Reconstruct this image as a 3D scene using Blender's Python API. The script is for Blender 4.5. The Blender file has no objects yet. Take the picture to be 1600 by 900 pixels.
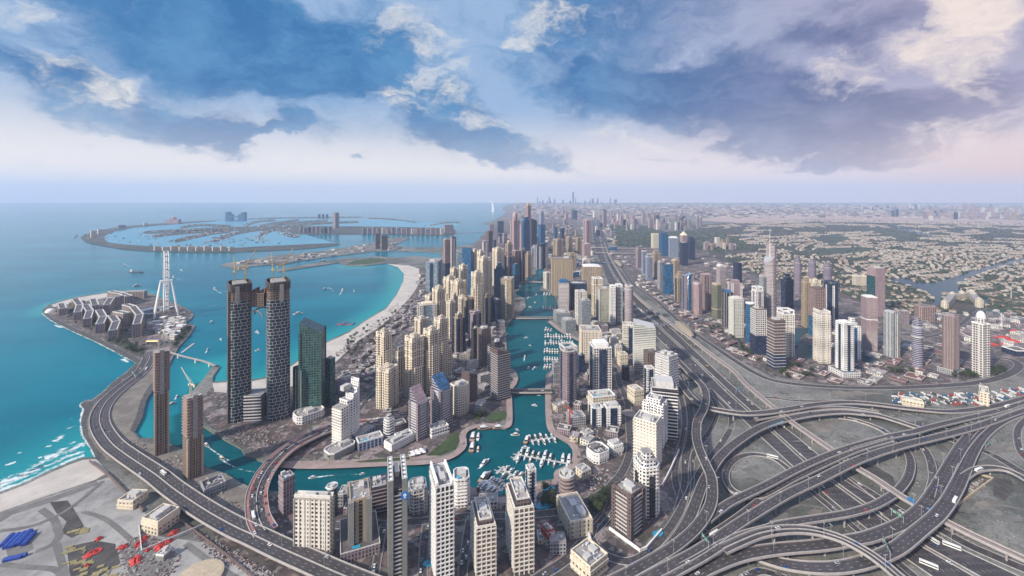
import bpy, math, random
from mathutils import Vector
from mathutils.geometry import tessellate_polygon
rnd = random.Random(11)
C = bpy.context.scene.collection
scene = bpy.context.scene
# ------------------------------------------------------------------ camera, sky, sun, exposure
FOC, EYE, CAMZ, GZ = 680.0, 306.0, 400.0, 3.0      # photo pixels (1600 wide), eye level row, camera height, ground height
cam_d = bpy.data.cameras.new('camera'); cam = bpy.data.objects.new('camera', cam_d); C.objects.link(cam)
cam.location = (0, 0, CAMZ); cam.rotation_euler = (math.pi/2, 0, 0)
cam_d.sensor_width = 36.0; cam_d.lens = FOC/1600*36.0; cam_d.shift_y = -(450-EYE)/1600.0
cam_d.clip_start = 1.0; cam_d.clip_end = 120000.0
scene.camera = cam
SUN_EL, SUN_AZ = math.radians(32), math.radians(-128)   # azimuth clockwise from +Y (view direction)
sun_d = bpy.data.lights.new('sun', 'SUN'); sun = bpy.data.objects.new('sun', sun_d); C.objects.link(sun)
sun_d.energy = 4.8; sun_d.angle = math.radians(3); sun_d.color = (1.0, 0.90, 0.77)
sv = Vector((math.sin(SUN_AZ)*math.cos(SUN_EL), math.cos(SUN_AZ)*math.cos(SUN_EL), math.sin(SUN_EL)))
sun.rotation_euler = sv.to_track_quat('Z', 'Y').to_euler()
scene.view_settings.view_transform = 'Standard'; scene.view_settings.look = 'None'
scene.view_settings.gamma = 1.0; scene.view_settings.use_curve_mapping = False
scene.view_settings.exposure = 0.36
cy = scene.cycles
cy.max_bounces = 5; cy.diffuse_bounces = 2; cy.glossy_bounces = 2; cy.transmission_bounces = 2
cy.volume_bounces = 1; cy.transparent_max_bounces = 6; cy.caustics_reflective = False; cy.caustics_refractive = False
cy.use_denoising = True

class NT:
    """small helper round a node tree"""
    def __init__(s, tree): s.t = tree; s.n = tree.nodes; s.l = tree.links
    def node(s, typ, **kw):
        n = s.n.new(typ)
        for k, v in kw.items(): setattr(n, k, v)
        return n
    def put(s, sock, v):
        if hasattr(v, 'is_output') or hasattr(v, 'links') and hasattr(v, 'node'): s.l.new(v, sock)
        elif v is not None:
            try: sock.default_value = v
            except Exception: sock.default_value = tuple(v) + (1.0,)
    def m(s, op, a, b=None, c=None, clamp=False):
        n = s.n.new('ShaderNodeMath'); n.operation = op; n.use_clamp = clamp
        for i, v in enumerate((a, b, c)):
            if v is not None: s.put(n.inputs[i], v)
        return n.outputs[0]
    def mix(s, f, a, b, mode='MIX'):
        n = s.n.new('ShaderNodeMix'); n.data_type = 'RGBA'; n.blend_type = mode; n.clamp_factor = True
        s.put(n.inputs[0], f)
        for i, v in ((6, a), (7, b)):
            if isinstance(v, (tuple, list)): n.inputs[i].default_value = tuple(v)[:3] + (1.0,)
            else: s.l.new(v, n.inputs[i])
        return n.outputs[2]
    def noise(s, vec, scale, detail=4, rough=.55, dim='3D', out=0):
        n = s.n.new('ShaderNodeTexNoise'); n.noise_dimensions = dim
        if vec is not None: s.l.new(vec, n.inputs['Vector'])
        n.inputs['Scale'].default_value = scale; n.inputs['Detail'].default_value = detail; n.inputs['Roughness'].default_value = rough
        return n.outputs[out]
    def ramp(s, f, stops, interp='LINEAR'):
        n = s.n.new('ShaderNodeValToRGB'); s.l.new(f, n.inputs[0]); r = n.color_ramp; r.interpolation = interp
        while len(r.elements) < len(stops): r.elements.new(0.5)
        for e, (p, c) in zip(r.elements, stops):
            e.position = p; e.color = (c, c, c, 1) if isinstance(c, (int, float)) else tuple(c)[:3] + (1,)
        return n.outputs[0]
    def mapr(s, v, a, b, c=0.0, d=1.0):
        n = s.n.new('ShaderNodeMapRange'); n.interpolation_type = 'SMOOTHSTEP'
        s.put(n.inputs[0], v)
        for i, x in enumerate((a, b, c, d)): n.inputs[i+1].default_value = x
        return n.outputs[0]
    def mapping(s, vec, loc=(0, 0, 0), rot=(0, 0, 0), sc=(1, 1, 1), typ='POINT'):
        n = s.n.new('ShaderNodeMapping'); n.vector_type = typ; s.l.new(vec, n.inputs[0])
        n.inputs[1].default_value = loc; n.inputs[2].default_value = rot; n.inputs[3].default_value = sc
        return n.outputs[0]

# ---- the sky: Nishita air above the horizon with banks of broken cloud placed by azimuth and elevation
world = bpy.data.worlds.new('World'); scene.world = world; world.use_nodes = True
w = NT(world.node_tree); w.n.clear()
tc = w.node('ShaderNodeTexCoord').outputs['Generated']
sx = w.node('ShaderNodeSeparateXYZ'); w.l.new(tc, sx.inputs[0])
X, Y, Z = sx.outputs
az = w.m('ARCTAN2', X, Y); el = w.m('ARCSINE', Z)
ae = w.node('ShaderNodeCombineXYZ'); w.l.new(az, ae.inputs[0]); w.l.new(el, ae.inputs[1]); ae = ae.outputs[0]
def azel(px, py):
    a = math.atan((px-800)/FOC); return a, math.atan((EYE-py)/FOC*math.cos(a))
wob = w.noise(w.mapping(ae, sc=(1, 1.7, 1)), 5.0, 5, .6, out=1)
wv = w.node('ShaderNodeVectorMath', operation='SUBTRACT'); w.l.new(wob, wv.inputs[0]); wv.inputs[1].default_value = (.5, .5, .5)
ws = w.node('ShaderNodeVectorMath', operation='SCALE'); w.l.new(wv.outputs[0], ws.inputs[0]); ws.inputs['Scale'].default_value = .17
wa = w.node('ShaderNodeVectorMath', operation='ADD'); w.l.new(ae, wa.inputs[0]); w.l.new(ws.outputs[0], wa.inputs[1])
aew = wa.outputs[0]
def blobs(lst, start=0.0):
    acc = start
    for px, py, rx, ry, rot, wt in lst:
        a, e = azel(px, py)
        k = 1/FOC
        n = w.node('ShaderNodeTexGradient', gradient_type='SPHERICAL')
        ca = math.cos(a)
        w.l.new(w.mapping(aew, (a, e, 0), (0, 0, math.radians(rot)), (rx*k*ca*ca, ry*k*ca, 1), 'TEXTURE'), n.inputs[0])
        g = w.mapr(n.outputs[1], .0, .55)
        acc = w.m('MULTIPLY_ADD', g, wt, acc)
    return acc
DARK = [(330, 40, 330, 120, -8, 1.15), (520, 75, 230, 85, 12, .9), (200, 170, 260, 62, -14, .95), (330, 195, 120, 34, -4, .5), (60, 90, 120, 60, 0, .5),
        (980, 60, 240, 120, -25, .8), (1120, 170, 330, 75, -14, 1.0), (1350, 200, 320, 58, -10, .8), (700, 190, 170, 75, -28, .75), (760, 228, 200, 34, -8, .55),
        (470, 205, 90, 28, 0, .5), (1560, 130, 130, 70, 0, .3), (30, 258, 70, 20, 0, .45), (900, 262, 190, 20, -4, .35), (1200, 238, 260, 26, -4, .45), (560, 250, 120, 14, 0, .2), (1330, 30, 170, 70, 0, .6), (1250, 110, 200, 80, -10, .4), (880, 130, 170, 60, -25, .5), (50, 212, 40, 10, 0, .7), (140, 230, 30, 9, -8, .7), (268, 254, 60, 9, 0, .6), (425, 207, 90, 16, 5, .7), (470, 190, 40, 20, 0, .5), (540, 244, 60, 10, 8, .6), (1040, 255, 90, 10, 0, .5), (1320, 252, 160, 12, 0, .5), (1500, 160, 160, 40, 0, .45), (420, 120, 260, 60, 0, .4)]
LITE = [(130, 130, 130, 50, 0, .8), (650, 90, 120, 110, 35, .55), (840, 45, 110, 36, 12, .6), (1500, 60, 120, 150, 10, .85), (1340, 120, 130, 50, 20, .5), (760, 195, 110, 40, -30, .55), (1500, 215, 110, 70, 0, .8), (1060, 250, 200, 22, -10, .4), (420, 265, 340, 46, 0, .4), (60, 30, 70, 30, 0, .5), (640, 150, 50, 60, 20, .4), (980, 215, 120, 25, -12, .45)]
fine = w.noise(w.mapping(aew, sc=(1, 1.9, 1)), 6.5, 9, .62)
bil = w.noise(w.mapping(aew, (7, 1, 3), sc=(1, 1.6, 1)), 15.0, 10, .66)
fine2 = w.noise(w.mapping(aew, (4, 2, 1), sc=(1, 2.4, 1)), 2.6, 6, .55)
dk = w.m('ADD', blobs(DARK), w.m('MULTIPLY_ADD', fine, 1.9, -.95))
dk = w.m('ADD', dk, w.m('MULTIPLY_ADD', fine2, 1.3, -.65))
dk = w.m('ADD', dk, w.m('MULTIPLY_ADD', bil, 1.5, -.75))
lt = w.m('ADD', blobs(LITE), w.m('MULTIPLY_ADD', fine, -1.3, .58))
lt = w.m('ADD', lt, w.m('MULTIPLY_ADD', bil, -1.6, .8))
nish = w.node('ShaderNodeTexSky', sky_type='NISHITA'); nish.sun_disc = False; nish.sun_elevation = SUN_EL; nish.sun_rotation = SUN_AZ
nish.air_density = 1.0; nish.dust_density = 3.0; nish.ozone_density = 2.0
right = w.mapr(az, -.05, .85)
# lit thin cloud and dark cloud bases, bluer over the sea (left), mauve over the land (right)
thin = w.mix(right, (.34, .50, .75), (.45, .42, .57))
base = w.mix(right, (.014, .16, .42), (.11, .12, .27))
base = w.mix(w.mapr(fine, .35, .7), base, w.mix(right, (.09, .30, .58), (.27, .245, .40)))
glow = w.mix(right, (.92, .87, .80), (1.0, .84, .75))
cl = w.mix(w.mapr(dk, .0, 1.12), thin, base)
cl = w.mix(w.m('MULTIPLY', w.mapr(lt, .2, 1.15), w.mapr(dk, 1.3, .45)), cl, glow)
low = w.m('MULTIPLY', w.mapr(el, .04, .21, 1.0, 0.0), w.mapr(dk, 1.25, .45, .35, 1.0))
cl = w.mix(w.m('MULTIPLY', low, .95), cl, w.mix(w.mapr(az, -.2, .85), (1.08, .99, .92), (.98, .82, .84)))
cl = w.mix(w.mapr(el, -.01, .055, .8, 0.0), cl, w.mix(w.mapr(az, -.7, .95), (.74, .80, .90), (.80, .68, .74)))
cl = w.mix(w.m('MULTIPLY', w.mapr(az, .60, .88), w.mapr(el, .0, .13, .9, 0)), cl, (1.0, .66, .54))
# overhead (out of the picture) the overcast is brighter, as an overcast zenith is
zen = w.mapr(el, .46, 1.1, 1.0, 1.6)
clz = w.mix(1.0, cl, zen, 'MULTIPLY')
sc10 = w.node('ShaderNodeVectorMath', operation='SCALE'); w.l.new(clz, sc10.inputs[0]); sc10.inputs['Scale'].default_value = 7.6
col = w.mix(.93, nish.outputs[0], sc10.outputs[0])
bg = w.node('ShaderNodeBackground'); w.l.new(col, bg.inputs[0]); bg.inputs[1].default_value = 0.1
wo = w.node('ShaderNodeOutputWorld'); w.l.new(bg.outputs[0], wo.inputs[0])
world.cycles.sampling_method = 'MANUAL'; world.cycles.sample_map_resolution = 512

# ------------------------------------------------------------------ helpers
def G(px, py, z=GZ):
    D = FOC*(CAMZ-z)/(py-EYE); return Vector(((px-800)/FOC*D, D, z))
def tag(o, label=None, cat=None, group=None, kind=None):
    if label: o['label'] = label
    if cat: o['category'] = cat
    if group: o['group'] = group
    if kind: o['kind'] = kind
    return o
def empty(name, loc=(0, 0, 0), rz=0.0):
    o = bpy.data.objects.new(name, None); C.objects.link(o); o.location = loc; o.rotation_euler = (0, 0, rz); o.empty_display_size = 1
    return o
def inst(mesh, name, parent=None, loc=(0, 0, 0), rz=0.0, sc=1.0):
    o = bpy.data.objects.new(name, mesh); C.objects.link(o)
    if parent: o.parent = parent
    o.location = loc; o.rotation_euler = (0, 0, rz); o.scale = (sc, sc, sc) if not isinstance(sc, tuple) else sc
    return o
def copy_tree(src, loc, rz):
    r = src.copy(); C.objects.link(r); r.location = loc; r.rotation_euler = (0, 0, rz)
    for ch in src.children:
        c = ch.copy(); C.objects.link(c); c.parent = r
        for g in ch.children:
            d = g.copy(); C.objects.link(d); d.parent = c
    return r
class MB:
    """collects faces, builds ONE mesh object"""
    def __init__(s): s.v = []; s.f = []; s.uv = []; s.mi = []
    def poly(s, pts, uvs=None, m=0):
        i = len(s.v); s.v += [tuple(p) for p in pts]; s.f.append(list(range(i, i+len(pts))))
        s.uv += uvs if uvs else [(p[0], p[1]) for p in pts]; s.mi.append(m)
    def prism(s, poly, z0, z1, top=True, m=0, mt=None, bottom=False, v0=None, taper=1.0, off=(0, 0)):
        n = len(poly); u = 0.0; v0 = z0 if v0 is None else v0
        tp = [((x)*taper+off[0], (y)*taper+off[1]) for x, y in poly]
        for i in range(n):
            a, b = poly[i], poly[(i+1) % n]; ta, tb = tp[i], tp[(i+1) % n]
            L = math.hypot(b[0]-a[0], b[1]-a[1])
            s.poly([(a[0], a[1], z0), (b[0], b[1], z0), (tb[0], tb[1], z1), (ta[0], ta[1], z1)], [(u, z0-v0), (u+L, z0-v0), (u+L, z1-v0), (u, z1-v0)], m)
            u += L
        if top: s.cap(tp, z1, m if mt is None else mt)
        if bottom: s.cap(list(reversed(poly)), z0, m)
    def cap(s, poly, z, m=0):
        if len(poly) <= 4: s.poly([(x, y, z) for x, y in poly], None, m); return
        P = [Vector((x, y, 0)) for x, y in poly]
        for t in tessellate_polygon([P]):
            a, b, c = [P[i] for i in t]
            if (b-a).cross(c-a).z < 0: t = (t[0], t[2], t[1])
            s.poly([(poly[i][0], poly[i][1], z) for i in t], None, m)
    def box(s, x, y, z0, z1, wx, wy, rot=0.0, m=0, mt=None):
        c, q = math.cos(rot), math.sin(rot)
        s.prism([(x+c*a-q*b, y+q*a+c*b) for a, b in ((-wx/2, -wy/2), (wx/2, -wy/2), (wx/2, wy/2), (-wx/2, wy/2))], z0, z1, True, m, mt)
    def ring(s, poly, z0, z1, t, m=0):
        inn = inset(poly, t); n = len(poly)
        for i in range(n):
            j = (i+1) % n; a, b, c, d = poly[i], poly[j], inn[j], inn[i]
            s.poly([(*a, z0), (*b, z0), (*b, z1), (*a, z1)], None, m)
            s.poly([(*c, z0), (*d, z0), (*d, z1), (*c, z1)], None, m)
            s.poly([(*a, z1), (*b, z1), (*c, z1), (*d, z1)], None, m)
    def bar(s, p, q, r, n=6, r2=None, m=0):
        p, q = Vector(p), Vector(q); d = (q-p).normalized(); a = d.orthogonal().normalized(); b = d.cross(a); r2 = r if r2 is None else r2
        A = [p+(a*math.cos(t)+b*math.sin(t))*r for t in [2*math.pi*k/n for k in range(n)]]
        B = [q+(a*math.cos(t)+b*math.sin(t))*r2 for t in [2*math.pi*k/n for k in range(n)]]
        for k in range(n):
            j = (k+1) % n; s.poly([A[k], A[j], B[j], B[k]], None, m)
        s.poly(B, None, m)
    def lathe(s, prof, n=20, x=0, y=0, m=0, sx=1.0, sy=1.0):
        for (r0, z0), (r1, z1) in zip(prof, prof[1:]):
            for k in range(n):
                a, b = 2*math.pi*k/n, 2*math.pi*(k+1)/n
                P = [(x+sx*r0*math.cos(a), y+sy*r0*math.sin(a), z0), (x+sx*r0*math.cos(b), y+sy*r0*math.sin(b), z0), (x+sx*r1*math.cos(b), y+sy*r1*math.sin(b), z1), (x+sx*r1*math.cos(a), y+sy*r1*math.sin(a), z1)]
                U = [(r0*a, z0), (r0*b, z0), (r0*b, z1), (r0*a, z1)]
                if r1 < 1e-6: P, U = P[:3], U[:3]
                elif r0 < 1e-6: P, U = [P[0], P[2], P[3]], [U[0], U[2], U[3]]
                s.poly(P, U, m)
    def mesh(s, name, mats):
        me = bpy.data.meshes.new(name); me.from_pydata(s.v, [], s.f)
        uv = me.uv_layers.new(name='UVMap'); uv.data.foreach_set('uv', [c for p in s.uv for c in p])
        for mt in (mats if isinstance(mats, (list, tuple)) else [mats]): me.materials.append(mt)
        if any(s.mi): me.polygons.foreach_set('material_index', s.mi)
        me.update(); return me
    def build(s, name, mats, parent=None, loc=(0, 0, 0), rz=0.0):
        return inst(s.mesh(name, mats), name, parent, loc, rz)
def inset(poly, t):
    n = len(poly); out = []
    ar = sum(poly[i][0]*poly[(i+1) % n][1]-poly[(i+1) % n][0]*poly[i][1] for i in range(n)); sg = 1 if ar > 0 else -1
    for i in range(n):
        p, c, q = poly[i-1], poly[i], poly[(i+1) % n]
        d1 = Vector((c[0]-p[0], c[1]-p[1])); d2 = Vector((q[0]-c[0], q[1]-c[1]))
        if d1.length < 1e-6 or d2.length < 1e-6: out.append(c); continue
        d1.normalize(); d2.normalize()
        n1 = Vector((-d1.y, d1.x))*sg; n2 = Vector((-d2.y, d2.x))*sg; b = n1+n2
        k = b.length_squared
        if k < .15: b = n1*t
        else: b = b*(2*t/k)
        out.append((c[0]+b.x, c[1]+b.y))
    return out
def ccw(poly):
    ar = sum(poly[i][0]*poly[(i+1) % len(poly)][1]-poly[(i+1) % len(poly)][0]*poly[i][1] for i in range(len(poly)))
    return poly if ar > 0 else list(reversed(poly))
def smooth(pts, n=6):
    """Catmull-Rom through tuples of any size"""
    out = []; P = [pts[0]]+list(pts)+[pts[-1]]
    for i in range(1, len(P)-2):
        for k in range(n):
            t = k/n
            out.append(tuple(.5*((2*b)+(-a+c)*t+(2*a-5*b+4*c-d)*t*t+(-a+3*b-3*c+d)*t**3) for a, b, c, d in zip(P[i-1], P[i], P[i+1], P[i+2])))
    out.append(tuple(pts[-1])); return out
def pip(x, y, poly):
    ins = False; n = len(poly); j = n-1
    for i in range(n):
        xi, yi = poly[i][0], poly[i][1]; xj, yj = poly[j][0], poly[j][1]
        if (yi > y) != (yj > y) and x < (xj-xi)*(y-yi)/(yj-yi)+xi: ins = not ins
        j = i
    return ins

# ------------------------------------------------------------------ materials
def principled(name, col=(.5, .5, .5), rough=.8, metal=0.0, spec=.5):
    mt = bpy.data.materials.new(name); mt.use_nodes = True; t = NT(mt.node_tree); b = t.n['Principled BSDF']
    b.inputs['Base Color'].default_value = tuple(col)+(1,); b.inputs['Roughness'].default_value = rough
    b.inputs['Metallic'].default_value = metal; b.inputs['Specular IOR Level'].default_value = spec
    return mt, t, b
_cache = {}
def plain(name, col, rough=.8, metal=0.0, var=.18, scale=.25):
    """paint, concrete or metal with soft uneven tone"""
    if name in _cache: return _cache[name]
    mt, t, b = principled(name, col, rough, metal)
    o = t.node('ShaderNodeTexCoord').outputs['Object']
    nz = t.noise(o, scale, 5, .65)
    t.l.new(t.mix(t.mapr(nz, .3, .75), tuple(c*(1-var) for c in col), tuple(min(1, c*(1+var*.6)) for c in col)), b.inputs['Base Color'])
    _cache[name] = mt; return mt
def facade(name, wall, glass, bay=3.6, floor=4.2, ww=.55, wh=.5, rough=.75, grough=.12, gvar=.6, sill=.5, gmet=0.0):
    """wall with a grid of window panes set out in metres along the wall (u) and up it (v)"""
    if name in _cache: return _cache[name]
    mt, t, b = principled(name, wall, rough)
    uv = t.node('ShaderNodeUVMap').outputs[0]
    s = t.node('ShaderNodeSeparateXYZ'); t.l.new(uv, s.inputs[0])
    U = t.m('DIVIDE', s.outputs[0], bay); V = t.m('DIVIDE', s.outputs[1], floor)
    fu, fv = t.m('FRACT', U), t.m('FRACT', V)
    mu = t.m('LESS_THAN', t.m('ABSOLUTE', t.m('SUBTRACT', fu, .5)), ww/2)
    mv = t.m('LESS_THAN', t.m('ABSOLUTE', t.m('SUBTRACT', fv, sill)), wh/2)
    mask = t.m('MULTIPLY', mu, mv)
    cell = t.node('ShaderNodeCombineXYZ'); t.l.new(t.m('FLOOR', U), cell.inputs[0]); t.l.new(t.m('FLOOR', V), cell.inputs[1])
    wn = t.node('ShaderNodeTexWhiteNoise', noise_dimensions='2D'); t.l.new(cell.outputs[0], wn.inputs['Vector'])
    g = t.mix(t.m('POWER', wn.outputs[0], 2.0), tuple(c*(1-gvar*.5) for c in glass), tuple(min(.8, c*(1+gvar*1.6)+.03*gvar) for c in glass))
    o = t.node('ShaderNodeTexCoord').outputs['Object']
    st = t.noise(t.mapping(o, sc=(.35, .35, .035)), 1.0, 5, .65)
    wl = t.mix(t.mapr(st, .35, .72), tuple(c*.84 for c in wall), tuple(min(.9, c*1.08) for c in wall))
    t.l.new(t.mix(mask, wl, g), b.inputs['Base Color'])
    t.l.new(t.m('MULTIPLY_ADD', mask, grough-rough, rough), b.inputs['Roughness'])
    if gmet: t.l.new(t.m('MULTIPLY', mask, gmet), b.inputs['Metallic'])
    bp = t.node('ShaderNodeBump'); bp.inputs['Strength'].default_value = .6; bp.inputs['Distance'].default_value = .5
    t.l.new(t.m('SUBTRACT', 1.0, mask), bp.inputs['Height']); t.l.new(bp.outputs[0], b.inputs['Normal'])
    _cache[name] = mt; return mt
# ------------------------------------------------------------------ water, ground, beaches
FAR = 25200.0
# coast and canal banks in photo pixels, waterline followed round from the bottom left
COAST = [(-420, 905), (-150, 832), (0, 772), (40, 757), (75, 740), (110, 725), (130, 718), (150, 717), (143, 700), (130, 680), (127, 657), (132, 640), (126, 633), (134, 627), (143, 627), (163, 612), (177, 598), (197, 583), (213, 568),
 (197, 558), (157, 537), (120, 520), (83, 502), (67, 490), (66, 486), (72, 480), (80, 476), (110, 467), (150, 460), (187, 455), (213, 455), (240, 460), (253, 467), (283, 478), (298, 487), (303, 494), (297, 501), (290, 505), (305, 510), (298, 523), (280, 543), (270, 560), (265, 571), (258, 585),
 (239, 610), (228, 628), (223, 652), (210, 677), (219, 687), (239, 687), (265, 696), (283, 703), (318, 732), (353, 743), (377, 758), (390, 763), (420, 770), (437, 772), (543, 773), (667, 770), (710, 766), (740, 764), (758, 771), (773, 778), (790, 776), (835, 756), (866, 751), (868, 738), (892, 726), (896, 705), (887, 694), (868, 683), (857, 674), (854, 661),
 (853, 633), (853, 617), (852, 598), (853, 587), (862, 579), (880, 570), (903, 545), (904, 530), (880, 516), (858, 501), (868, 493), (872, 483), (870, 470), (862, 457), (843, 454), (848, 444), (847, 427), (852, 418), (846, 416),
 (838, 424), (838, 429), (824, 433), (822, 440), (813, 447), (815, 452), (806, 457), (807, 462), (820, 467), (822, 482), (817, 486), (815, 492), (800, 500), (790, 515), (792, 545), (797, 575), (806, 582), (810, 592), (806, 603), (800, 612), (800, 655), (797, 663), (790, 672), (767, 668), (740, 671), (728, 678), (728, 697), (720, 710), (700, 720), (667, 726), (600, 729), (533, 732), (483, 733), (440, 730), (410, 723), (395, 718), (383, 715),
 (377, 703), (353, 690), (330, 676), (317, 667), (300, 655), (289, 640), (289, 628), (300, 614), (318, 594), (335, 571), (343, 575), (333, 590), (332, 599), (355, 597), (385, 597), (420, 590), (455, 572), (467, 563), (507, 537), (547, 518), (573, 500), (603, 482), (620, 460), (630, 440), (631, 428), (622, 418), (605, 412), (570, 416), (545, 416), (538, 414.5), (530, 411), (437, 425), (430, 422.5), (527, 406), (545, 403.5), (560, 404),
 (587, 401), (620, 403), (650, 400.5), (690, 404), (688, 396), (663, 394), (620, 392.5), (587, 393), (560, 396), (542, 398.5), (520, 401), (497, 404), (470, 408), (448, 413), (390, 417), (383, 422), (367, 422), (346, 415), (352, 412), (389, 406), (430, 400), (467, 397), (497, 394), (520, 390), (562, 383.5), (584, 380), (605, 373), (635, 370), (640, 372.5), (615, 384), (640, 387), (692, 387),
 (730, 384), (740, 382), (749, 374), (752, 368), (757, 365), (764, 359), (765, 353), (752, 348.5), (765, 347), (780, 340), (791, 332), (785, 326), (790, 321), (800, 318)]
def px_poly(pts, z): return [tuple(G(x, y, z)[:2]) for x, y in pts]
coast_xy = px_poly(COAST, 0.0)
land_poly = coast_xy + [(350, FAR), (40000, FAR), (40000, -2500), (-1400, -2500), (-1400, 380)]
wm, t, b = principled('sea water', (.01, .15, .19), .16)
geo = t.node('ShaderNodeNewGeometry').outputs['Position']
swell = t.noise(t.mapping(geo, rot=(0, 0, .6), sc=(1/55, 1/18, 1)), 1.0, 6, .6)
chop = t.noise(t.mapping(geo, rot=(0, 0, .4), sc=(1/9, 1/4, 1)), 1.0, 4, .6)
patch = t.noise(t.mapping(geo, sc=(1/900, 1/420, 1)), 1.0, 4, .6)
at = t.node('ShaderNodeAttribute', attribute_name='shore').outputs['Fac']
sea_c = t.mix(t.mapr(patch, .3, .7), (.000, .108, .158), (.000, .168, .228))
sea_c = t.mix(t.mapr(at, .0, 1.0), sea_c, (.012, .25, .27))
cav = t.node('ShaderNodeAttribute', attribute_name='canal').outputs['Fac']
sea_c = t.mix(cav, sea_c, t.mix(t.mapr(swell, .3, .7), (.000, .070, .090), (.001, .090, .110)))
cap = t.mapr(t.noise(t.mapping(geo, rot=(0, 0, .5), sc=(1/26, 1/9, 1)), 1.0, 3, .5), .765, .81)
sea_c = t.mix(t.m('MULTIPLY', cap, t.m('SUBTRACT', 1.0, cav)), sea_c, (.45, .6, .62))
t.l.new(sea_c, b.inputs['Base Color'])
bp = t.node('ShaderNodeBump'); bp.inputs['Strength'].default_value = .55; bp.inputs['Distance'].default_value = 1.6
hs = t.m('ADD', t.m('MULTIPLY', swell, 1.0), t.m('MULTIPLY', chop, .35)); t.l.new(hs, bp.inputs['Height']); t.l.new(bp.outputs[0], b.inputs['Normal'])
b.inputs['Specular IOR Level'].default_value = .4; b.inputs['IOR'].default_value = 1.12
# a grid that gets coarser with distance, carrying how shallow the water is
ys = [-1500, 0, 200, 300, 360] + [FOC*CAMZ/k for k in [590-6*i for i in range(94)]] + [10500, 13000, 17000, 21000, FAR]
ys = sorted(set(ys))
me_v = []; me_f = []; sh = []; can = []
def seg_d(p, a, b):
    ax, ay = a; bx, by = b; dx, dy = bx-ax, by-ay; L = dx*dx+dy*dy
    tt = max(0, min(1, ((p[0]-ax)*dx+(p[1]-ay)*dy)/L)) if L > 0 else 0
    return math.hypot(p[0]-ax-tt*dx, p[1]-ay-tt*dy)
NXW = 110
beach_i = [(0, 8), (129, 141)]
bseg = []
for i in range(len(COAST)-1):
    x0, y0 = COAST[i]
    if i < 8: bseg.append((coast_xy[i], coast_xy[i+1], 190))
    elif 455 <= y0 <= 500 and x0 < 250: bseg.append((coast_xy[i], coast_xy[i+1], 60))
    elif 330 < x0 < 632 and 411 < y0 < 600 and (x0 > 540 or y0 > 470) : bseg.append((coast_xy[i], coast_xy[i+1], 110))
for j, yy in enumerate(ys):
    half = max(900, yy*1.35)
    for i in range(NXW+1):
        x = -half + (half*1.75)*i/NXW
        me_v.append((x, yy, 0.0))
        s_ = 0.0
        if yy < 4000:
            for a_, b_, rad in bseg:
                d_ = seg_d((x, yy), a_, b_)
                if d_ < rad: s_ = max(s_, 1-d_/rad)
        sh.append(s_)
        py = EYE+FOC*CAMZ/max(yy, 1); px = 800+FOC*x/max(yy, 1)
        c_ = 1.0 if (yy > 0 and px > 235 and py > 600+max(0, (px-560))*-.0 and px > 300-(py-600)*.5) or (px > 640 and py > 425) else 0.0
        can.append(c_)
for j in range(len(ys)-1):
    for i in range(NXW):
        a = j*(NXW+1)+i; me_f.append((a, a+1, a+NXW+2, a+NXW+1))
me = bpy.data.meshes.new('water'); me.from_pydata(me_v, [], me_f)
for nm, dat in (('shore', sh), ('canal', can)):
    att = me.attributes.new(nm, 'FLOAT', 'POINT'); att.data.foreach_set('value', dat)
me.materials.append(wm); tag(inst(me, 'water'), kind='structure')

# ground
gm, t, b = principled('ground', (.2, .2, .2), .95)
geo = t.node('ShaderNodeNewGeometry').outputs['Position']
big = t.noise(t.mapping(geo, sc=(1/160, 1/160, 1)), 1.0, 6, .62)
mid = t.noise(t.mapping(geo, (9, 3, 0), sc=(1/28, 1/28, 1)), 1.0, 7, .68)
sml = t.noise(t.mapping(geo, sc=(1/4, 1/4, 1)), 1.0, 4, .6)
g0 = t.mix(t.mapr(big, .40, .58), (.085, .090, .078), (.20, .197, .18))
g0 = t.mix(t.m('MULTIPLY', t.mapr(mid, .5, .70), .8), g0, (.050, .050, .047))
g0 = t.mix(t.m('MULTIPLY', t.mapr(mid, .45, .30), .7), g0, (.29, .28, .26))
g0 = t.mix(t.m('MULTIPLY', t.mapr(sml, .42, .72), .65), g0, (.055, .055, .052))
spk = t.node('ShaderNodeTexVoronoi'); t.l.new(t.mapping(geo, sc=(1/3.2, 1/3.2, 1)), spk.inputs['Vector']); spk.inputs['Scale'].default_value = 1
dens = t.noise(t.mapping(geo, (3, 8, 0), sc=(1/45, 1/45, 1)), 1.0, 4, .6)
g0 = t.mix(t.m('MULTIPLY', t.m('LESS_THAN', spk.outputs['Distance'], .26), t.mapr(dens, .50, .66)), g0, (.38, .37, .34))
g0 = t.mix(t.m('MULTIPLY', t.m('GREATER_THAN', spk.outputs['Distance'], .72), t.mapr(dens, .48, .34)), g0, (.025, .03, .02))
t.l.new(g0, b.inputs['Base Color'])
mb = MB(); lp = ccw(land_poly)
P3 = [Vector((x, y, 0)) for x, y in lp]
for tr in tessellate_polygon([P3]):
    a, b_, c_ = [P3[i] for i in tr]
    if (b_-a).cross(c_-a).z < 0: tr = (tr[0], tr[2], tr[1])
    mb.poly([(lp[i][0], lp[i][1], GZ) for i in tr])
for i in range(len(lp)):
    a, c_ = lp[i], lp[(i+1) % len(lp)]
    mb.poly([(*a, -4), (*c_, -4), (*c_, GZ), (*a, GZ)])
tag(mb.build('ground', gm), kind='structure')

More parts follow.
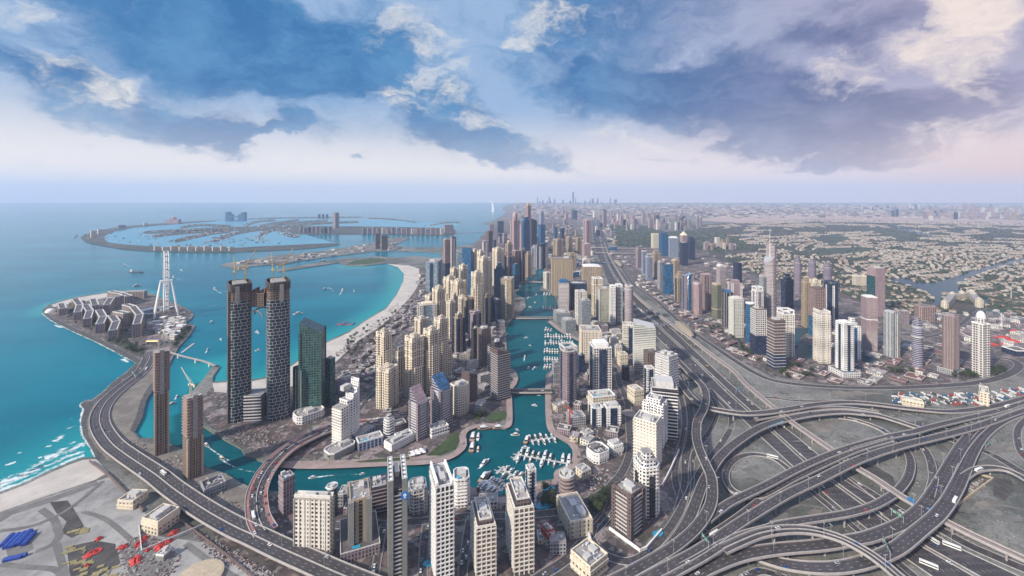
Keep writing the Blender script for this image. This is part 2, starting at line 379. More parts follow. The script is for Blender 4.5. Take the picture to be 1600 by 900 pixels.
_lay = [0]
def sheet(name, pts, mat, lift=None, world_xy=False, kind='structure', z=None):
    """a flat paved or planted area lying on the ground, 5 mm above the one laid before"""
    _lay[0] += 1
    zz = z if z is not None else GZ + (.02+.006*_lay[0] if lift is None else lift)
    poly = pts if world_xy else px_poly(pts, GZ)
    mb = MB(); mb.cap(ccw(poly), zz)
    return tag(mb.build(name, mat), kind=kind)
def tex(name, c1, c2, s1=1/40, s2=1/5, c3=None, rough=.92, plots=0):
    mt, t, b = principled(name, c1, rough)
    geo = t.node('ShaderNodeNewGeometry').outputs['Position']
    a = t.noise(t.mapping(geo, sc=(s1, s1, s1)), 1.0, 6, .65); d = t.noise(t.mapping(geo, sc=(s2, s2, s2)), 1.0, 5, .65)
    c = t.mix(t.mapr(a, .35, .68), c1, c2)
    c = t.mix(t.m('MULTIPLY', t.mapr(d, .48, .75), .6), c, c3 or tuple(x*.55 for x in c1))
    if plots:   # parcels of different paving, yards and beds
        v = t.node('ShaderNodeTexVoronoi', distance='CHEBYCHEV'); t.l.new(t.mapping(geo, rot=(0, 0, .5), sc=(1/plots, 1/plots, 1)), v.inputs['Vector']); v.inputs['Scale'].default_value = 1
        sp = t.node('ShaderNodeSeparateColor'); t.l.new(v.outputs['Color'], sp.inputs[0])
        c = t.mix(.5, c, t.ramp(sp.outputs[0], [(0, tuple(x*.5 for x in c1)), (.3, c1), (.5, tuple(x*1.5 for x in c1)), (.68, (.15, .085, .08)), (.80, (.04, .05, .03)), (.88, tuple(min(.5, x*2.2) for x in c2))], 'CONSTANT'))
        v2 = t.node('ShaderNodeTexVoronoi', distance='CHEBYCHEV'); t.l.new(t.mapping(geo, rot=(0, 0, .5), sc=(3.4/plots, 3.4/plots, 1)), v2.inputs['Vector']); v2.inputs['Scale'].default_value = 1
        s2_ = t.node('ShaderNodeSeparateColor'); t.l.new(v2.outputs['Color'], s2_.inputs[0])
        c = t.mix(t.m('MULTIPLY', t.m('GREATER_THAN', s2_.outputs[1], .84), .5), c, (.30, .28, .27)); c = t.mix(t.m('MULTIPLY', t.m('LESS_THAN', s2_.outputs[2], .2), .5), c, (.025, .025, .026))
    t.l.new(c, b.inputs['Base Color']); return mt
sand = tex('sand', (.42, .385, .345), (.52, .48, .43), 1/50, 1/12, (.36, .33, .30))
lot = tex('sandy lot', (.20, .198, .19), (.36, .352, .335), 1/70, 1/11, (.12, .12, .115))
dirt = tex('dark dirt', (.045, .042, .040), (.085, .08, .075), 1/12, 1/2.5, (.02, .02, .02))
track = tex('dirt track', (.13, .125, .12), (.18, .175, .165), 1/20, 1/3)
paving = tex('paving', (.27, .205, .19), (.335, .265, .245), 1/18, 1/3, (.2, .15, .14))
urban = tex('urban ground', (.070, .056, .056), (.15, .122, .118), 1/22, 1/5, (.032, .026, .027), plots=17)
lawn = tex('lawn', (.030, .055, .016), (.05, .078, .026), 1/16, 1/3, (.02, .04, .012))
scrub = tex('planted ground', (.035, .042, .028), (.075, .078, .058), 1/30, 1/7, (.018, .024, .016))
rock = tex('rock armour', (.045, .042, .045), (.10, .095, .095), 1/6, 1/1.6, (.02, .02, .02))
earth = tex('earth bank', (.14, .122, .105), (.22, .195, .165), 1/25, 1/4, (.085, .075, .065))
desert = tex('desert', (.34, .25, .22), (.42, .32, .28), 1/600, 1/120, (.25, .19, .18))
golfg = tex('golf course', (.03, .045, .028), (.06, .075, .046), 1/220, 1/60, (.02, .035, .025))
greenland = tex('garden suburb', (.034, .036, .028), (.085, .072, .062), 1/180, 1/28, (.018, .022, .018))
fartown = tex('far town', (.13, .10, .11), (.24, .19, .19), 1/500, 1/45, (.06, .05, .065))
lake_m, t, b = principled('lake water', (.015, .05, .07), .16); b.inputs['IOR'].default_value = 1.15

# JBR and marina city blocks, the far plain
sheet('urban_ground', [(333, 603), (360, 600), (455, 592), (520, 548), (575, 515), (612, 486), (632, 455), (640, 425), (690, 408), (735, 388), (760, 367), (768, 355), (790, 345), (900, 335), (905, 380), (915, 420), (935, 450), (985, 500), (1040, 560), (1075, 600), (1060, 640), (1070, 700), (1050, 800), (960, 905), (380, 905), (300, 780), (420, 776), (560, 778), (690, 774), (740, 769), (772, 783), (838, 760), (872, 752), (874, 738), (898, 727), (902, 704), (890, 688), (862, 672), (858, 640), (858, 590), (886, 574), (910, 545), (908, 526), (860, 500), (874, 486), (874, 468), (862, 453), (850, 447), (851, 427), (854, 416), (842, 413), (832, 424), (815, 432), (810, 440), (800, 447), (798, 462), (812, 468), (812, 482), (790, 500), (782, 515), (786, 545), (790, 575), (798, 590), (793, 612), (792, 650), (780, 662), (740, 662), (718, 680), (714, 700), (690, 712), (600, 718), (430, 716), (400, 708), (380, 695), (330, 668), (300, 640)], urban)
sheet('urban_ground', [(958, 405), (1000, 455), (1030, 480), (1075, 508), (1150, 560), (1205, 588), (1300, 601), (1420, 603), (1500, 596), (1580, 575), (1600, 568), (1600, 480), (1560, 470), (1400, 470), (1300, 440), (1190, 420), (1110, 390), (1020, 362), (965, 362)], urban)
sheet('garden_suburb', [(1110, 400), (1200, 440), (1310, 460), (1400, 495), (1500, 490), (1640, 500), (2000, 460), (1900, 352), (1600, 347), (1250, 340), (1080, 352)], greenland)
sheet('desert', [(1080, 344), (1190, 350), (1270, 346), (1600, 353), (2300, 356), (2300, 344), (1600, 344), (1400, 336), (1250, 335), (1130, 337)], desert)
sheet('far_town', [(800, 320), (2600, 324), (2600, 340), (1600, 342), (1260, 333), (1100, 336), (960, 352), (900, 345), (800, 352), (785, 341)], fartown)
sheet('golf_course', [(955, 350), (1010, 353), (1040, 362), (1110, 358), (1160, 374), (1190, 392), (1120, 394), (1040, 385), (990, 388), (965, 384), (955, 370)], golfg)
sheet('golf_course', [(1255, 392), (1290, 388), (1350, 386), (1375, 389), (1330, 397), (1280, 401), (1255, 399)], golfg)
sheet('golf_course', [(1262, 372), (1310, 365), (1330, 374), (1300, 384), (1262, 388)], golfg)
sheet('golf_course', [(1345, 356), (1400, 362), (1440, 372), (1410, 377), (1360, 372)], golfg)
# beaches, lots and embankments
sheet('beach', [(-420, 905), (-150, 832), (0, 772.5), (40, 757.5), (75, 740.5), (110, 725.5), (130, 718.5), (150, 717.5), (170, 738), (148, 750), (80, 772), (0, 800), (-200, 880), (-380, 960)], sand)
sheet('sandy_lot', [(-380, 962), (-200, 884), (0, 802), (80, 775), (150, 752), (172, 745), (225, 800), (250, 838), (300, 845), (330, 850), (430, 905), (520, 960), (-200, 1100)], lot)
sheet('beach', [(332, 599), (355, 597.5), (385, 597.5), (420, 590.5), (455, 572.5), (467, 563.5), (507, 537.5), (547, 518.5), (573, 500.5), (603, 482.5), (620, 460.5), (630, 440.5), (631, 428), (622, 418), (605, 412.3), (640, 415), (655, 420), (655, 440), (650, 452), (638, 468), (618, 490), (592, 512), (560, 532), (520, 570), (470, 600), (400, 618), (335, 612)], sand)
sheet('beach', [(80, 476.3), (110, 467.3), (150, 460.3), (187, 455.3), (200, 456), (160, 466), (112, 474), (84, 480)], sand)
sheet('park_lawn', [(538, 414), (553, 407), (580, 403), (600, 404), (605, 408), (575, 413)], lawn)
sheet('earth_bank', [(136, 690), (131, 660), (137, 640), (165, 616), (200, 588), (236, 568), (258, 584), (240, 607), (226, 630), (221, 652), (209, 676), (218, 689), (262, 700), (318, 735), (375, 762), (400, 775), (390, 812), (330, 790), (250, 738), (170, 720), (150, 714)], earth)
for pts in ([(143, 700), (130, 680), (127, 657), (132, 640), (126, 633), (134, 627), (143, 627), (163, 612), (177, 598), (197, 583), (213, 568), (222, 571), (204, 586), (184, 601), (168, 615), (150, 628), (142, 640), (136, 657), (138, 680), (152, 702), (166, 716), (158, 722), (150, 717)],
            [(67, 490), (83, 502), (120, 520), (157, 537), (197, 558), (213, 568), (222, 563), (200, 552), (160, 532), (122, 515), (86, 498), (72, 488)],
            [(258, 585), (239, 610), (228, 628), (223, 652), (210, 677), (203, 672), (213, 650), (219, 628), (230, 607), (250, 584)]):
    sheet('rock_armour', pts, rock)
sheet('island_ground', [(86, 497), (122, 514), (160, 531), (200, 551), (232, 566), (262, 566), (278, 543), (296, 522), (301, 510), (288, 504), (296, 496), (298, 489), (282, 480), (252, 469), (238, 462), (205, 458), (160, 468), (112, 475), (76, 483), (74, 488)], urban)
sheet('planted_ground', [(160, 528), (200, 548), (222, 558), (228, 548), (205, 535), (178, 520)], scrub)
sheet('planted_ground', [(300, 511), (294, 522), (276, 543), (268, 541), (288, 514)], scrub)
# promenades along the canal
def strip(name, pts, wpx, mat, z=None, kind='structure', sm=4):
    P = [G(x, y) for x, y in (smooth(pts, sm) if sm > 1 else pts)]
    L, Rr = [], []
    for i, p in enumerate(P):
        d = (P[min(i+1, len(P)-1)]-P[max(i-1, 0)]); d.z = 0; d.normalize(); n = Vector((-d.y, d.x, 0))
        L.append(p+n*wpx/2); Rr.append(p-n*wpx/2)
    _lay[0] += 1; zz = GZ+.02+.006*_lay[0] if z is None else z
    mb = MB()
    for i in range(len(P)-1): mb.poly([(Rr[i].x, Rr[i].y, zz), (Rr[i+1].x, Rr[i+1].y, zz), (L[i+1].x, L[i+1].y, zz), (L[i].x, L[i].y, zz)])
    return tag(mb.build(name, mat), kind=kind)
strip('promenade', [(440, 727), (483, 729), (533, 728), (600, 725), (667, 722), (700, 715), (717, 705), (724, 695), (724, 677), (740, 667), (767, 664), (790, 667), (796, 655), (796, 612), (803, 600), (806, 590)], 11, paving)
strip('promenade', [(430, 724), (520, 722), (600, 718), (662, 714), (690, 708)], 9, paving)
strip('promenade', [(838, 760), (870, 752), (873, 738), (897, 726), (900, 704), (890, 690), (870, 679), (861, 670), (858, 655), (857, 633), (857, 600), (866, 580)], 12, paving)
strip('promenade', [(690, 771), (740, 768), (758, 775), (773, 782), (795, 780)], 12, paving)
strip('promenade', [(858, 502), (880, 519), (906, 532)], 14, paving)
sheet('park_lawn', [(666, 712), (690, 693), (707, 677), (716, 675), (718, 690), (712, 702), (690, 712)], lawn)
sheet('park_lawn', [(757, 655), (765, 646), (780, 644), (793, 646), (790, 655), (775, 659)], lawn)
sheet('park_lawn', [(735, 655), (750, 640), (757, 643), (750, 656)], lawn)
sheet('park_lawn', [(548, 722), (590, 717), (640, 714), (640, 718), (592, 722)], lawn)
sheet('park_lawn', [(1550, 585), (1560, 570), (1582, 578), (1570, 588)], lawn)
# lakes
sheet('lake', [(1383, 437), (1408, 434), (1432, 441), (1460, 441), (1490, 432), (1530, 420), (1600, 402), (1680, 388), (1680, 394), (1600, 409), (1560, 419), (1525, 431), (1500, 443), (1500, 452), (1530, 462), (1547, 468), (1545, 478), (1530, 474), (1500, 462), (1478, 458), (1470, 470), (1462, 482), (1455, 478), (1458, 465), (1440, 455), (1410, 445)], lake_m)
sheet('lake', [(1241, 513), (1263, 513), (1263, 520), (1250, 528), (1255, 537), (1270, 541), (1300, 538), (1312, 548), (1306, 558), (1290, 560), (1269, 558), (1253, 566), (1246, 558), (1240, 550)], lake_m)
sheet('lake', [(1343, 553), (1355, 556), (1372, 562), (1357, 568), (1343, 563)], lake_m)
sheet('lake', [(1352, 572), (1365, 568), (1374, 571), (1360, 577)], lake_m)
sheet('lake', [(1155, 366), (1170, 364), (1180, 367), (1172, 371), (1158, 371)], lake_m)
sheet('lake', [(1395, 350), (1410, 354), (1440, 363), (1470, 369), (1490, 374), (1478, 376), (1440, 367), (1405, 358)], lake_m)
sheet('lake', [(1390, 398), (1410, 394), (1425, 398), (1405, 402)], lake_m)
# building site ground by the near lots
sheet('dirt_patch', [(78, 785), (105, 782), (115, 795), (130, 820), (133, 830), (112, 841), (96, 832), (104, 815), (88, 802)], dirt)
sheet('dirt_patch', [(104, 855), (150, 845), (180, 850), (188, 880), (150, 905), (110, 903)], dirt)
sheet('dirt_track', [(0, 802), (80, 777), (150, 752), (156, 756), (82, 784), (20, 804), (0, 816)], track)
strip('dirt_track', [(0, 882), (40, 886), (85, 890), (100, 905)], 6, track)
strip('dirt_track', [(55, 862), (80, 852), (92, 838), (90, 828), (84, 812), (64, 796)], 7, track)
strip('dirt_track', [(88, 850), (95, 875), (105, 905)], 6, track)
sheet('dirt_patch', [(186, 856), (228, 834), (262, 848), (276, 866), (262, 905), (206, 905)], track)
sheet('dirt_patch', [(6, 845), (45, 832), (52, 858), (14, 878)], track)
for k_, (x_, y_, rx_, ry_, mt_) in enumerate(((1290, 668, 26, 9, earth), (1330, 668, 20, 7, track), (1180, 740, 22, 10, track), (1215, 812, 24, 9, track), (1275, 800, 12, 6, earth), (1150, 672, 10, 10, track), (1440, 720, 16, 8, track), (1570, 700, 24, 9, earth), (1540, 790, 26, 8, earth), (1500, 830, 20, 6, track), (1580, 810, 22, 8, track), (1420, 655, 30, 5, track), (1330, 615, 60, 4, earth), (1250, 612, 40, 4, track), (1470, 612, 50, 3, earth), (1255, 870, 20, 6, earth), (1330, 862, 14, 6, track), (1040, 792, 8, 12, track), (1110, 780, 5, 16, track), (1130, 830, 10, 8, earth), (1360, 640, 20, 3, earth), (1415, 592, 40, 7, earth), (1390, 570, 14, 5, earth), (1420, 512, 14, 7, earth))):
    q_ = random.Random(k_); sheet('sand_patch', [(x_+rx_*math.cos(a_)*q_.uniform(.5, 1.2), y_+ry_*math.sin(a_)*q_.uniform(.5, 1.2)) for a_ in [2*math.pi*i_/18 for i_ in range(18)]], mt_)
for pts_ in ([(1120, 690), (1135, 672), (1150, 660)], [(1240, 690), (1290, 685), (1310, 660), (1340, 640)], [(1520, 800), (1560, 790), (1610, 800)], [(1220, 800), (1250, 790), (1290, 795)], [(1160, 735), (1190, 728), (1212, 740)], [(1530, 720), (1560, 705), (1585, 690)]): strip('tyre_track', pts_, 4, track)
strip('tyre_track', [(0, 830), (50, 822), (100, 800), (140, 770), (160, 752)], 5, track); strip('tyre_track', [(130, 800), (165, 812), (200, 840), (210, 850)], 5, track); strip('tyre_track', [(290, 850), (330, 880), (370, 905)], 6, track)
sheet('dirt_patch', [(1552, 748), (1580, 750), (1585, 765), (1570, 783), (1552, 775)], dirt)
sheet('dirt_patch', [(1338, 722), (1370, 730), (1395, 745), (1400, 760), (1370, 755), (1345, 738)], dirt)
# ------------------------------------------------------------------ towers: facades
CREAM = (.72, .635, .50); IVORY = (.69, .65, .58); WHITE = (.76, .75, .73); GREY = (.33, .33, .35); TAN = (.40, .32, .23); BROWN = (.15, .105, .095); MAUVE = (.30, .245, .26); PINK = (.37, .285, .285); OLIVE = (.17, .175, .13)
DK = (.028, .030, .040); NAVY = (.012, .022, .055); BLUE = (.012, .075, .17); TEAL = (.008, .055, .065); GLS = (.07, .085, .10)
FACDEF = dict(
 cream=(CREAM, (.035, .030, .030), 4.8, 4.6, .58, .60), creamv=(CREAM, (.065, .055, .05), 6.0, 4.6, .46, .80), ivory=(IVORY, (.04, .04, .045), 4.6, 4.6, .55, .52), lattice=((.64, .63, .61), (.035, .033, .036), 3.6, 4.0, .58, .60),
 creamlat=((.64, .575, .47), (.07, .06, .055), 4.2, 4.2, .62, .58), white=(WHITE, (.03, .035, .05), 4.6, 4.5, .58, .55), whiteband=(WHITE, (.05, .055, .07), 30, 4.2, 1.0, .52), whitesq=((.66, .63, .60), (.03, .03, .04), 5.2, 5.2, .62, .66), greenband=((.60, .60, .53), (.10, .115, .10), 28, 4.0, 1.0, .45),
 grey=(GREY, DK, 3.6, 4.2, .6, .5), greyband=(GREY, DK, 30, 4.2, 1.0, .5), darkband=((.075, .075, .085), (.03, .032, .045), 3.0, 4.2, .8, .55), paleband=((.58, .57, .56), (.035, .035, .045), 40, 5.4, 1.0, .56), greyglass=((.30, .31, .33), (.10, .13, .15), 3.2, 4.2, .72, .62),
 tan=(TAN, (.08, .065, .06), 4.4, 4.4, .5, .82), gold=((.42, .34, .23), (.10, .08, .06), 3.8, 4.6, .5, .8), tanv=((.36, .29, .22), (.05, .035, .03), 7.5, 4.2, .5, .86), raw=((.24, .18, .15), (.05, .038, .032), 5.0, 4.2, .66, .6), brown=(BROWN, DK, 3.6, 4.2, .6, .55), brownv=((.20, .15, .13), (.05, .04, .045), 4.2, 4.4, .5, .86),
 mauve=(MAUVE, (.06, .05, .07), 3.6, 4.4, .5, .7), mauveband=((.30, .25, .28), (.06, .055, .10), 40, 4.4, 1.0, .5), pink=(PINK, (.16, .10, .13), 3.0, 4.4, .45, .8), olive=(OLIVE, (.07, .075, .055), 3.4, 4.4, .5, .82), pinkgrid=((.34, .24, .22), (.06, .045, .05), 5, 4.4, .62, .68),
 navy=((.03, .04, .075), NAVY, 3.2, 4.2, .86, .86), blue=((.04, .11, .19), BLUE, 3.2, 4.2, .88, .86), teal=((.03, .085, .09), TEAL, 3.4, 4.2, .88, .80), green=((.085, .13, .12), (.010, .060, .056), 4.6, 4.4, .80, .72), bluev=((.42, .42, .46), (.02, .06, .14), 6, 4.2, .62, .9), black=((.05, .045, .05), (.02, .02, .026), 3.2, 4.2, .7, .7),
 sky=((.16, .2, .24), (.18, .24, .28), 4, 4.2, .93, .9), conc=((.25, .255, .245), (.10, .10, .105), 40, 400, 0, 0), slats=((.42, .36, .36), (.13, .12, .14), 30, 4.4, 1.0, .4), navyband=((.42, .40, .44), (.05, .05, .10), 30, 4.2, 1.0, .6), bronze=((.31, .26, .225), (.12, .085, .08), 30, 5, 1.0, .35),
 purple=((.42, .36, .48), (.10, .13, .34), 4, 4.0, .5, .6), palace=((.60, .54, .43), (.13, .11, .09), 5, 5, .45, .5))  # purple: the coloured light on the low hotel, put into wall and pane colours
def FC(n):
    wl, gl, bay, fl_, ww, wh = FACDEF[n]; return facade('facade '+n, wl, gl, bay, fl_, ww, wh, grough=.10 if n in ('navy', 'blue', 'teal', 'green', 'sky') else .2)
roof_m = tex('roof deck', (.24, .225, .215), (.36, .34, .325), 1/9, 1/2.2, (.15, .14, .135))
dark_roof = tex('dark roof', (.085, .075, .075), (.14, .125, .125), 1/9, 1/2.5, (.05, .045, .045))
plant_m = plain('roof plant', (.50, .49, .47), .7); plant_d = plain('dark roof plant', (.17, .16, .16), .7)
ac_m = plain('duct metal', (.60, .61, .62), .45)
pool_m, t, b = principled('pool water', (.03, .30, .46), .08)
PAR = {k: plain('trim '+k, c, .7) for k, c in dict(white=WHITE, cream=CREAM, ivory=IVORY, grey=GREY, tan=TAN, brown=BROWN, mauve=MAUVE, pink=PINK, olive=OLIVE, dark=(.06, .06, .07), navy=(.03, .045, .09), blue=(.02, .12, .26), teal=(.02, .09, .10), pale=(.55, .54, .52), conc=(.25, .255, .245), red=(.40, .05, .04), gold=(.45, .33, .12), orange=(.45, .24, .06), sand=(.46, .38, .27)).items()}
TRIM = dict(cream='cream', creamv='cream', ivory='ivory', lattice='white', creamlat='cream', white='white', whiteband='white', whitesq='white', greenband='pale', grey='grey', greyband='grey', darkband='dark', paleband='pale', greyglass='grey', tan='tan', gold='sand', tanv='tan', raw='brown', brown='brown', brownv='brown', mauve='mauve', mauveband='mauve', pink='pink', olive='olive', pinkgrid='pink', navy='navy', blue='navy', teal='teal', green='teal', bluev='pale', black='dark', sky='grey', conc='conc', slats='pale', navyband='mauve', bronze='tan', purple='mauve', palace='cream')
OCC = []
_m = MB(); _m.box(0, 0, 0, 1.0, 1, 1); BOXMESH = {}
def boxmesh(mat, key):
    if key not in BOXMESH: BOXMESH[key] = _m.mesh(key, mat)
    return BOXMESH[key]
_ac = MB(); _ac.box(0, 0, 0, 1.5, 2.6, 2.0); _ac.lathe([(.7, 1.5), (.7, 1.75), (.001, 1.78)], 10); AC = _ac.mesh('air_conditioner', ac_m)
def foot(shape, w, d):
    hw, hd = w/2, d/2
    if shape == 'round': return [(hw*math.cos(2*math.pi*k/32), hd*math.sin(2*math.pi*k/32)) for k in range(32)]
    if shape == 'cham': c = .2*min(w, d); return [(-hw+c, -hd), (hw-c, -hd), (hw, -hd+c), (hw, hd-c), (hw-c, hd), (-hw+c, hd), (-hw, hd-c), (-hw, -hd+c)]
    if shape == 'notch':
        a, q, n = w*.17, d*.17, min(w, d)*.085
        return [(-hw, -hd), (-a, -hd), (-a, -hd+n), (a, -hd+n), (a, -hd), (hw, -hd), (hw, -q), (hw-n, -q), (hw-n, q), (hw, q), (hw, hd), (a, hd), (a, hd-n), (-a, hd-n), (-a, hd), (-hw, hd), (-hw, q), (-hw+n, q), (-hw+n, -q), (-hw, -q)]
    if shape == 'cross':
        a, q = w*.30, d*.30
        return [(-a, -hd), (a, -hd), (a, -q), (hw, -q), (hw, q), (a, q), (a, hd), (-a, hd), (-a, q), (-hw, q), (-hw, -q), (-a, -q)]
    if shape == 'bow':   # bulging front
        return [(hw*math.sin(t), -hd*.55-hd*.45*math.cos(t)/1.0) for t in [math.radians(-90+180*k/14) for k in range(15)]] + [(hw, hd), (-hw, hd)]
    return [(-hw, -hd), (hw, -hd), (hw, hd), (-hw, hd)]
def frame_of(xl, xr, yb, yt, fl, r, z0=GZ):
    cx = xl+fl*(xr-xl); D = FOC*(CAMZ-z0)/(yb-EYE); h = (yb-yt)/FOC*D
    th = math.atan((cx-800)/FOC); psi = math.atan2(fl, r*(1-fl)) if fl < .999 else math.pi/2
    tot = (xr-xl)*D*math.cos(th)/FOC; w = tot/(r*math.sin(psi)+math.cos(psi)); d = r*w
    P = Vector(((cx-800)/FOC*D, D, z0)); v = Vector((math.sin(th), math.cos(th), 0)); p = Vector((math.cos(th), -math.sin(th), 0))
    er = p*math.cos(psi)+v*math.sin(psi); e_l = -p*math.sin(psi)+v*math.cos(psi)
    return P+er*w/2+e_l*d/2, math.atan2(er.y, er.x), w, d, h, D
def rooftop(root, w, d, h, D, rr, pool=False, dark=False, inner=.8):
    hw, hd = w*inner/2, d*inner/2
    nb = rr.choice((1, 2, 2, 3))
    for k in range(nb):
        bw, bd, bh = rr.uniform(.22, .42)*w, rr.uniform(.22, .42)*d, rr.uniform(2.5, 6.0)
        x, y = rr.uniform(-hw+bw/2, hw-bw/2), rr.uniform(-hd+bd/2, hd-bd/2)
        inst(boxmesh(plant_d if dark else plant_m, 'plant_room_dark' if dark else 'plant_room'), 'plant_room', root, (x, y, h+.05+.01*k), 0, (bw, bd, bh))
    if D < 900:
        for k in range(rr.randint(8, 13)):
            inst(AC, 'air_conditioner', root, (rr.uniform(-hw, hw), rr.uniform(-hd, hd), h+.06+.004*k), rr.choice((0, math.pi/2)), rr.uniform(.7, 1.25))
        for k in range(3):
            m = MB(); y = rr.uniform(-hd, hd); x = rr.uniform(-hw*.4, hw*.4); m.box(x, y, h+.5+.1*k, h+1.1+.1*k, *((w*.34, .8) if k % 2 else (.8, d*.3))); m.build('duct', ac_m, root)
    if pool:
        m = MB(); m.box(0, 0, h+.1, h+.8, w*.34, d*.2); o = m.build('rooftop_pool', pool_m, root); o.location = (-w*.2, -d*.2, 0)
def tower(spec, name='tower', group=None):
    a = spec.split('|'); f = a[0].split(); label = a[1].strip() if len(a) > 1 else None; cat = a[2].strip() if len(a) > 2 else 'tower'
    xl, xr, yb, yt, fl, r = map(float, f[:6]); fac = f[6]; crown = f[7] if len(f) > 7 else 'flat'; shape = f[8] if len(f) > 8 else 'box'
    op = {}
    for o in f[9:]:
        k, _, v = o.partition(':'); op[k] = v or True
    c, rz, w, d, h, D = frame_of(xl, xr, yb, yt, fl, r); H = h
    rr = random.Random(int(xl*131+yb*17))
    root = tag(empty(name, c, rz), label, cat, group)
    OCC.append((c.x, c.y, .55*math.hypot(w, d)+3))
    trim = PAR[op.get('trim', TRIM[fac])]; ch = 0.0
    P = foot(shape, w, d)
    frac = {'step': .90, 'arch': .90, 'dome': .80, 'tier': .80, 'wed': .86}.get(crown, 1.0); hb = h*frac
    m = MB(); m.prism(P, 0, hb, False); m.build('facade', FC(fac), root)
    m = MB(); m.cap(P, hb); m.build('roof', dark_roof if op.get('droof') else roof_m, root)
    near = D < 1500
    ph = 2.2 if near else 3.0
    if crown not in ('slope', 'curve', 'pyr'):
        m = MB(); m.ring(P, hb+.02, hb+ph, min(1.1, w*.06)); m.build('parapet', trim, root)
    # --- relief on the walls
    if 'slab' in op:
        step = float(op.get('step', 4.2)); col = PAR[op['slab'] if op['slab'] is not True else 'white']; m = MB(); Q = inset(P, -.9); z = step
        while z < hb-1: m.prism(Q, z-.55, z+.55, True, bottom=True); z += step
        m.build('balcony_band', col, root)
    if 'pil' in op:
        v = op['pil']; col = PAR[v if v is not True else TRIM[fac]]; m = MB(); n = int(op.get('n', 4))
        for i in range(len(P)):
            p, q = Vector(P[i]), Vector(P[(i+1) % len(P)]); L = (q-p).length; k = max(1, round(n*L/max(w, d)))
            if L < 3: continue
            for j in range(k+1):
                s = p+(q-p)*(j/k); m.box(s.x, s.y, 0.01*i+.02*j, hb+.3+.013*i, 1.3, 1.3, math.atan2(q.y-p.y, q.x-p.x))
        m.build('pilaster', col, root)
    if 'strip' in op:
        v = op['strip']; sw = float(op.get('sw', .3)); g = MB()
        g.box(0, -d/2-.2, 1, hb*float(op.get('sh', .97)), w*sw, 1.6); g.box(-w/2-.2, 0, 1.2, hb*float(op.get('sh', .97))-.2, 1.6, d*sw); g.build('glass_strip', FC(v), root)
    if 'lstrip' in op:
        g = MB(); g.box(-w/2-.3, 0, .5, hb*.84, 1.6, d*.96); g.build('glass_face', FC(op['lstrip']), root)
    if near and not any(k in op for k in ('slab', 'mid', 'pil')) and fac in ('cream', 'creamv', 'ivory', 'white', 'mauve', 'tan', 'palace', 'grey'):
        for fz in sorted(rr.sample((.16, .3, .44, .58, .72, .84), 3)):
            m = MB(); m.prism(inset(P, -.55), hb*fz, hb*fz+1.3, True, bottom=True); m.build('belt_course', trim, root)
    if 'cor' in op:
        col = FC(op['cor']) if op['cor'] in FACDEF else PAR[op['cor']]; s = float(op.get('cw', .2))
        for x, y in ((-1, -1), (1, -1), (-1, 1), (1, 1)):
            m = MB(); m.box(x*w/2*(1-s/2)+x*.3, y*d/2*(1-s/2)+y*.3, 0.2, hb+1.2+.02*(x+2*y), w*s/1.0, d*s/1.0); m.build('corner_bay', col, root)
    if 'base' in op:
        m = MB(); bh = h*float(op.get('bh', .3)); m.prism(inset(P, -.6), 0, bh); m.build('lower_storeys', FC(op['base']), root)
    if 'top' in op:
        m = MB(); th_ = h*float(op.get('th', .1)); m.prism(inset(P, -.5), hb-th_, hb+.4, False); m.ring(inset(P, -.5), hb+.35, hb+.5, 1.2); m.build('upper_storeys', FC(op['top']) if op['top'] in FACDEF else PAR[op['top']], root)
    if 'mid' in op:
        m = MB()
        for fz in (op['mid'].split(',') if op['mid'] is not True else ['.5']): m.prism(inset(P, -1.0), h*float(fz), h*float(fz)+2.2, True, bottom=True)
        m.build('sky_lobby_band', trim, root)
    if 'wing' in op:   # a lower wing on the camera side: fraction of the height
        v = float(op['wing']); m = MB(); Q = [(-w*.32, -d*.62), (w*.34, -d*.62), (w*.34, -d*.44), (-w*.32, -d*.44)]; m.prism(Q, 0, h*v, True, mt=1); m.build('lower_wing', [FC(fac), roof_m], root)
        m = MB(); Q = [(-w*.64, -d*.3), (-w*.45, -d*.3), (-w*.45, d*.34), (-w*.64, d*.34)]; m.prism(Q, 0, h*(v-.08), True, mt=1); m.build('lower_wing', [FC(fac), roof_m], root)
    if 'pod' in op:
        e = float(op['pod']) if op['pod'] is not True else 9.0; m = MB(); Q = inset(foot('box', w, d), -e); m.prism(Q, 0, 11, True, mt=1); o = m.build('podium', [FC(op.get('pf', 'ivory')), dark_roof], root)
        m = MB(); m.ring(Q, 11.02, 12.2, .8); m.build('podium_parapet', PAR['pale'], root)
        m = MB(); m.box(-w*.2, -d/2-e*.5, 11.1, 11.6, min(14, w*.4), e*.4); m.build('pool', pool_m, root)
    # --- crowns
    rt = True
    if crown == 'step':
        Q = inset(P, min(w, d)*.16) if shape in ('box', 'cham', 'round') else foot('box', w*.66, d*.66)
        m = MB(); m.prism(Q, hb, h, True, mt=1); cr = m.build('penthouse', [FC(fac), roof_m], root); m = MB(); m.ring(Q, h+.02, h+1.8, .8); m.build('penthouse_parapet', trim, cr); rt = near and w > 14; hb = h; w, d = w*.6, d*.6
    elif crown == 'arch':   # stepped resort crown: corner turrets, a taller middle with an arched gable
        m = MB(); Q = foot('cross', w*.95, d*.95); m.prism(Q, hb, hb+(h-hb)*.6, True, mt=1); m.build('setback_storeys', [FC(fac), roof_m], root)
        m = MB(); Q = foot('cham', w*.62, d*.62); m.prism(Q, hb, h*.985, True); m.box(0, 0, h*.9851, h*1.0, w*.4, d*.4); m.box(w*.05, 0, h*1.0001, h*1.012, w*.2, d*.22); m.build('crown_block', FC(fac), root)
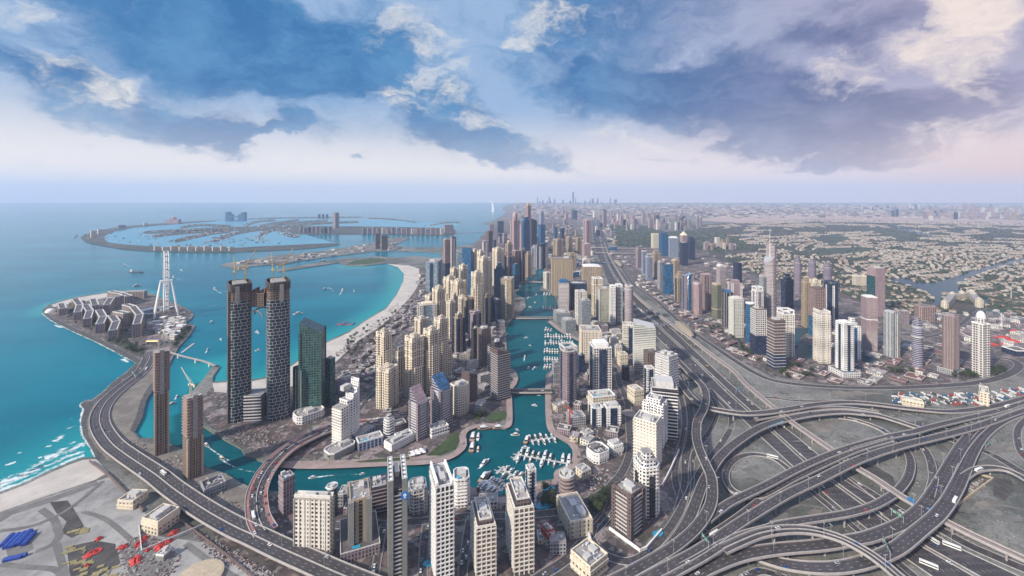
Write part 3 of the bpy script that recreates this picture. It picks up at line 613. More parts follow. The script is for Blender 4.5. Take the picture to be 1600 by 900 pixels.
        for x, y in ((-1, -1), (1, -1), (1, 1), (-1, 1)):
            m = MB(); m.box(x*w*.39, y*d*.39, hb+.1, hb+(h-hb)*.72+.02*x, w*.2, d*.2); m.build('turret', trim, root)
        rt = False
    elif crown == 'dome':
        m = MB(); R0 = min(w, d)*.40; m.lathe([(R0, hb), (R0, hb+(h-hb)*.42), (R0*.9, hb+(h-hb)*.42)], 24); m.build('drum', FC(fac), root)
        m = MB(); hh = (h-hb)*.58; z = hb+(h-hb)*.42; m.lathe([(R0*.92, z)]+[(R0*.88*math.cos(t), z+.2*hh+hh*.7*math.sin(t)) for t in [math.pi/2*k/7 for k in range(7)]]+[(.3, z+hh*.92), (.05, h)], 24); m.build('dome', trim, root); rt = False
    elif crown == 'tier':
        m = MB()
        zz = [hb, hb+(h-hb)*.5, h]
        for k, s in enumerate((.78, .5)): m.prism([(x*s, y*s) for x, y in foot('cham', w, d)], zz[k]-.01*k, zz[k+1], True, mt=1)
        m.build('crown_tiers', [FC(fac), roof_m], root); rt = False
    elif crown == 'spire':
        m = MB(); m.prism([(x*.7, y*.7) for x, y in P], h, h+.05*h, True, taper=.6); m.build('crown', trim, root); m = MB(); m.bar((0, 0, h*1.04), (0, 0, h+float(op.get('sp', 30))), 1.6, 8, .3); m.build('spire', PAR['pale'], root); rt = False
    elif crown == 'pyr':
        m = MB(); m.prism(inset(P, -1), h, h+2, True, bottom=True); n = len(P)
        for i in range(n): m.poly([(*P[i], h+2.01), (*P[(i+1) % n], h+2.01), (0, 0, h+2+min(w, d)*.75)])
        m.build('pyramid_roof', trim, root); rt = False
    elif crown == 'slope':   # mono-pitch roof rising toward the back (back), left (l) or right (r)
        s = float(op.get('rise', 18)); di = op.get('dir', 'b'); q = {'b': lambda x, y: (y+d/2)/d, 'f': lambda x, y: (d/2-y)/d, 'l': lambda x, y: (w/2-x)/w, 'r': lambda x, y: (x+w/2)/w}[di]
        m = MB(); n = len(P); Z = [h+.02+s*q(*p) for p in P]
        for i in range(n):
            j = (i+1) % n; L = math.hypot(P[i][0]-P[j][0], P[i][1]-P[j][1]); m.poly([(*P[i], h), (*P[j], h), (*P[j], Z[j]), (*P[i], Z[i])], [(0, h), (L, h), (L, Z[j]), (0, Z[i])])
        m.build('gable_walls', FC(fac), root); m = MB(); m.poly([(*P[i], Z[i]+.05) for i in range(n)]); m.build('sloping_roof', FC(op['rf']) if op.get('rf') in FACDEF else PAR[op.get('rf', 'pale')], root); rt = False
    elif crown == 'curve':
        m = MB(); K = 10; hh = float(op.get('rise', 10))
        for k in range(K):
            a0, a1 = math.pi*k/K, math.pi*(k+1)/K
            x0, x1 = -w/2*math.cos(a0), -w/2*math.cos(a1); z0_, z1_ = h+hh*math.sin(a0)+.03, h+hh*math.sin(a1)+.03
            m.poly([(x0, -d/2, z0_), (x1, -d/2, z1_), (x1, d/2, z1_), (x0, d/2, z0_)]); m.poly([(x0, -d/2, h), (x1, -d/2, h), (x1, -d/2, z1_), (x0, -d/2, z0_)]); m.poly([(x1, d/2, h), (x0, d/2, h), (x0, d/2, z0_), (x1, d/2, z1_)])
        m.build('vaulted_roof', trim, root); rt = False
    elif crown == 'frame':   # open frame standing over the roof
        m = MB(); t_ = 1.8; hh = float(op.get('rise', 14))
        for x, y in ((-1, -1), (1, -1), (1, 1), (-1, 1)): m.box(x*(w/2-t_), y*(d/2-t_), hb, hb+hh, 2.4, 2.4)
        m.ring([(x*.99, y*.99) for x, y in foot('box', w, d)], hb+hh, hb+hh+2.6, 3.2); m.build('crown_frame', trim, root)
    elif crown == 'fins':
        m = MB(); hh = float(op.get('rise', 14)); m.box(-w/2+1, 0, hb, hb+hh, 2, d); m.box(w/2-1, 0, hb+.1, hb+hh*.8, 2, d); m.build('crown_fin', trim, root)
    elif crown == 'disc':
        m = MB(); R0 = max(w, d)*.5; m.lathe([(R0*.8, hb), (R0*1.1, hb+4), (R0*1.1, hb+6), (.01, hb+6.4)], 28); m.build('roof_disc', PAR['white'], root); rt = False
    elif crown == 'box':
        m = MB(); m.box(0, 0, hb, hb+float(op.get('rise', 9)), w*.72, d*.72); m.build('crown_block', trim, root); rt = False
    if rt and (D < 2600): rooftop(root, w, d, hb, D, rr, 'pool' in op, bool(op.get('droof')))
    return root
def towers(txt, name='tower', group=None):
    for ln in txt.strip().splitlines():
        if ln.strip() and not ln.startswith('#'): tower(ln, name, group)
# ------------------------------------------------------------------ foreground row between the highway and the canal
towers('''
459 522 871 783 .90 4.5 ivory fins box rise:5 pil:ivory n:7 trim:ivory | long ivory slab tower with rows of small windows, beside the coastal highway deck | tower
435 461 808 752 .3 1 mauve flat box pool | grey brown block with a rooftop pool, behind the long ivory slab | apartment block
506 532 812 768 .5 1 green flat round trim:white pool | green glass drum tower with a ringed roof facing the canal | tower
545 579 868 786 .05 1.6 tanv flat box cor:conc cw:.28 pod:10 pf:mauve | grey tower with brown central shaft standing on a triangular podium | tower
578 606 808 766 .05 1.2 darkband flat box slab:mauve step:4.5 | low dark banded block beside the twin finned tower | apartment block
638 668 806 770 .1 1.2 grey flat cham pil:pale n:3 slab:pale | grey block with bowed balconies between finned and lattice towers | apartment block
671 709 917 764 .29 2.2 black fins box pil:white n:8 slab:white step:4.5 rise:6 trim:white | tall white lattice tower with deep square openings, in the foreground | tower
708 734 795 753 .05 1.3 white flat cham slab:white pool | white balconied block with blue rooftop pool, behind the lattice tower | apartment block
735 775 907 818 .25 2.0 brown step box pil:ivory n:8 slab:ivory step:4.6 trim:ivory | cream foreground tower with stepped top, shorter of the arched window pair | tower
790 834 900 786 .32 2.0 brown step box pil:ivory n:8 slab:ivory step:4.6 trim:ivory | cream foreground tower with stepped top, taller of the arched window pair | tower
821 838 795 737 .3 1.2 white flat box pool strip:navy | slim white tower with rooftop pool at the marina edge | tower
868 903 784 752 .5 1 bronze flat round slab:mauve step:5 trim:pale | round brown banded tower with a white roof ring, by the pontoons | tower
868 926 843 818 .40 1.7 palace flat box pil:cream n:6 trim:cream | cream five storey block with a crowded plant roof, below the round tower | apartment block
957 1006 845 777 .58 1 brown flat box slab:pale step:4.6 cor:brown cw:.22 | dark brown tower with curved cream balconies on the fenced corner plot | tower
987 1034 812 715 .35 1 white tier cham strip:black slab:ivory step:4.5 sh:.84 | white tower with a stepped crown and dark glazed shaft, behind the brown tower | tower
989 1034 738 664 .80 1.2 ivory flat box slab:ivory step:4.4 pool | ivory balconied tower with green rooftop pool, by the frontage road bend | tower
1003 1043 703 630 .82 1.1 white step notch slab:white | white tower with flared top terrace beside the black and white banded tower | tower
1017 1058 683 606 .06 1 paleband box box top:black th:.12 slab:white step:5.4 | black and white banded tower with a dark crown beside the highway ramps | tower
1023 1060 627 560 .6 1 paleband flat box slab:white step:5.2 strip:white sw:.08 | striped grey and white tower with flat white roof, above the dark crowned tower | tower
1006 1023 614 577 .3 1 white flat box strip:navy sw:.5 | small white tower with a navy glass corner by the striped towers | tower
1005 1028 602 553 .3 1 brownv flat box droof | brown office block behind the striped grey and white tower | office block
989 1024 579 512 .06 1 greenband slope box rise:9 dir:l rf:pale slab:pale step:4.2 | pale banded tower with a dark triangular glass corner beside the main highway | tower
972 990 548 508 .1 1 ivory flat box | ivory block joined to the pale banded tower | tower
982 989 552 514 .1 1 navy flat box | narrow navy glass shaft between the ivory and pale banded towers | tower
973 992 512 449 .5 1 slats flat round mid:.93 trim:pale | round silver grey tower with closely spaced bands, beside the highway | tower
952 962 507 450 .2 1.2 white frame notch rise:5 | white twin tower with an open crown, the shorter winged one | tower
961 973 505 449 .3 1.2 whiteband frame notch rise:6 | white twin tower with an open crown, touching the round silver tower | tower
933 953 502 452 .12 1 olive flat box cor:pale cw:.16 trim:tan | green grey tower with pale corner piers near the twin white towers | tower
924 942 495 436 .2 1 creamv flat notch trim:white | cream striped tower with white crown, behind the green grey tower | tower
909 940 472 417 .1 .8 tan curve box rise:4 trim:white pil:tan n:8 | wide brown ribbed slab with white rounded roofline | hotel tower
861 895 462 405 .06 .7 gold flat box pil:sand n:9 trim:brown | broad golden ribbed hotel slab beside the narrow canal | hotel tower
872 889 486 442 .1 1 slats box box trim:blue rise:9 | grey tower topped with a blue sign box on the canal bank | tower
888 917 484 444 .1 .8 navy flat box | low navy glass block behind the blue topped tower | office block
898 917 508 457 .25 1.1 ivory flat notch | ivory grey tower in front of the low navy block | tower
904 923 523 471 .3 1.1 greyglass flat box | grey glass tower in front of the ivory grey tower | tower
864 891 505 490 .2 1 greyglass flat box | low glass pavilion block at the bridge end | low block
877 900 519 502 .3 1 greyglass flat box | low grey block between marina bank and glass tower | low block
849 861 452 427 .4 1 ivory flat notch | small ivory tower standing on the canal headland | tower
905 940 563 518 .12 1 creamlat flat box pil:cream n:6 | cream gridded block above the dark centred tower | apartment block
920 956 613 545 .22 1 whitesq box box strip:navy sw:.42 trim:white rise:9 | white gridded tower with a dark navy middle and white crown box | tower
873 903 630 551 .3 1 mauve frame cham slab:mauve step:4.4 strip:navy rise:7 trim:pale | mauve grey waterside tower with rounded frame crown next to the road bridge | tower
862 874 599 568 .3 1 grey flat box | grey mid-rise block squeezed against the mauve waterside tower | apartment block
901 914 583 557 .3 1 navy flat box | dark navy block behind the mauve waterside tower | office block
969 986 596 576 .5 1 black flat round trim:dark | low black round tower at the street corner | tower
918 962 652 622 .2 .6 palace flat box pool trim:white | white and cream block with rooftop pool above the twin blue blocks | apartment block
922 943 668 640 .25 .8 white flat box cor:navy cw:.3 slab:white pool | white block with navy glass corners, the western of two twins | apartment block
943 970 666 638 .2 .7 white flat box strip:navy sw:.5 slab:white | white block with navy glass front, the twin next to the construction plot | apartment block
980 1006 634 612 .45 1.2 palace flat box | pale stone block beside the roundabout | apartment block
890 951 915 889 .53 1 palace flat box trim:cream | beige flat block with grey roof plant at the bottom edge of the photo | low block
912 956 728 713 .45 1 white flat cham droof | white domed low block beside the pontoon promenade | low block
949 974 713 699 .4 1 white flat box | small white low block behind the white domed block | low block
954 966 545 530 .3 1 ivory flat box | ivory low block in the street behind the pale banded tower | low block
958 972 558 542 .3 1 ivory flat box | ivory low block with grey roof, second along the same street | low block
964 981 573 555 .3 1 palace flat box | stone coloured low block just above the black round tower | low block
''')
# ------------------------------------------------------------------ beach residence cluster
towers('''
587 612 628 517 .5 1 cream arch notch wing:.72 | cream tower with a blank sunlit wall, closest to the beach houses | tower
588 623 642 576 .55 .9 cream arch notch base:cream bh:.5 | short cream tower with red lettered top beside the beach road | tower
614 634 606 545 .4 1 creamv step box | shaded beige tower between the two sunny cream ones | tower
632 663 625 526 .38 1 cream arch notch wing:.5 | broad cream tower with stepped terraces at its foot | tower
661 688 618 514 .4 1 cream arch notch wing:.75 | tall cream tower with turreted crown, adjoining the broad cream tower | tower
678 701 595 496 .4 1 cream arch notch wing:.6 | cream tower with golden crown, behind the turreted one | tower
692 706 592 545 .4 1 cream step notch | low cream wing beside the pool court | tower
647 671 563 497 .4 1 creamv arch notch | pale cream tower behind the turreted pair | tower
612 622 603 560 .4 1 cream step notch | low cream wing between the first sunny tower and the shaded beige one | tower
688 700 540 500 .4 1 creamv arch notch | cream tower filling the gap behind the golden crowned one | tower
697 712 530 470 .4 1 cream arch notch | mid cream tower in front of the stacked turrets | tower
716 730 520 462 .4 1 creamv arch notch | cream tower just before the tan white framed tower | tower
680 692 500 446 .4 1 cream arch notch | cream tower next to the tall stacked turrets | tower
757 768 460 405 .4 1 creamv arch notch | cream tower between the slim round crowned one and the blue balconied tower | tower
654 681 523 478 .12 .8 sky box box cor:ivory cw:.24 rise:5 trim:cream | square arch shaped beige building with a dark glazed middle | hotel
664 681 512 461 .4 1 cream arch notch | small cream tower just behind the square arch building | tower
675 696 518 450 .4 1 creamv arch notch wing:.7 | cream tower with stacked turrets near the glass hotel | tower
693 713 505 432 .4 1 cream arch notch wing:.7 | cream tower with a stepped tip in the dense residence cluster | tower
703 729 508 438 .45 1 creamv arch notch wing:.8 | wide cream tower fronting the residence cluster | tower
703 717 492 418 .4 1 creamv arch notch | slender cream tower rising in front of the glass sail | tower
717 731 488 413 .4 1 cream arch notch | slender cream tower beside the blue sail tower | tower
736 756 508 424 .35 1 cream arch notch wing:.75 | bright cream tower with a tall domed crown near the marina street | tower
746 767 475 401 .4 1 cream arch notch | cream tower behind the bright domed one | tower
745 758 455 391 .4 1 creamv arch notch | slim cream tower with round crown behind the blue sail | tower
736 748 445 389 .4 1 cream arch notch | slim beige tower touching the blue sail roof | tower
769 788 448 387 .4 1 cream arch notch | solitary cream tower with a rounded crown further inland | tower
753 764 412 377 .3 1 mauve flat box strip:white | slim mauve grey tower near the far shore | tower
692 704 432 375 .3 1 pinkgrid flat box base:navy bh:.35 | dark red brown tower still under construction by the yacht basin | tower
703 713 428 371 .35 1 mauve slope notch rise:8 dir:l rf:pale strip:white | white and brown twin tower next to the unfinished one | tower
712 732 445 400 .1 .8 sky slope box rise:22 dir:l rf:pale | grey glass sail tower with a swooping white roof edge | tower
722 741 473 397 .72 1 blue slope box rise:24 dir:l rf:pale | dark blue glass tower with a sloping white roof edge | tower
665 692 456 410 .68 .55 sky flat box strip:navy | glass hotel slab reflecting the clouds, beside the beach | hotel
772 789 470 411 .4 1 blue tier box slab:navy step:6 | blue glass tower with rounded balconies near the bridge | tower
782 804 499 437 .78 .8 gold flat box strip:ivory sw:.2 trim:tan | brown ribbed slab with a cream stripe by the bridge | tower
788 802 447 396 .4 1 mauve step notch strip:navy | mauve tower with a stepped top above the canal bend | tower
800 812 443 393 .4 1 pinkgrid flat notch | red brown tower on the canal bend | tower
811 821 442 391 .4 1 mauve frame box strip:navy rise:6 | mauve tower with a dark glass strip at the canal bend | tower
821 831 434 394 .4 1 tan step notch | tan tower on the far canal headland | tower
830 844 418 384 .4 1 grey step box strip:navy | grey tower with navy stripes beyond the canal end | tower
801 811 452 414 .4 1 blue flat box | small blue glass tower in front of the red brown one | tower
752 769 507 461 .45 1 tan step box cor:navy cw:.3 | tan tower with navy glass corners by the marina street | tower
768 784 505 470 .4 1 navy flat cham | navy glass tower beside the brown ribbed slab | tower
722 740 523 470 .4 1 tan frame notch cor:navy cw:.24 rise:6 | tan tower with a white framed crown near the domed cream tower | tower
733 751 543 492 .45 1 mauve frame box cor:navy cw:.24 rise:5 | mauve tower with navy corners above the low pool court | tower
708 726 553 493 .4 1 tan step box cor:navy cw:.34 | tan tower with two dark glass corners above the pool deck | tower
736 749 565 515 .3 1 black flat box | black narrow tower attached to a brown grey one | tower
745 767 573 516 .35 1 brownv flat box pool | brown grey balconied tower by the marina walk | tower
762 789 592 538 .4 1 darkband step notch slab:pale | dark tower with pale balcony rims behind the sloping roofed one | tower
767 797 628 555 .35 .9 brown slope box rise:10 dir:l rf:brown slab:grey step:4.4 | dark banded tower with a slanted brown roof at the bridge foot | tower
721 746 630 590 .5 1 brown slope box rise:9 dir:l rf:mauve | dark brown tower with a folded triangular roof | tower
703 735 652 607 .4 .9 creamlat flat bow slab:ivory step:4.4 trim:cream | curved cream block with rounded front above the waterside lawn | tower
674 706 672 612 .45 1 navyband slope box rise:20 dir:b rf:blue slab:pale step:4.4 cor:mauve cw:.22 | mauve tower with a steep blue glass roof above the lawn | tower
640 669 689 632 .45 1 navyband slope box rise:22 dir:b rf:pink slab:pale step:4.4 cor:mauve cw:.22 | mauve tower with a steep pinkish metal roof by the promenade | tower
598 618 692 652 .4 1 whiteband tier cham slab:white step:4.4 | slim white banded tower with a small rounded crown | tower
523 561 618 598 .4 .8 purple step box cor:pink cw:.2 | low hotel washed in purple and pink light | hotel
468 509 645 520 .82 .9 green slope box rise:20 dir:b rf:teal cor:green cw:.1 | tall dark green glass tower with a slanted top by the beach | tower
458 494 650 580 .35 1 green flat box pil:pale n:3 trim:teal | shorter green glass tower with white vertical ribs | tower
508 524 637 563 .5 1 teal flat box | teal glass tower half hidden behind the tall green one | tower
''')
# ------------------------------------------------------------------ lake towers beyond the highway
towers('''
993 1003 420 386 .4 1 mauve step box | mauve tower at the far end of the lakeside row | tower
1002 1011 428 393 .3 1 bluev flat box | white and blue tower, first of the far lakeside pair | tower
1008 1020 438 398 .3 1 bluev step box | white and blue tower with taller top, in the far lakeside pair | tower
1018 1032 434 392 .35 1 tan step notch | tan tower beside the white and blue pair | tower
1017 1030 388 366 .3 1 palace flat box | cream arch topped tower behind the tall blue glass tower | tower
1029 1045 400 364 .3 1 blue step box | tall bright blue glass tower of the far lakeside cluster | tower
1044 1060 403 372 .2 1 bluev box box trim:white | white and blue striped tower with white roof box | tower
1062 1074 397 368 .4 1 pink pyr box trim:cream | pink tower with a pale pyramid roof | tower
1062 1075 415 380 .3 1 navy flat box | navy glass tower in front of the pyramid roofed one | tower
1074 1086 406 371 .3 1 navy step box | taller navy glass tower of the neighbouring pair | tower
1027 1038 452 410 .4 1 grey flat box | grey brown tower attached to the turquoise one | tower
1035 1052 460 414 .2 1 blue flat box mid:.5 | turquoise blue glass tower facing the highway | tower
1049 1062 443 408 .4 1 tan curve box rise:8 | tan tower with a curved fin on its roof | tower
1053 1071 472 425 .35 1 tan tier notch strip:navy | tan tower with dark glass stripes and tapering crown | tower
1066 1083 485 432 .3 1 blue slope bow rise:9 dir:r rf:sky cor:pink cw:.24 | blue glass tower with a pink flank and curved top | tower
1082 1099 493 446 .5 1 pink curve cham rise:8 | dusty pink tower with a rounded head | tower
1094 1113 484 430 .4 1 pinkgrid flat notch pil:mauve n:5 | brown gridded tower behind the dusty pink one | tower
1110 1129 499 446 .45 1 olive box cham trim:sand rise:5 mid:.28 | olive green tower with a sand coloured crown | tower
1119 1134 473 417 .4 1 slats curve box rise:9 | white banded tower crossed by a curved white rib | tower
1144 1161 458 412 .4 1 navy slope cham rise:6 dir:l rf:navy | dark navy tower alone near the garden suburb | tower
1138 1159 483 439 .3 1 pink step box cor:white cw:.2 | cream and pink tower beside the navy one | tower
1128 1146 512 458 .4 1 black slope box rise:6 dir:b rf:blue pil:pale n:2 | black tower with white diamond edge and blue cap | tower
1138 1162 528 468 .38 1 greenband box box pil:white n:5 rise:5 trim:ivory | pale green striped tower with a white rimmed roof | tower
1162 1182 538 478 .5 1 blue disc round | blue cylinder tower with a white roof disc | tower
1172 1198 554 484 .35 1 whitesq flat box base:navy bh:.42 trim:brown | white grid tower on a dark lower half | tower
1174 1193 505 455 .4 1 white frame box rise:10 strip:mauve | white tower with a square ringed crown | tower
1220 1240 482 428 .4 1 navy tier box | deep navy tower with a folded top behind the grid towers | tower
1198 1227 578 502 .42 1 brown flat box slab:pale step:7 base:navy bh:.3 | brown and navy tower with white slatted balconies | tower
1213 1242 558 492 .35 1 ivory frame notch rise:9 trim:white | ivory tower with an open slanted roof frame by the lake | tower
1252 1267 512 434 .4 1 gold step notch | tall tan tower on the lake edge | tower
1264 1283 500 436 .4 1 palace arch notch | cream tower with an orange domed crown behind the tan one | tower
1263 1290 527 452 .4 1 pinkgrid flat box base:blue bh:.42 trim:brown droof | unfinished pink concrete tower with blue lower floors | tower
1287 1310 510 444 .35 1 navy frame box strip:white sw:.22 rise:5 | dark navy tower with a flaring white lattice strip | tower
1270 1298 568 490 .35 1 ivory fins notch slab:ivory rise:8 | ivory balconied tower rising straight from the lake peninsula | tower
1305 1334 588 506 .48 1 white box notch strip:navy sw:.24 slab:white rise:4 pod:9 pf:white | bright white tower with blue centre strip and white skirt | tower
1317 1345 563 498 .4 1 white tier notch strip:blue slab:white | white tower with stepped glass crown behind the bright white one | tower
1345 1371 548 465 .35 1 pink box box mid:.58 trim:white rise:4 slab:mauve | mauve pink tower with a white belt and white roof | tower
1354 1383 495 420 .48 1 pink flat box lstrip:teal | pink tower with a teal glass corner, near the curved lake | tower
1238 1255 460 400 .5 1 mauveband tier round | banded oval tower, largest of the mauve triplets | tower
1260 1278 438 405 .5 1 mauveband tier round | banded oval tower, middle one of the mauve triplets | tower
1283 1303 453 411 .5 1 mauveband tier round | banded oval tower, mauve triplet closest to the navy lattice tower | tower
1381 1406 560 490 .6 1 greyglass curve notch pil:pale n:4 rise:5 mid:.52 | pale grey green tower with a rounded white crown | tower
1420 1447 574 498 .5 1 navyband tier round mid:.6 trim:pale | navy banded oval tower with a white belt | tower
1472 1499 587 496 .78 1 brownv box box rise:4 pil:mauve n:5 trim:mauve pod:7 pf:grey | grey brown ribbed tower with pale top | tower
1517 1548 590 487 .62 1 whitesq dome notch trim:white | white domed wedding cake tower at the edge of the sand | tower
1426 1464 502 479 .3 .6 pinkgrid flat cham droof | brown curved apartment block by the lake shore | apartment block
1405 1421 508 487 .4 1 mauve flat box | mauve mid-rise block behind the navy oval tower | apartment block
1331 1355 447 432 .3 .6 palace flat notch | cream villa block next to the pink and teal tower | apartment block
''')
# ------------------------------------------------------------------ far towers along the coast and the highway
towers('''
797 812 405 330 .4 1 pink dome notch | tall pinkish tower with a domed crown beside the sea | skyscraper
821 830 398 322 .4 1 pink spire notch sp:40 trim:gold | slender golden pink tower with a spire, tallest of the coast cluster | skyscraper
815 828 402 340 .4 1 blue step box | dark blue tower under the golden spire tower | skyscraper
826 839 395 345 .4 1 navy slope box rise:15 dir:l rf:navy | navy tower with a slanted roof beside the golden spire tower | skyscraper
842 850 352 330 .4 1 bluev step box | isolated white and blue tower in the far plain | skyscraper
840 852 388 352 .4 1 blue flat box | blue glass slab beyond the canal end | skyscraper
865 871 380 356 .4 1 blue flat box | small blue tower standing in the far blue pair, western one | tower
875 882 382 358 .4 1 navy flat box | small navy tower standing in the far blue pair | tower
911 924 382 345 .4 1 pink spire notch sp:34 trim:pink | twisted pink and blue tower with a spire beside the far highway | skyscraper
940 948 355 329 .4 1 mauve spire box sp:14 trim:navy | mauve tower with dark cap across the far highway | skyscraper
893 902 344 329 .4 1 navy flat box | navy block standing alone in the far haze | tower
759 770 394 362 .4 1 brown flat box | dark purple brown slab near the bridge to the palm | tower
789 801 410 375 .4 1 tan dome notch | tan tower with a small dome behind the mauve stepped tower | tower
812 818 390 352 .4 1 pink flat box | thin pink tower between the domed and golden towers | tower
838 855 420 382 .4 1 navy step box cor:grey cw:.3 | grey and navy double tower at the canal end | tower
864 881 400 373 .4 1 tan arch notch | hazy tan tower with stepped crown, western of three behind the golden slab | tower
884 895 396 369 .4 1 tan arch notch | hazy tan tower with stepped crown, middle of three behind the golden slab | tower
898 909 396 371 .4 1 tan arch notch | hazy tan tower with stepped crown, third of those behind the golden slab | tower
909 923 416 382 .3 1 pink flat box | pinkish slab just behind the brown ribbed slab | tower
886 901 428 396 .3 1 tan step notch | tan tower peeking above the golden hotel slab | tower
910 922 424 401 .3 1 ivory tier box | ivory tower with round top beside the highway footbridge | tower
520 530 357 333 .4 1 mauve flat box trim:navy | single dark tower standing on the palm island trunk | skyscraper
''')
# ------------------------------------------------------------------ landmark buildings built one by one
def mat_frames():
    mt, t, b = principled('interlocking frames', (.02, .03, .05), .12)
    uv = t.node('ShaderNodeUVMap').outputs[0]
    br = t.node('ShaderNodeTexBrick'); t.l.new(uv, br.inputs['Vector']); br.offset = .37; br.offset_frequency = 2; br.squash = .62; br.squash_frequency = 3
    br.inputs['Color1'].default_value = (.010, .022, .036, 1); br.inputs['Color2'].default_value = (.020, .042, .060, 1); br.inputs['Mortar'].default_value = (.44, .43, .42, 1)
    br.inputs['Scale'].default_value = 1; br.inputs['Mortar Size'].default_value = .34; br.inputs['Mortar Smooth'].default_value = 0; br.inputs['Brick Width'].default_value = 10; br.inputs['Row Height'].default_value = 5.6
    fl = t.node('ShaderNodeSeparateXYZ'); t.l.new(uv, fl.inputs[0])
    band = t.m('LESS_THAN', t.m('FRACT', t.m('DIVIDE', fl.outputs[1], 3.1)), .16)
    c = t.mix(t.m('MULTIPLY', band, .35), br.outputs['Color'], (.10, .12, .14))
    t.l.new(c, b.inputs['Base Color']); t.l.new(t.m('MULTIPLY_ADD', br.outputs['Fac'], .55, .15), b.inputs['Roughness']); return mt
frames_m = mat_frames()
raw_m = facade('raw storeys', (.20, .145, .115), (.04, .03, .027), 4.5, 3.9, .7, .62); raw_dark = facade('netted storeys', (.075, .060, .062), (.03, .025, .028), 6, 3.9, .8, .6)
conc_m = plain('bare concrete', (.30, .29, .27), .85); scaff = plain('scaffold red', (.22, .12, .09), .8)
yel = plain('crane yellow', (.50, .36, .10), .6); steel_w = plain('white steel', (.78, .77, .73), .45); steel_g = plain('galvanised steel', (.36, .36, .37), .5)
def crane(loc, h, jib, az, label, lean=0.0, mat=None):
    mt = mat or yel; r = tag(empty('tower_crane', loc, az), label, 'crane'); m = MB()
    for x, y in ((-1, -1), (1, -1), (1, 1), (-1, 1)): m.bar((x*.9, y*.9, 0), (x*.9, y*.9, h), .28, 4)
    for k in range(int(h/4)):
        s = 1 if k % 2 else -1; m.bar((-.9*s, -.9, k*4), (.9*s, -.9, k*4+4), .16, 4); m.bar((-.9*s, .9, k*4), (.9*s, .9, k*4+4), .16, 4)
    m.build('mast', mt, r); m = MB(); e = Vector((jib*math.cos(lean), 0, h+jib*math.sin(lean)))
    m.bar((0, -.7, h), e+Vector((0, -.2, 0)), .3, 4); m.bar((0, .7, h), e+Vector((0, .2, 0)), .3, 4); m.bar((0, 0, h+2.2), e, .3, 4)
    for k in range(8): p = e*(k/8)+Vector((0, 0, h*(1-k/8))); m.bar(p+Vector((0, 0, 2.2*(1-k/8))), p+(e-Vector((0, 0, h)))/8+Vector((0, -.5, 0)), .16, 4)
    m.build('jib', mt, r); m = MB(); m.box(-jib*.18, 0, h-1.0, h+.8, jib*.36, 1.6); m.box(-jib*.33, 0, h-2.6, h-1.05, 3.4, 2.2); m.build('counter_jib', mt, r)
    m = MB(); m.box(1.4, 1.4, h-2.2, h+.3, 1.8, 1.8); m.build('cab', PAR['white'], r)
    m = MB(); m.bar((0, 0, h), (0, 0, h+6), .5, 4, .15); m.bar((0, 0, h+6), e*.7+Vector((0, 0, h*.3)), .12, 4); m.bar((0, 0, h+6), (-jib*.33, 0, h+.8), .12, 4); m.build('apex', mt, r); return r
# the arch of two unfinished towers
def oval(w, d, n=36, p=4.5): return [(w/2*math.copysign(abs(math.cos(a))**(2/p), math.cos(a)), d/2*math.copysign(abs(math.sin(a))**(2/p), math.sin(a))) for a in [2*math.pi*k/n for k in range(n)]]
gt = tag(empty('gateway_towers', (0, 0, 0)), 'pair of unfinished dark glass towers in white frames, joined by a bridge near the top', 'tower')
for xl, xr, yb, yt, nm in ((354, 396, 664, 446, 'w'), (414, 456, 661, 443, 'e')):
    c, rz, w, d, h, D = frame_of(xl, xr, yb, yt, .08, 1.5); OCC.append((c.x, c.y, 45))
    P0 = [(c.x+x*math.cos(rz)-y*math.sin(rz), c.y+x*math.sin(rz)+y*math.cos(rz)) for x, y in oval(w, d)]
    m = MB(); m.prism(P0, GZ, GZ+h*.88, False); m.build('tower_facade', frames_m, gt)
    m = MB(); m.prism(inset(P0, .8), GZ+h*.88, GZ+h*.965, True); tp = m.build('raw_storeys', raw_m, gt)
    m = MB(); m.prism(inset(P0, -.8), GZ+h*.945, GZ+h, False); m.ring(inset(P0, -.8), GZ+h-.5, GZ+h, 2.5); m.build('screen', raw_dark, tp)
    m = MB(); m.prism(inset(P0, 7), GZ+h*.9, GZ+h*1.0, True); m.build('lift_core', conc_m, tp)
    q = Vector((math.cos(rz), math.sin(rz), 0)); n = Vector((-q.y, q.x, 0))
    s = c+q*(-w*.14 if nm == 'w' else w*.1)-n*(d*.5); m = MB(); m.box(s.x, s.y, GZ+h*.86, GZ+h*.985, 6, 5, rz); m.build('hoist_shaft', conc_m, gt)
    m = MB(); s = c-q*(w*.40)-n*(d*.16); 
    if nm == 'w':
        m.box(s.x, s.y, GZ+1, GZ+h*.62, w*.26, d*.55, rz); m.build('bare_edge', raw_dark, gt); m = MB(); m.box(s.x, s.y, GZ+h*.621, GZ+h*.95, w*.25, d*.54, rz); m.build('bare_edge', raw_m, gt)
    for k, (ox, ju, jl, aa) in enumerate(((-.22, 20, 34, 2.2), (.25, 26, 36, 1.2))):
        s = c+q*(ox*w); crane((s.x, s.y, GZ+h*1.0), ju, jl, aa, 'yellow luffing crane on the %s unfinished tower, its jib %s' % ('western' if nm == 'w' else 'eastern', ('pointing seaward', 'raised inland')[k]), .95)
    if nm == 'w': cw = c; hw_ = h
    else: ce = c
mid = (cw+ce)/2; L = (ce-cw).length; ang = math.atan2((ce-cw).y, (ce-cw).x)
m = MB(); m.box(mid.x, mid.y, GZ+hw_*.82, GZ+hw_*.92, L-38, 26, ang); br_ = m.build('sky_bridge', raw_m, gt)
m = MB(); 
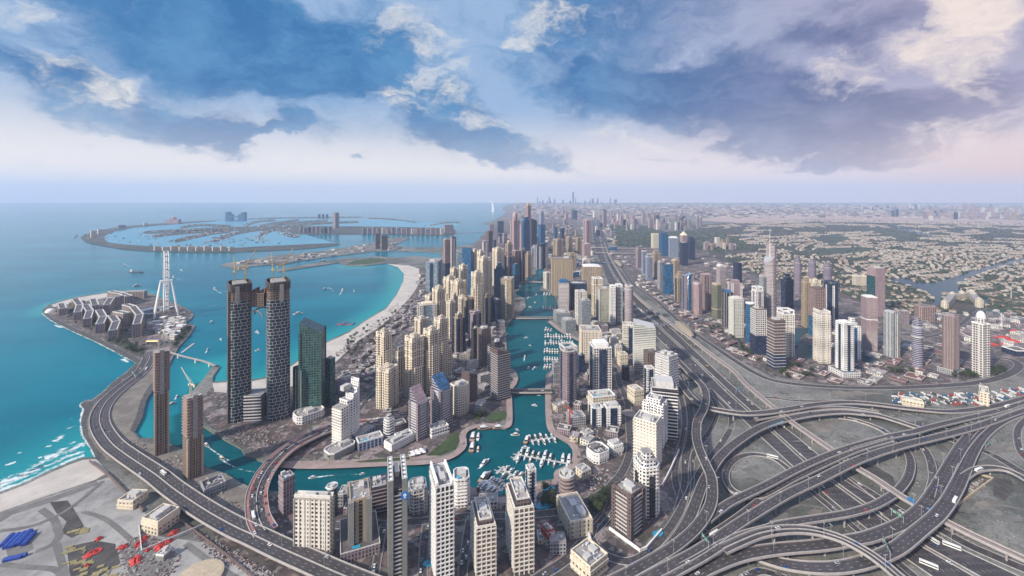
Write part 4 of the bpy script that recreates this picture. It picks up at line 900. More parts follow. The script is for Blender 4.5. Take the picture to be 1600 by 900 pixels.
for k in range(6): m.box(mid.x+(k-2.5)*5*math.cos(ang), mid.y+(k-2.5)*5*math.sin(ang), GZ+hw_*.92+.05, GZ+hw_*(.93+.012*(k % 3)), 2.2, 14, ang)
m.build('rebar_columns', scaff, br_)
m = MB()
for k in range(9):
    a0, a1 = math.pi*k/9, math.pi*(k+1)/9; R0 = (L-40)/2
    for yy in (-13, 13): m.bar((mid.x-R0*math.cos(a0)*math.cos(ang)-yy*math.sin(ang), mid.y-R0*math.cos(a0)*math.sin(ang)+yy*math.cos(ang), GZ+hw_*.74+R0*1.0*math.sin(a0)), (mid.x-R0*math.cos(a1)*math.cos(ang)-yy*math.sin(ang), mid.y-R0*math.cos(a1)*math.sin(ang)+yy*math.cos(ang), GZ+hw_*.74+R0*math.sin(a1)), 1.3, 6)
m.build('arch', conc_m, gt)
m = MB(); m.box(mid.x, mid.y-8, GZ, GZ+44, L-36, 30, ang); m.build('link_podium', FC('paleband'), gt)
# two slim towers under construction on the spit
for xl, xr, yb, ys_, yt, lb in ((240, 265, 713, 617, 552, 'slim brown tower under construction on the canal spit, nearer the island road'), (285, 318, 751, 688, 624, 'slim brown tower under construction with a crane, beside the netted podium')):
    c, rz, w, d, h, D = frame_of(xl, xr, yb, yt, .06 if xl < 250 else .74, 1.2 if xl < 250 else 1.1); hs_ = (yb-ys_)/FOC*D
    if xl > 250: c, rz, w, d, h, D = frame_of(xl, xr, yb, yt, .22, 1.0)
    OCC.append((c.x, c.y, 26)); r = tag(empty('unfinished_tower', c, rz), lb, 'tower')
    P0 = foot('box', w, d); m = MB(); m.prism(P0, 0, hs_, False); m.build('clad_storeys', FC('raw'), r)
    m = MB(); m.prism(inset(P0, .5), hs_, h, True, mt=1); m.build('bare_storeys', [facade('bare pink', (.27, .205, .18), (.15, .11, .10), 5, 3.9, .5, .5), roof_m], r)
    for x in (-.44, .44):
        m = MB(); m.box(x*w, -d/2-.4, 0, hs_+1, w*.13, 3); m.build('end_pier', plain('tan cladding', (.42, .34, .24), .7), r)
    for x in (-.15, 0, .15):
        m = MB(); m.box(x*w, -d/2-.3, 0.2, hs_-1, w*.035, 2); m.build('pilaster', plain('tan cladding', (.42, .34, .24), .7), r)
    m = MB(); m.box(0, -d/2+.2, hs_-1, h+3, w*.3, 3); m.build('core_wall', conc_m, r)
    m = MB(); Q = inset(P0, -1.1); z = hs_+4
    while z < h: m.ring(Q, z, z+.5, 1.6); z += 4.2
    m.build('safety_decks', plain('deck planks', (.33, .25, .21), .85), r)
    if xl > 250:
        crane((c.x-3, c.y, GZ+h), 16, 34, 2.6, 'pale crane on top of the slim tower beside the canal mouth', .55, plain('crane cream', (.55, .5, .38), .6))
    else:
        m = MB()
        for x in (-3, 3): m.bar((x, 0, h), (x, 0, h+26), .8, 4)
        for k in range(6): m.bar((-3, 0, h+k*4.3), (3, 0, h+k*4.3+4.3), .4, 4)
        m.build('hoist_mast', plain('crane cream', (.55, .5, .38), .6), r)
# dark tower between two grey fin walls, blue roundel on its flank
c, rz, w, d, h, D = frame_of(605, 637, 912, 753, .04, 2.2); OCC.append((c.x, c.y, 40)); r = tag(empty('finned_tower', c, rz), 'tall dark tower between two grey slab walls carrying a blue round logo', 'tower')
m = MB(); m.box(0, 0, 0, h-9, w*.42, d*.9, 0, 0, 1); m.build('glass_core', [FC('black'), dark_roof], r)
m = MB()
for k in range(int((h-12)/4.2)): m.box(0, -d*.45-.6, 3+k*4.2, 3.7+k*4.2, w*.40, 2.0)
m.build('balcony_band', PAR['grey'], r)
fin_m = plain('grey fin cladding', (.20, .205, .195), .7)
for s in (-1, 1):
    m = MB(); m.box(s*w*.36, 0, 0, h+.02*s, w*.27, d); f_ = m.build('fin_wall', fin_m, r); m = MB()
    for k in range(6): m.box(s*w*.36, -d*.42+k*d*.168, h+.05, h+.5, w*.16, d*.085)
    m.build('louvre', PAR['white'], f_); m = MB(); m.ring([(s*w*.36+x*w*.27/2, y*d/2) for x, y in ((-1, -1), (1, -1), (1, 1), (-1, 1))], h+.06, h+1.2, .7); m.build('coping', PAR['pale'], f_)
m = MB(); m.box(0, d*.15, h-8.9, h-3, w*.26, d*.4); m.build('plant_room', plant_m, r)
m = MB(); m.bar((w*.36, -d/2-.05, h-17), (w*.36, -d/2-.6, h-17), 4.2, 20); lg = m.build('blue_roundel', plain('sign blue', (.02, .16, .50), .4), r)
m = MB(); m.bar((w*.36, -d/2-.61, h-16.4), (w*.36, -d/2-.75, h-16.4), 1.7, 14); m.box(w*.36, -d/2-.68, h-19.6, h-18.6, 2.2, .2); m.build('emblem', PAR['white'], lg)
# white tower with a curved terrace wing
c, rz, w, d, h, D = frame_of(514, 574, 703, 640, .32, .55); OCC.append((c.x, c.y, 45)); r = tag(empty('terraced_tower', c, rz), 'big white tower whose curved wing steps up in terraces, beside the bridge landing', 'tower')
m = MB(); m.box(-w/2+8, -d*.12, 0, h, 16, d*.76, 0, 0, 1); m.build('end_wing', [FC('ivory'), roof_m], r); m = MB()
z = 4.2
while z < h: m.box(-w/2+8, -d*.12, z-.4, z+.5, 17.4, d*.76+1.4); z += 4.2
m.build('balcony_band', PAR['white'], r)
def arcseg(a, b, t, off=0): 
    o = []
    for k in range(7): u = a+(b-a)*k/6; o.append((-w/2+16+u*(w-16), -d*.32+math.sin(u*math.pi)*-7+u*10-off))
    return o+[(x, y+t+2*off) for x, y in reversed(o)]
for i, (a, b, hh) in enumerate(((.0, .3, 1.06), (.3, .55, 1.18), (.55, .8, 1.28), (.8, 1.0, 1.40))):
    m = MB(); m.prism(arcseg(a, b, 18), 0, h*hh, True, mt=1); o = m.build('curved_wing', [FC('white'), roof_m], r); m = MB(); z = 4.2
    while z < h*hh-1: m.prism(arcseg(a+.004, b-.004, 18, .8), z-.4, z+.5, True, bottom=True); z += 4.2
    m.build('balcony_band', PAR['white'], o); m = MB(); m.ring(arcseg(a+.002, b-.002, 18, .2), h*hh+.02, h*hh+2.4, .9); m.build('terrace_parapet', PAR['white'], o)
m = MB(); m.box(0, 6, h*1.28, h*1.4, 14, 8); m.build('plant_room', plant_m, r)
m = MB(); m.box(w*.35, -d*.55, 0, 11, w*.75, 18, 0, 0, 1); m.build('pool_podium', [FC('bluev'), roof_m], r)
# spired tower by the lake: two leaf shaped halves and a mast
c, rz, w, d, h, D = frame_of(1189, 1217, 500, 394, .5, 1); OCC.append((c.x, c.y, 30)); r = tag(empty('leaf_tower', c, rz), 'tallest lakeside tower, silver, with two curved leaf halves and a mast', 'skyscraper')
for s, hh in ((1, 1.0), (-1, .84)):
    m = MB(); Q = [(s*1+s*w*.48*math.sin(t)*1.0, -d*.5*math.cos(t)) for t in [math.pi*k/12 for k in range(13)]]; Q = ccw(Q)
    n_ = len(Q); Zt = [h*hh*(1+.10*(1-abs(x)/(w*.5))) for x, y in Q]; u = 0
    for i in range(n_):
        j = (i+1) % n_; L_ = math.hypot(Q[i][0]-Q[j][0], Q[i][1]-Q[j][1]); m.poly([(*Q[i], 0), (*Q[j], 0), (*Q[j], Zt[j]), (*Q[i], Zt[i])], [(u, 0), (u+L_, 0), (u+L_, Zt[j]), (u, Zt[i])]); u += L_
    for k in range(1, n_-1): m.poly([(*Q[0], Zt[0]), (*Q[k], Zt[k]), (*Q[k+1], Zt[k+1])], None, 1)
    m.build('leaf', [FC('slats'), PAR['grey']], r)
m = MB(); m.bar((0, 0, h*.9), (0, 0, h*1.34), 1.3, 8, .3); m.build('mast', steel_w, r)
m = MB(); m.box(-w*.72, 4, 0, h*.62, w*.28, d*.5, 0, 0, 1); m.build('side_slab', [FC('greyglass'), roof_m], r)
# C shaped lakeside residence
r = tag(empty('palace_residence', G(1500, 480)), 'long U shaped cream residence with turrets on the lake shore', 'apartment block'); o0 = G(1500, 480)
for i, (a, b, hh) in enumerate((((1476, 484), (1488, 470), 26), ((1488, 470), (1518, 466), 24), ((1520, 470), (1530, 480), 26))):
    p, q = G(*a)-o0, G(*b)-o0; mm = (p+q)/2; m = MB(); m.box(mm.x, mm.y, 0, hh, (q-p).length+4*i, 20, math.atan2((q-p).y, (q-p).x), 0, 1); m.build('wing', [FC('palace'), roof_m], r)
for a in ((1476, 484), (1488, 470), (1503, 468), (1518, 466), (1521, 470), (1530, 480)):
    p = G(*a)-o0; m = MB(); m.lathe([(9, 0), (9, 31), (8, 31), (.1, 36)], 12, p.x, p.y); m.build('turret', FC('palace'), r)
OCC.append((o0.x, o0.y, 90))
# ------------------------------------------------------------------ the wheel island
def I(x, y): return (60+x/5.623, 440+y/5.623)
def bars_bldg(pts, wid, h, label, fac='mauve', name='apartment_block', cat='apartment block', group=None, rooflab=None):
    P0 = [G(*I(*p)) for p in pts]; o0 = P0[0]; r = tag(empty(name, o0), label, cat, group); OCC.append((o0.x, o0.y, wid))
    for i, (a, b) in enumerate(zip(P0, P0[1:])):
        p, q = a-o0, b-o0; mm = (p+q)/2; L_ = (q-p).length+wid*.5; an = math.atan2((q-p).y, (q-p).x); m = MB(); m.box(mm.x, mm.y, 0, h+.3*i, L_, wid, an); m.build('wing', FC(fac), r)
        m = MB(); c_, s_ = math.cos(an), math.sin(an); Q = [(mm.x+c_*x*L_/2-s_*y*wid/2, mm.y+s_*x*L_/2+c_*y*wid/2) for x, y in ((-1, -1), (1, -1), (1, 1), (-1, 1))]; m.ring(Q, h+.3*i+.02, h+.3*i+2.2, 2.2); o = m.build('roof_frame', PAR['pale'], r)
        m = MB()
        for k in range(int(L_/7)): x = -L_/2+4+k*7; m.box(mm.x+c_*x, mm.y+s_*x, h+.3*i+.05, h+.3*i+1.6, 3.5, wid*.5, an)
        m.build('roof_plant', plant_d, o)
        m = MB()
        for k in range(int(L_/9)+1):
            x = -L_/2+k*9
            for yy in (-1, 1): m.box(mm.x+c_*x-s_*yy*wid/2, mm.y+s_*x+c_*yy*wid/2, .05*k, h+.5+.3*i, 1.6, 1.8, an)
        m.build('pilaster', PAR['sand'], r)
    return r
for pts, h, lb in (([(215, 292), (200, 250)], 26, 'mauve island block standing beside the white shell dome'), ([(345, 335), (365, 270), (325, 215)], 30, 'bent mauve island block, first chevron from the shell dome'), ([(430, 395), (452, 325), (415, 270)], 30, 'bent mauve island block, second chevron from the shell dome'), ([(540, 450), (570, 385), (535, 325)], 32, 'bent mauve island block, third chevron with pool court'),
        ([(655, 515), (685, 435), (645, 380)], 34, 'bent mauve island block, chevron closest to the tunnel mouth'), ([(865, 485), (890, 395), (830, 320), (770, 300)], 44, 'tall bent island block curving round above the tunnel road'), ([(690, 370), (770, 385)], 46, 'tall slab island block at the middle of the wheel island'), ([(600, 290), (640, 225), (720, 205)], 40, 'tall L shaped island block behind the chevrons'), ([(500, 280), (480, 225)], 34, 'island block between the chevrons and the sea side beach'),
        ([(640, 150), (730, 170), (800, 195)], 34, 'long island block facing the small sea beach'), ([(790, 150), (930, 145)], 34, 'long dark island block at the back near the wheel'), ([(300, 220), (380, 215)], 20, 'low island block near the small sea beach')):
    bars_bldg(pts, 19, h*.82, lb)
wc = G(259.5, 492); wh = tag(empty('observation_wheel', wc, -math.atan2(wc.x, wc.y)+math.radians(1.2)), 'giant white observation wheel seen almost edge-on, on four splayed legs', 'ferris wheel')
RR, HZ = 99.0, 113.0; m = MB(); K = 48
for k in range(K):
    a0, a1 = 2*math.pi*k/K, 2*math.pi*(k+1)/K; A = [(Rr*math.cos(a), Rr*math.sin(a)) for a in (a0, a1) for Rr in (RR, RR-7)]
    for x in (-5.5, 5.5): m.bar((x, A[0][0], HZ+A[0][1]), (x, A[2][0], HZ+A[2][1]), 1.3, 5)
    m.bar((0, A[1][0], HZ+A[1][1]), (0, A[3][0], HZ+A[3][1]), 1.2, 5)
    m.bar((-5.5, A[0][0], HZ+A[0][1]), (5.5, A[0][0], HZ+A[0][1]), .6, 4); m.bar((-5.5, A[0][0], HZ+A[0][1]), (0, A[1][0], HZ+A[1][1]), .6, 4); m.bar((5.5, A[2][0], HZ+A[2][1]), (0, A[1][0], HZ+A[1][1]), .6, 4)
m.build('rim', steel_w, wh); m = MB()
for k in range(48):
    a = 2*math.pi*k/48; m.bar((9 if k % 2 else -9, 0, HZ), (0, (RR-7)*math.cos(a), HZ+(RR-7)*math.sin(a)), .22, 4)
m.build('spoke_cables', steel_w, wh); m = MB(); m.bar((-17, 0, HZ), (17, 0, HZ), 4.2, 14); m.build('hub', steel_w, wh)
for sx_ in (-1, 1):
    for sy_ in (-1, 1):
        m = MB(); m.bar((sx_*31, sy_*34, 0), (sx_*14, sy_*2, HZ), 3.3, 12, 2.6); m.build('leg', steel_w, wh)
for k in range(24):
    a = 2*math.pi*k/24; m = MB(); y, z = (RR+3)*math.cos(a), HZ+(RR+3)*math.sin(a); m.bar((-3.4, y, z), (3.4, y, z), 2.0, 8); m.build('capsule', PAR['grey'], wh)
# crescent mall, shell dome, market roofs, tunnel mouth
mc = G(246, 489); m = MB(); Q = [(58*math.cos(a), 50*math.sin(a)) for a in [math.radians(70+230*k/24) for k in range(25)]]; Q2 = [(38*math.cos(a), 34*math.sin(a)) for a in [math.radians(300-230*k/24) for k in range(25)]]
r = tag(empty('crescent_mall', mc), 'crescent shaped building with a blue grey roof curling round the wheel', 'mall'); m.prism(ccw(Q+Q2), 0, 9, True, mt=1); m.build('hall', [FC('greyglass'), plain('blue roof', (.17, .27, .36), .5)], r)
m = MB(); m.ring(ccw(Q), 9.05, 10.5, 1.5); m.build('roof_edge', PAR['pale'], r)
dm = MB(); dm.lathe([(14*math.cos(t), 12*math.sin(t)) for t in [math.pi/2*k/8 for k in range(9)]], 24); tag(dm.build('shell_dome', PAR['white'], None, G(79, 487.5)), 'white shell shaped dome at the tip of the wheel island', 'pavilion')
ir = random.Random(5); nmk = 0
for k in range(400):
    x, y = ir.uniform(960, 1300), ir.uniform(325, 520)
    if not pip(x, y, [(960, 370), (1100, 330), (1280, 330), (1300, 380), (1180, 520), (1110, 520), (1050, 470)]): continue
    p = G(*I(x, y))
    if any((p.x-a)**2+(p.y-b)**2 < (c_*.8+5)**2 for a, b, c_ in OCC): continue
    s1, s2, hh = ir.uniform(10, 20), ir.uniform(8, 14), ir.uniform(6, 13); m = MB(); m.prism(foot('box', s1, s2), 0, hh, True, mt=1); r = m.build('market_hall', [FC('ivory'), (PAR['pale'], PAR['white'], PAR['mauve'])[nmk % 3]], None, p, ir.uniform(-.2, .5)); OCC.append((p.x, p.y, 8)); nmk += 1
    tag(r, 'small market hall with a %s flat roof in the island retail quarter below the wheel' % ('pale', 'white', 'mauve')[nmk % 3 - 1], 'market hall', 'market halls below the wheel (%s roofs)' % ('pale', 'white', 'mauve')[nmk % 3 - 1])
    if nmk > 54: break
pt = G(*I(998, 555)); r = tag(empty('tunnel_portal', pt, .05), 'tunnel mouth with a lit yellow lintel where the island road goes under', 'tunnel portal')
m = MB(); m.box(0, 6, 8, 11, 34, 12); m.box(-15.5, 6, 0, 7.99, 3, 12); m.box(15.5, 6, .0, 7.98, 3, 12); m.build('portal_wall', PAR['mauve'], r)
em, t, b = principled('lit lintel', (.9, .7, .25), .5); b.inputs['Emission Color'].default_value = (1, .75, .28, 1); b.inputs['Emission Strength'].default_value = .9
m = MB(); m.box(0, -.2, 8.3, 10.7, 30, .3); m.build('lintel', em, r)
m = MB(); m.box(0, 2, 0.05, 7.9, 27.8, .6); m.build('tunnel_dark', PAR['dark'], r)  # dark panel across the mouth, its colour standing in for the shade inside
m = MB(); A = [(24*math.cos(a), -8+26*math.sin(a)) for a in [math.pi*k/14 for k in range(15)]]; B = [(21*math.cos(a), -8+23*math.sin(a)) for a in [math.pi-math.pi*k/14 for k in range(15)]]; m.prism(ccw(A+B), 0, 5, True); m.build('curved_wall', PAR['mauve'], r)
# ------------------------------------------------------------------ the palm island and far shore
palm_g = tex('palm island sand', (.30, .26, .24), (.42, .38, .34), 1/200, 1/40, (.10, .11, .10))
palm_v = tex('palm island gardens', (.025, .038, .03), (.085, .08, .065), 1/120, 1/30, (.03, .04, .035))
crescent = [(126, 371.5), (135, 379), (165, 385), (195, 390), (240, 393), (300, 394.5), (360, 394.5), (415, 392), (475, 389), (510, 385.5), (532, 382), (527, 380), (490, 380.6), (445, 383), (407, 384.6), (360, 387.5), (300, 385.6), (255, 385.6), (210, 383), (180, 380.6), (170, 379), (160, 371), (168, 365.4), (183, 359.8), (210, 355.4), (240, 352.4), (282, 349.4), (338, 345.2), (338, 344), (270, 347.4), (225, 350.8), (192, 353.4), (165, 357.8), (142, 363), (129, 368.5)]
sheet('palm_crescent', crescent, palm_v, z=2.2)
def taper_strip(pts, w0, name='palm_frond', mat=None, z=2.0):
    P = smooth(pts, 4); n = len(P); up, dn = [], []
    for i, (x, y) in enumerate(P):
        f = min(1, .35+1.6*math.sin(math.pi*min(.5, (i+.4)/n))); hw = w0*f*(y-EYE)/60
        up.append((x, y-hw)); dn.append((x, y+hw))
    sheet(name, up+list(reversed(dn)), mat or palm_v, z=z); return P
FR = [[(225, 363), (255, 361.5), (300, 359), (360, 356.5)], [(238, 369), (270, 365), (315, 361.5), (360, 359)], [(273, 377), (300, 370.5), (330, 364.5), (360, 361)], [(334, 377), (348, 371), (375, 363), (412, 357.5)], [(406, 376), (404, 370), (412, 364), (432, 358)], [(464, 369.5), (450, 366.5), (443, 362.5), (451, 358)], [(282, 355), (315, 351.5), (360, 353.5)],
      [(385, 353.5), (392, 349), (407, 345.5), (430, 344)], [(404, 353.5), (430, 348.5), (467, 343.5)], [(424, 353.5), (460, 348), (512, 344.5)], [(445, 354), (490, 349.5), (560, 346.5)], [(576, 340.5), (610, 342), (650, 347)], [(671, 352.5), (692, 348.3), (719, 347)], [(385, 342), (442, 340.3), (529, 339.3), (565, 339)]]
palm_pts = []
lagoon = tex('lagoon water', (.08, .27, .37), (.12, .32, .42), 1/300, 1/80, (.06, .23, .33), .35)
sheet('lagoon_water', [(168, 378), (160, 371), (170, 365), (212, 355.5), (282, 349.6), (338, 345.6), (450, 341), (640, 345), (720, 349), (705, 356), (560, 353), (470, 354), (480, 367), (525, 380), (445, 382.8), (360, 387), (255, 385), (200, 382)], lagoon, z=.4)
for k, f in enumerate(FR): palm_pts += [(p, k) for p in taper_strip(f, 2.5 if k < 11 else 1.3)]
sheet('palm_trunk', [(340, 354.5), (400, 354), (440, 353.5), (500, 353), (580, 354), (640, 355), (700, 357), (712, 359), (712, 364), (702, 367.5), (640, 367), (580, 365.8), (500, 366), (468, 366), (445, 362), (420, 360), (380, 361), (340, 359)], palm_v, z=2.4)
strip('causeway', [(700, 364), (730, 363), (760, 362)], 30, paving, z=6.0, sm=1)
vm = MB(); pr = random.Random(3)
def dots(mb, x, y, z, s=1.0, n=3):
    for _ in range(n):
        p = G(x, y, z); ax, ay = p.x+pr.uniform(-50, 50)*s, p.y+pr.uniform(-95, 95)*s; wx, wy = pr.uniform(11, 17)*s, pr.uniform(11, 16)*s; mb.box(ax, ay, z, z+pr.uniform(4, 7), wx, wy, pr.uniform(0, 1.5), pr.choice((0, 0, 1, 2)))
for (x, y), k in palm_pts: dots(vm, x, y, 2.0, 1.0, 4)
for i in range(len(crescent)//2): 
    for _ in range(6):
        a, b_ = crescent[i], crescent[len(crescent)-2-i]; u = pr.uniform(.2, .8); dots(vm, a[0]*u+b_[0]*(1-u), a[1]*u+b_[1]*(1-u), 2.2, 1.0, 1)
v_w = plain('villa wall', (.50, .46, .41), .85); v_r = plain('villa tile', (.30, .20, .16), .85); v_g = plain('garden tree', (.035, .05, .03), .95)
tag(vm.build('palm_island_houses', [v_w, v_r, v_g]), 'mass of tiny villas and gardens along the palm fronds', 'houses', kind='stuff')
def slabs_px(lst, name, cat, group=None):
    for x0, x1, yb, yt, fac, lb in lst: tower('%f %f %f %f .15 .6 %s flat box | %s | %s' % (x0, x1, yb, yt, fac, lb, cat), name, group)
slabs_px([(566+k*7.6, 566+k*7.6+6.4, 365.4+k*.08, 357.6+.05*k-((k*7) % 5)*.55, ('mauve', 'pink', 'ivory', 'mauve', 'pink', 'bluev')[(k*5) % 6], 'small apartment slab in the long row along the palm trunk shore') for k in range(17)], 'shore_apartments', 'apartment block', 'apartment row on the palm trunk')
slabs_px([(468+k*6.4, 468+k*6.4+5.2, 364+.1*k, 354.5+(k*3 % 4)*.7, ('pink', 'mauve', 'navy', 'mauve')[k % 4], 'apartment slab at the root of the palm fronds') for k in range(8)], 'shore_apartments', 'apartment block', 'apartments at the root of the palm fronds')
slabs_px([(240+k*13, 240+k*13+10, 392, 385.8+(k % 2), 'palace', 'low cream hotel on the near side of the palm crescent') for k in range(10)], 'crescent_hotel', 'hotel', 'hotels on the near crescent')
slabs_px([(141, 150, 372, 361, 'palace', 'pale hotel at the west end of the palm crescent'), (152, 160, 366, 359, 'ivory', 'small domed hotel on the west palm crescent'), (183, 197, 357, 352.5, 'mauve', 'wide grey hotel on the far palm crescent'), (224, 231, 353, 349, 'palace', 'small pale hotel on the far palm crescent')], 'crescent_hotel', 'hotel')
slabs_px([(497+k*6, 501+k*6, 340, 335, 'navy', 'dark block in the row of three far out on the palm crescent') for k in range(3)], 'shore_apartments', 'apartment block', 'three far dark blocks on the crescent')
slabs_px([(586, 594, 389, 366, 'brown', 'dark brown twin tower on the harbour peninsula, western one'), (595, 606, 391, 369, 'brown', 'dark brown twin tower on the harbour peninsula, with lit crown')], 'twin_tower', 'tower')
slabs_px([(764, 772, 365, 351, 'mauve', 'mauve block beyond the palm bridge'), (777, 787, 364, 346, 'navy', 'dark block next to the mauve one beyond the palm bridge'), (693, 709, 364, 352, 'mauve', 'wide curved block at the end of the palm trunk')], 'shore_block', 'apartment block')
c = G(369, 345.5); r = tag(empty('stacked_resort', c), 'blue hazy resort of two stacked block towers joined low in the middle', 'hotel'); k1 = c.y/FOC
for x0, x1, t0 in ((-15, -9, 14.5), (-9, -5, 11), (5, 9, 11), (9, 15, 14)):
    m = MB(); m.box((x0+x1)/2*k1, 0, 0, t0*k1, (x1-x0)*k1-1, 60); m.build('block_tower', FC('blue'), r)
for z0, z1 in ((0, 2.2), (5.5, 8)): 
    m = MB(); m.box(0, 0, z0*k1, z1*k1, 10*k1-2, 50); m.build('link_block', FC('blue'), r)
c = G(271, 349); r = tag(empty('arched_resort', c), 'pinkish arched resort hotel far out on the palm crescent', 'hotel'); k1 = c.y/FOC
for x0, x1, t0 in ((-10, -3, 5.5), (-2.6, 2.6, 9), (3, 10, 6.5)):
    m = MB(); m.box((x0+x1)/2*k1, 0, 0, t0*k1, (x1-x0)*k1, 60); m.build('wing', FC('pink'), r)
m = MB(); m.lathe([(2.6*k1, 9*k1), (1.8*k1, 10*k1), (.2, 11.5*k1)], 10); m.build('pointed_dome', PAR['pink'], r)
c = G(769.5, 331); r = tag(empty('sail_hotel', c), 'white sail shaped hotel standing on its own islet off the coast', 'hotel'); k1 = c.y/FOC; m = MB()
prof = [(0, 0), (4.2, 0), (4.0, 5), (3.2, 10), (1.8, 14.5), (0, 17.5)]
for s in (-.5, .5):
    m.poly([(x*k1*.8-k1, s*50*(1-z/20), z*k1) for x, z in prof])
for (x0, z0), (x1, z1) in zip(prof, prof[1:]): m.poly([(x0*k1*.8-k1, -25*(1-z0/20), z0*k1), (x0*k1*.8-k1, 25*(1-z0/20), z0*k1), (x1*k1*.8-k1, 25*(1-z1/20), z1*k1), (x1*k1*.8-k1, -25*(1-z1/20), z1*k1)])
m.build('sail', steel_w, r); m = MB(); m.bar((-k1, 0, 0), (-k1, 0, 20*k1), 4, 6, 1); m.build('mast', steel_w, r); m = MB(); m.box(0, 0, -3, .8, 9*k1, 90); m.build('islet', palm_g, r)
# far skylines
sr = random.Random(21)
def skyline(n, x0, x1, yb0, yb1, h0, h1, facs, lab, group, w0=2.0, w1=5.0, wt=None):
    for k in range(n):
        x = sr.uniform(x0, x1); yb = sr.uniform(yb0, yb1); w = sr.uniform(w0, w1); hh = sr.uniform(h0, h1)
        if sr.random() < .2: hh *= 1.35
        fac = sr.choice(facs)
        c, rz, ww, dd, h, D = frame_of(x, x+w, yb, yb-hh, .4, 1); m = MB(); m.prism(foot('box', ww, dd), 0, h, True, mt=1)
        if sr.random() < .4: m.prism(foot('box', ww*.6, dd*.6), h, h*1.1, True, mt=1)
        o = m.build('distant_tower', [FC(fac), roof_m], None, c, rz); tag(o, lab % {'gold': 'tan', 'tan': 'tan', 'pink': 'pinkish', 'mauve': 'mauve', 'navy': 'dark blue', 'ivory': 'pale', 'blue': 'blue', 'brown': 'brown'}[fac], 'tower', group+' ('+fac+')'); OCC.append((c.x, c.y, ww))
skyline(26, 838, 965, 317.6, 319.5, 3, 9, ('navy', 'blue'), '%s hazy tower in the far downtown skyline on the horizon', 'downtown skyline', 1.5, 3.2)
skyline(58, 958, 1092, 346, 361, 7, 15, ('tan', 'pink', 'mauve', 'mauve', 'navy', 'ivory'), '%s tower in the hazy district beyond the golf course', 'district beyond the golf course', 3, 6)
skyline(16, 1085, 1150, 384, 391, 8, 12, ('pink', 'tan', 'ivory'), '%s apartment slab in the row beside the golf course', 'row beside the golf course', 5, 9)
skyline(56, 1440, 1612, 330, 345, 4, 11, ('pink', 'tan', 'ivory', 'mauve', 'pink'), '%s tower in the low skyline on the eastern horizon', 'eastern skyline', 3, 7)
skyline(18, 1340, 1470, 324, 338, 3, 7, ('mauve', 'navy', 'ivory'), '%s tower scattered along the eastern horizon', 'scattered eastern horizon towers', 2.5, 5)
skyline(30, 838, 960, 335, 372, 4, 10, ('ivory', 'mauve', 'navy', 'pink'), '%s mid-rise in the hazy quarter between coast and highway', 'quarter between coast and highway', 4, 8)
skyline(14, 770, 800, 372, 388, 6, 12, ('mauve', 'pink', 'navy'), '%s block on the far coast beside the marina towers', 'far coast blocks', 4, 8)
tower('894 897 318.4 300 .4 1 navy spire box sp:330 | needle thin supertall spire on the far downtown horizon | skyscraper', 'needle_tower')
towers('''
1393 1398 338.5 329 .4 1 navy flat box | dark slab of the pair on the eastern horizon, shorter | tower
1399 1404 338.5 327 .4 1 navy flat box | dark slab of the pair on the eastern horizon, taller | tower
1517 1523 337 319 .4 1 pink flat box | tall pink tower dominating the eastern horizon | tower
1546 1549 331 319 .4 1 brown flat box | thin dark tower on the eastern horizon | tower
1535 1543 343 333 .4 1 pink flat box | broad pink block in front of the eastern skyline | tower
1490 1497 343 332 .4 1 navy flat box | dark block in front of the eastern skyline | tower
''')
# ------------------------------------------------------------------ roads, flyovers, metro
def asphalt(lanes, tint=(.050, .044, .047), edge=True):
    k = 'asphalt %d %s' % (lanes, tint)
    if k in _cache: return _cache[k]
    mt, t, b = principled(k, tint, .8)
    s = t.node('ShaderNodeSeparateXYZ'); t.l.new(t.node('ShaderNodeUVMap').outputs[0], s.inputs[0]); u, v = s.outputs[0], s.outputs[1]
    geo = t.node('ShaderNodeNewGeometry').outputs['Position']
    n1 = t.noise(t.mapping(geo, sc=(1/14, 1/14, 1/14)), 1, 6, .7)
    wear = t.m('ABSOLUTE', t.m('SUBTRACT', t.m('FRACT', t.m('MULTIPLY', u, 2.0)), .5))
    c = t.mix(t.mapr(n1, .3, .75), tuple(x*.75 for x in tint), tuple(x*1.5 for x in tint))
    c = t.mix(t.m('MULTIPLY', t.mapr(wear, .18, .4), .18), c, (.02, .02, .022))
    fu = t.m('ABSOLUTE', t.m('SUBTRACT', t.m('FRACT', t.m('ADD', u, .5)), .5))
    ln = t.m('LESS_THAN', fu, .05)
    inner = t.m('MULTIPLY', t.m('GREATER_THAN', u, .5), t.m('LESS_THAN', u, lanes-.5))
    dash = t.m('LESS_THAN', t.m('FRACT', t.m('DIVIDE', v, 11.0)), .33)
    mk = t.m('MULTIPLY', t.m('MULTIPLY', ln, inner), dash)
    if edge:
        ed = t.m('ADD', t.m('MULTIPLY', t.m('GREATER_THAN', u, .10), t.m('LESS_THAN', u, .20)), t.m('MULTIPLY', t.m('GREATER_THAN', u, lanes-.20), t.m('LESS_THAN', u, lanes-.10)))
        mk = t.m('ADD', mk, t.m('MULTIPLY', ed, .5), clamp=True)
    t.l.new(t.mix(t.m('MULTIPLY', mk, .5), c, (.50, .49, .48)), b.inputs['Base Color'])
    _cache[k] = mt; return mt
deck_m = plain('flyover concrete', (.34, .31, .30), .85); barr_m = plain('barrier concrete', (.40, .37, .355), .85); red_pave = tex('red sidewalk', (.26, .13, .12), (.33, .18, .165), 1/12, 1/3)
ROADS = []
def path3(pts, sm=6):
    P = smooth([tuple(p) if len(p) == 3 else (p[0], p[1], 0) for p in pts], sm)
    return [G(x, y, GZ+max(.04, z)) for x, y, z in P]
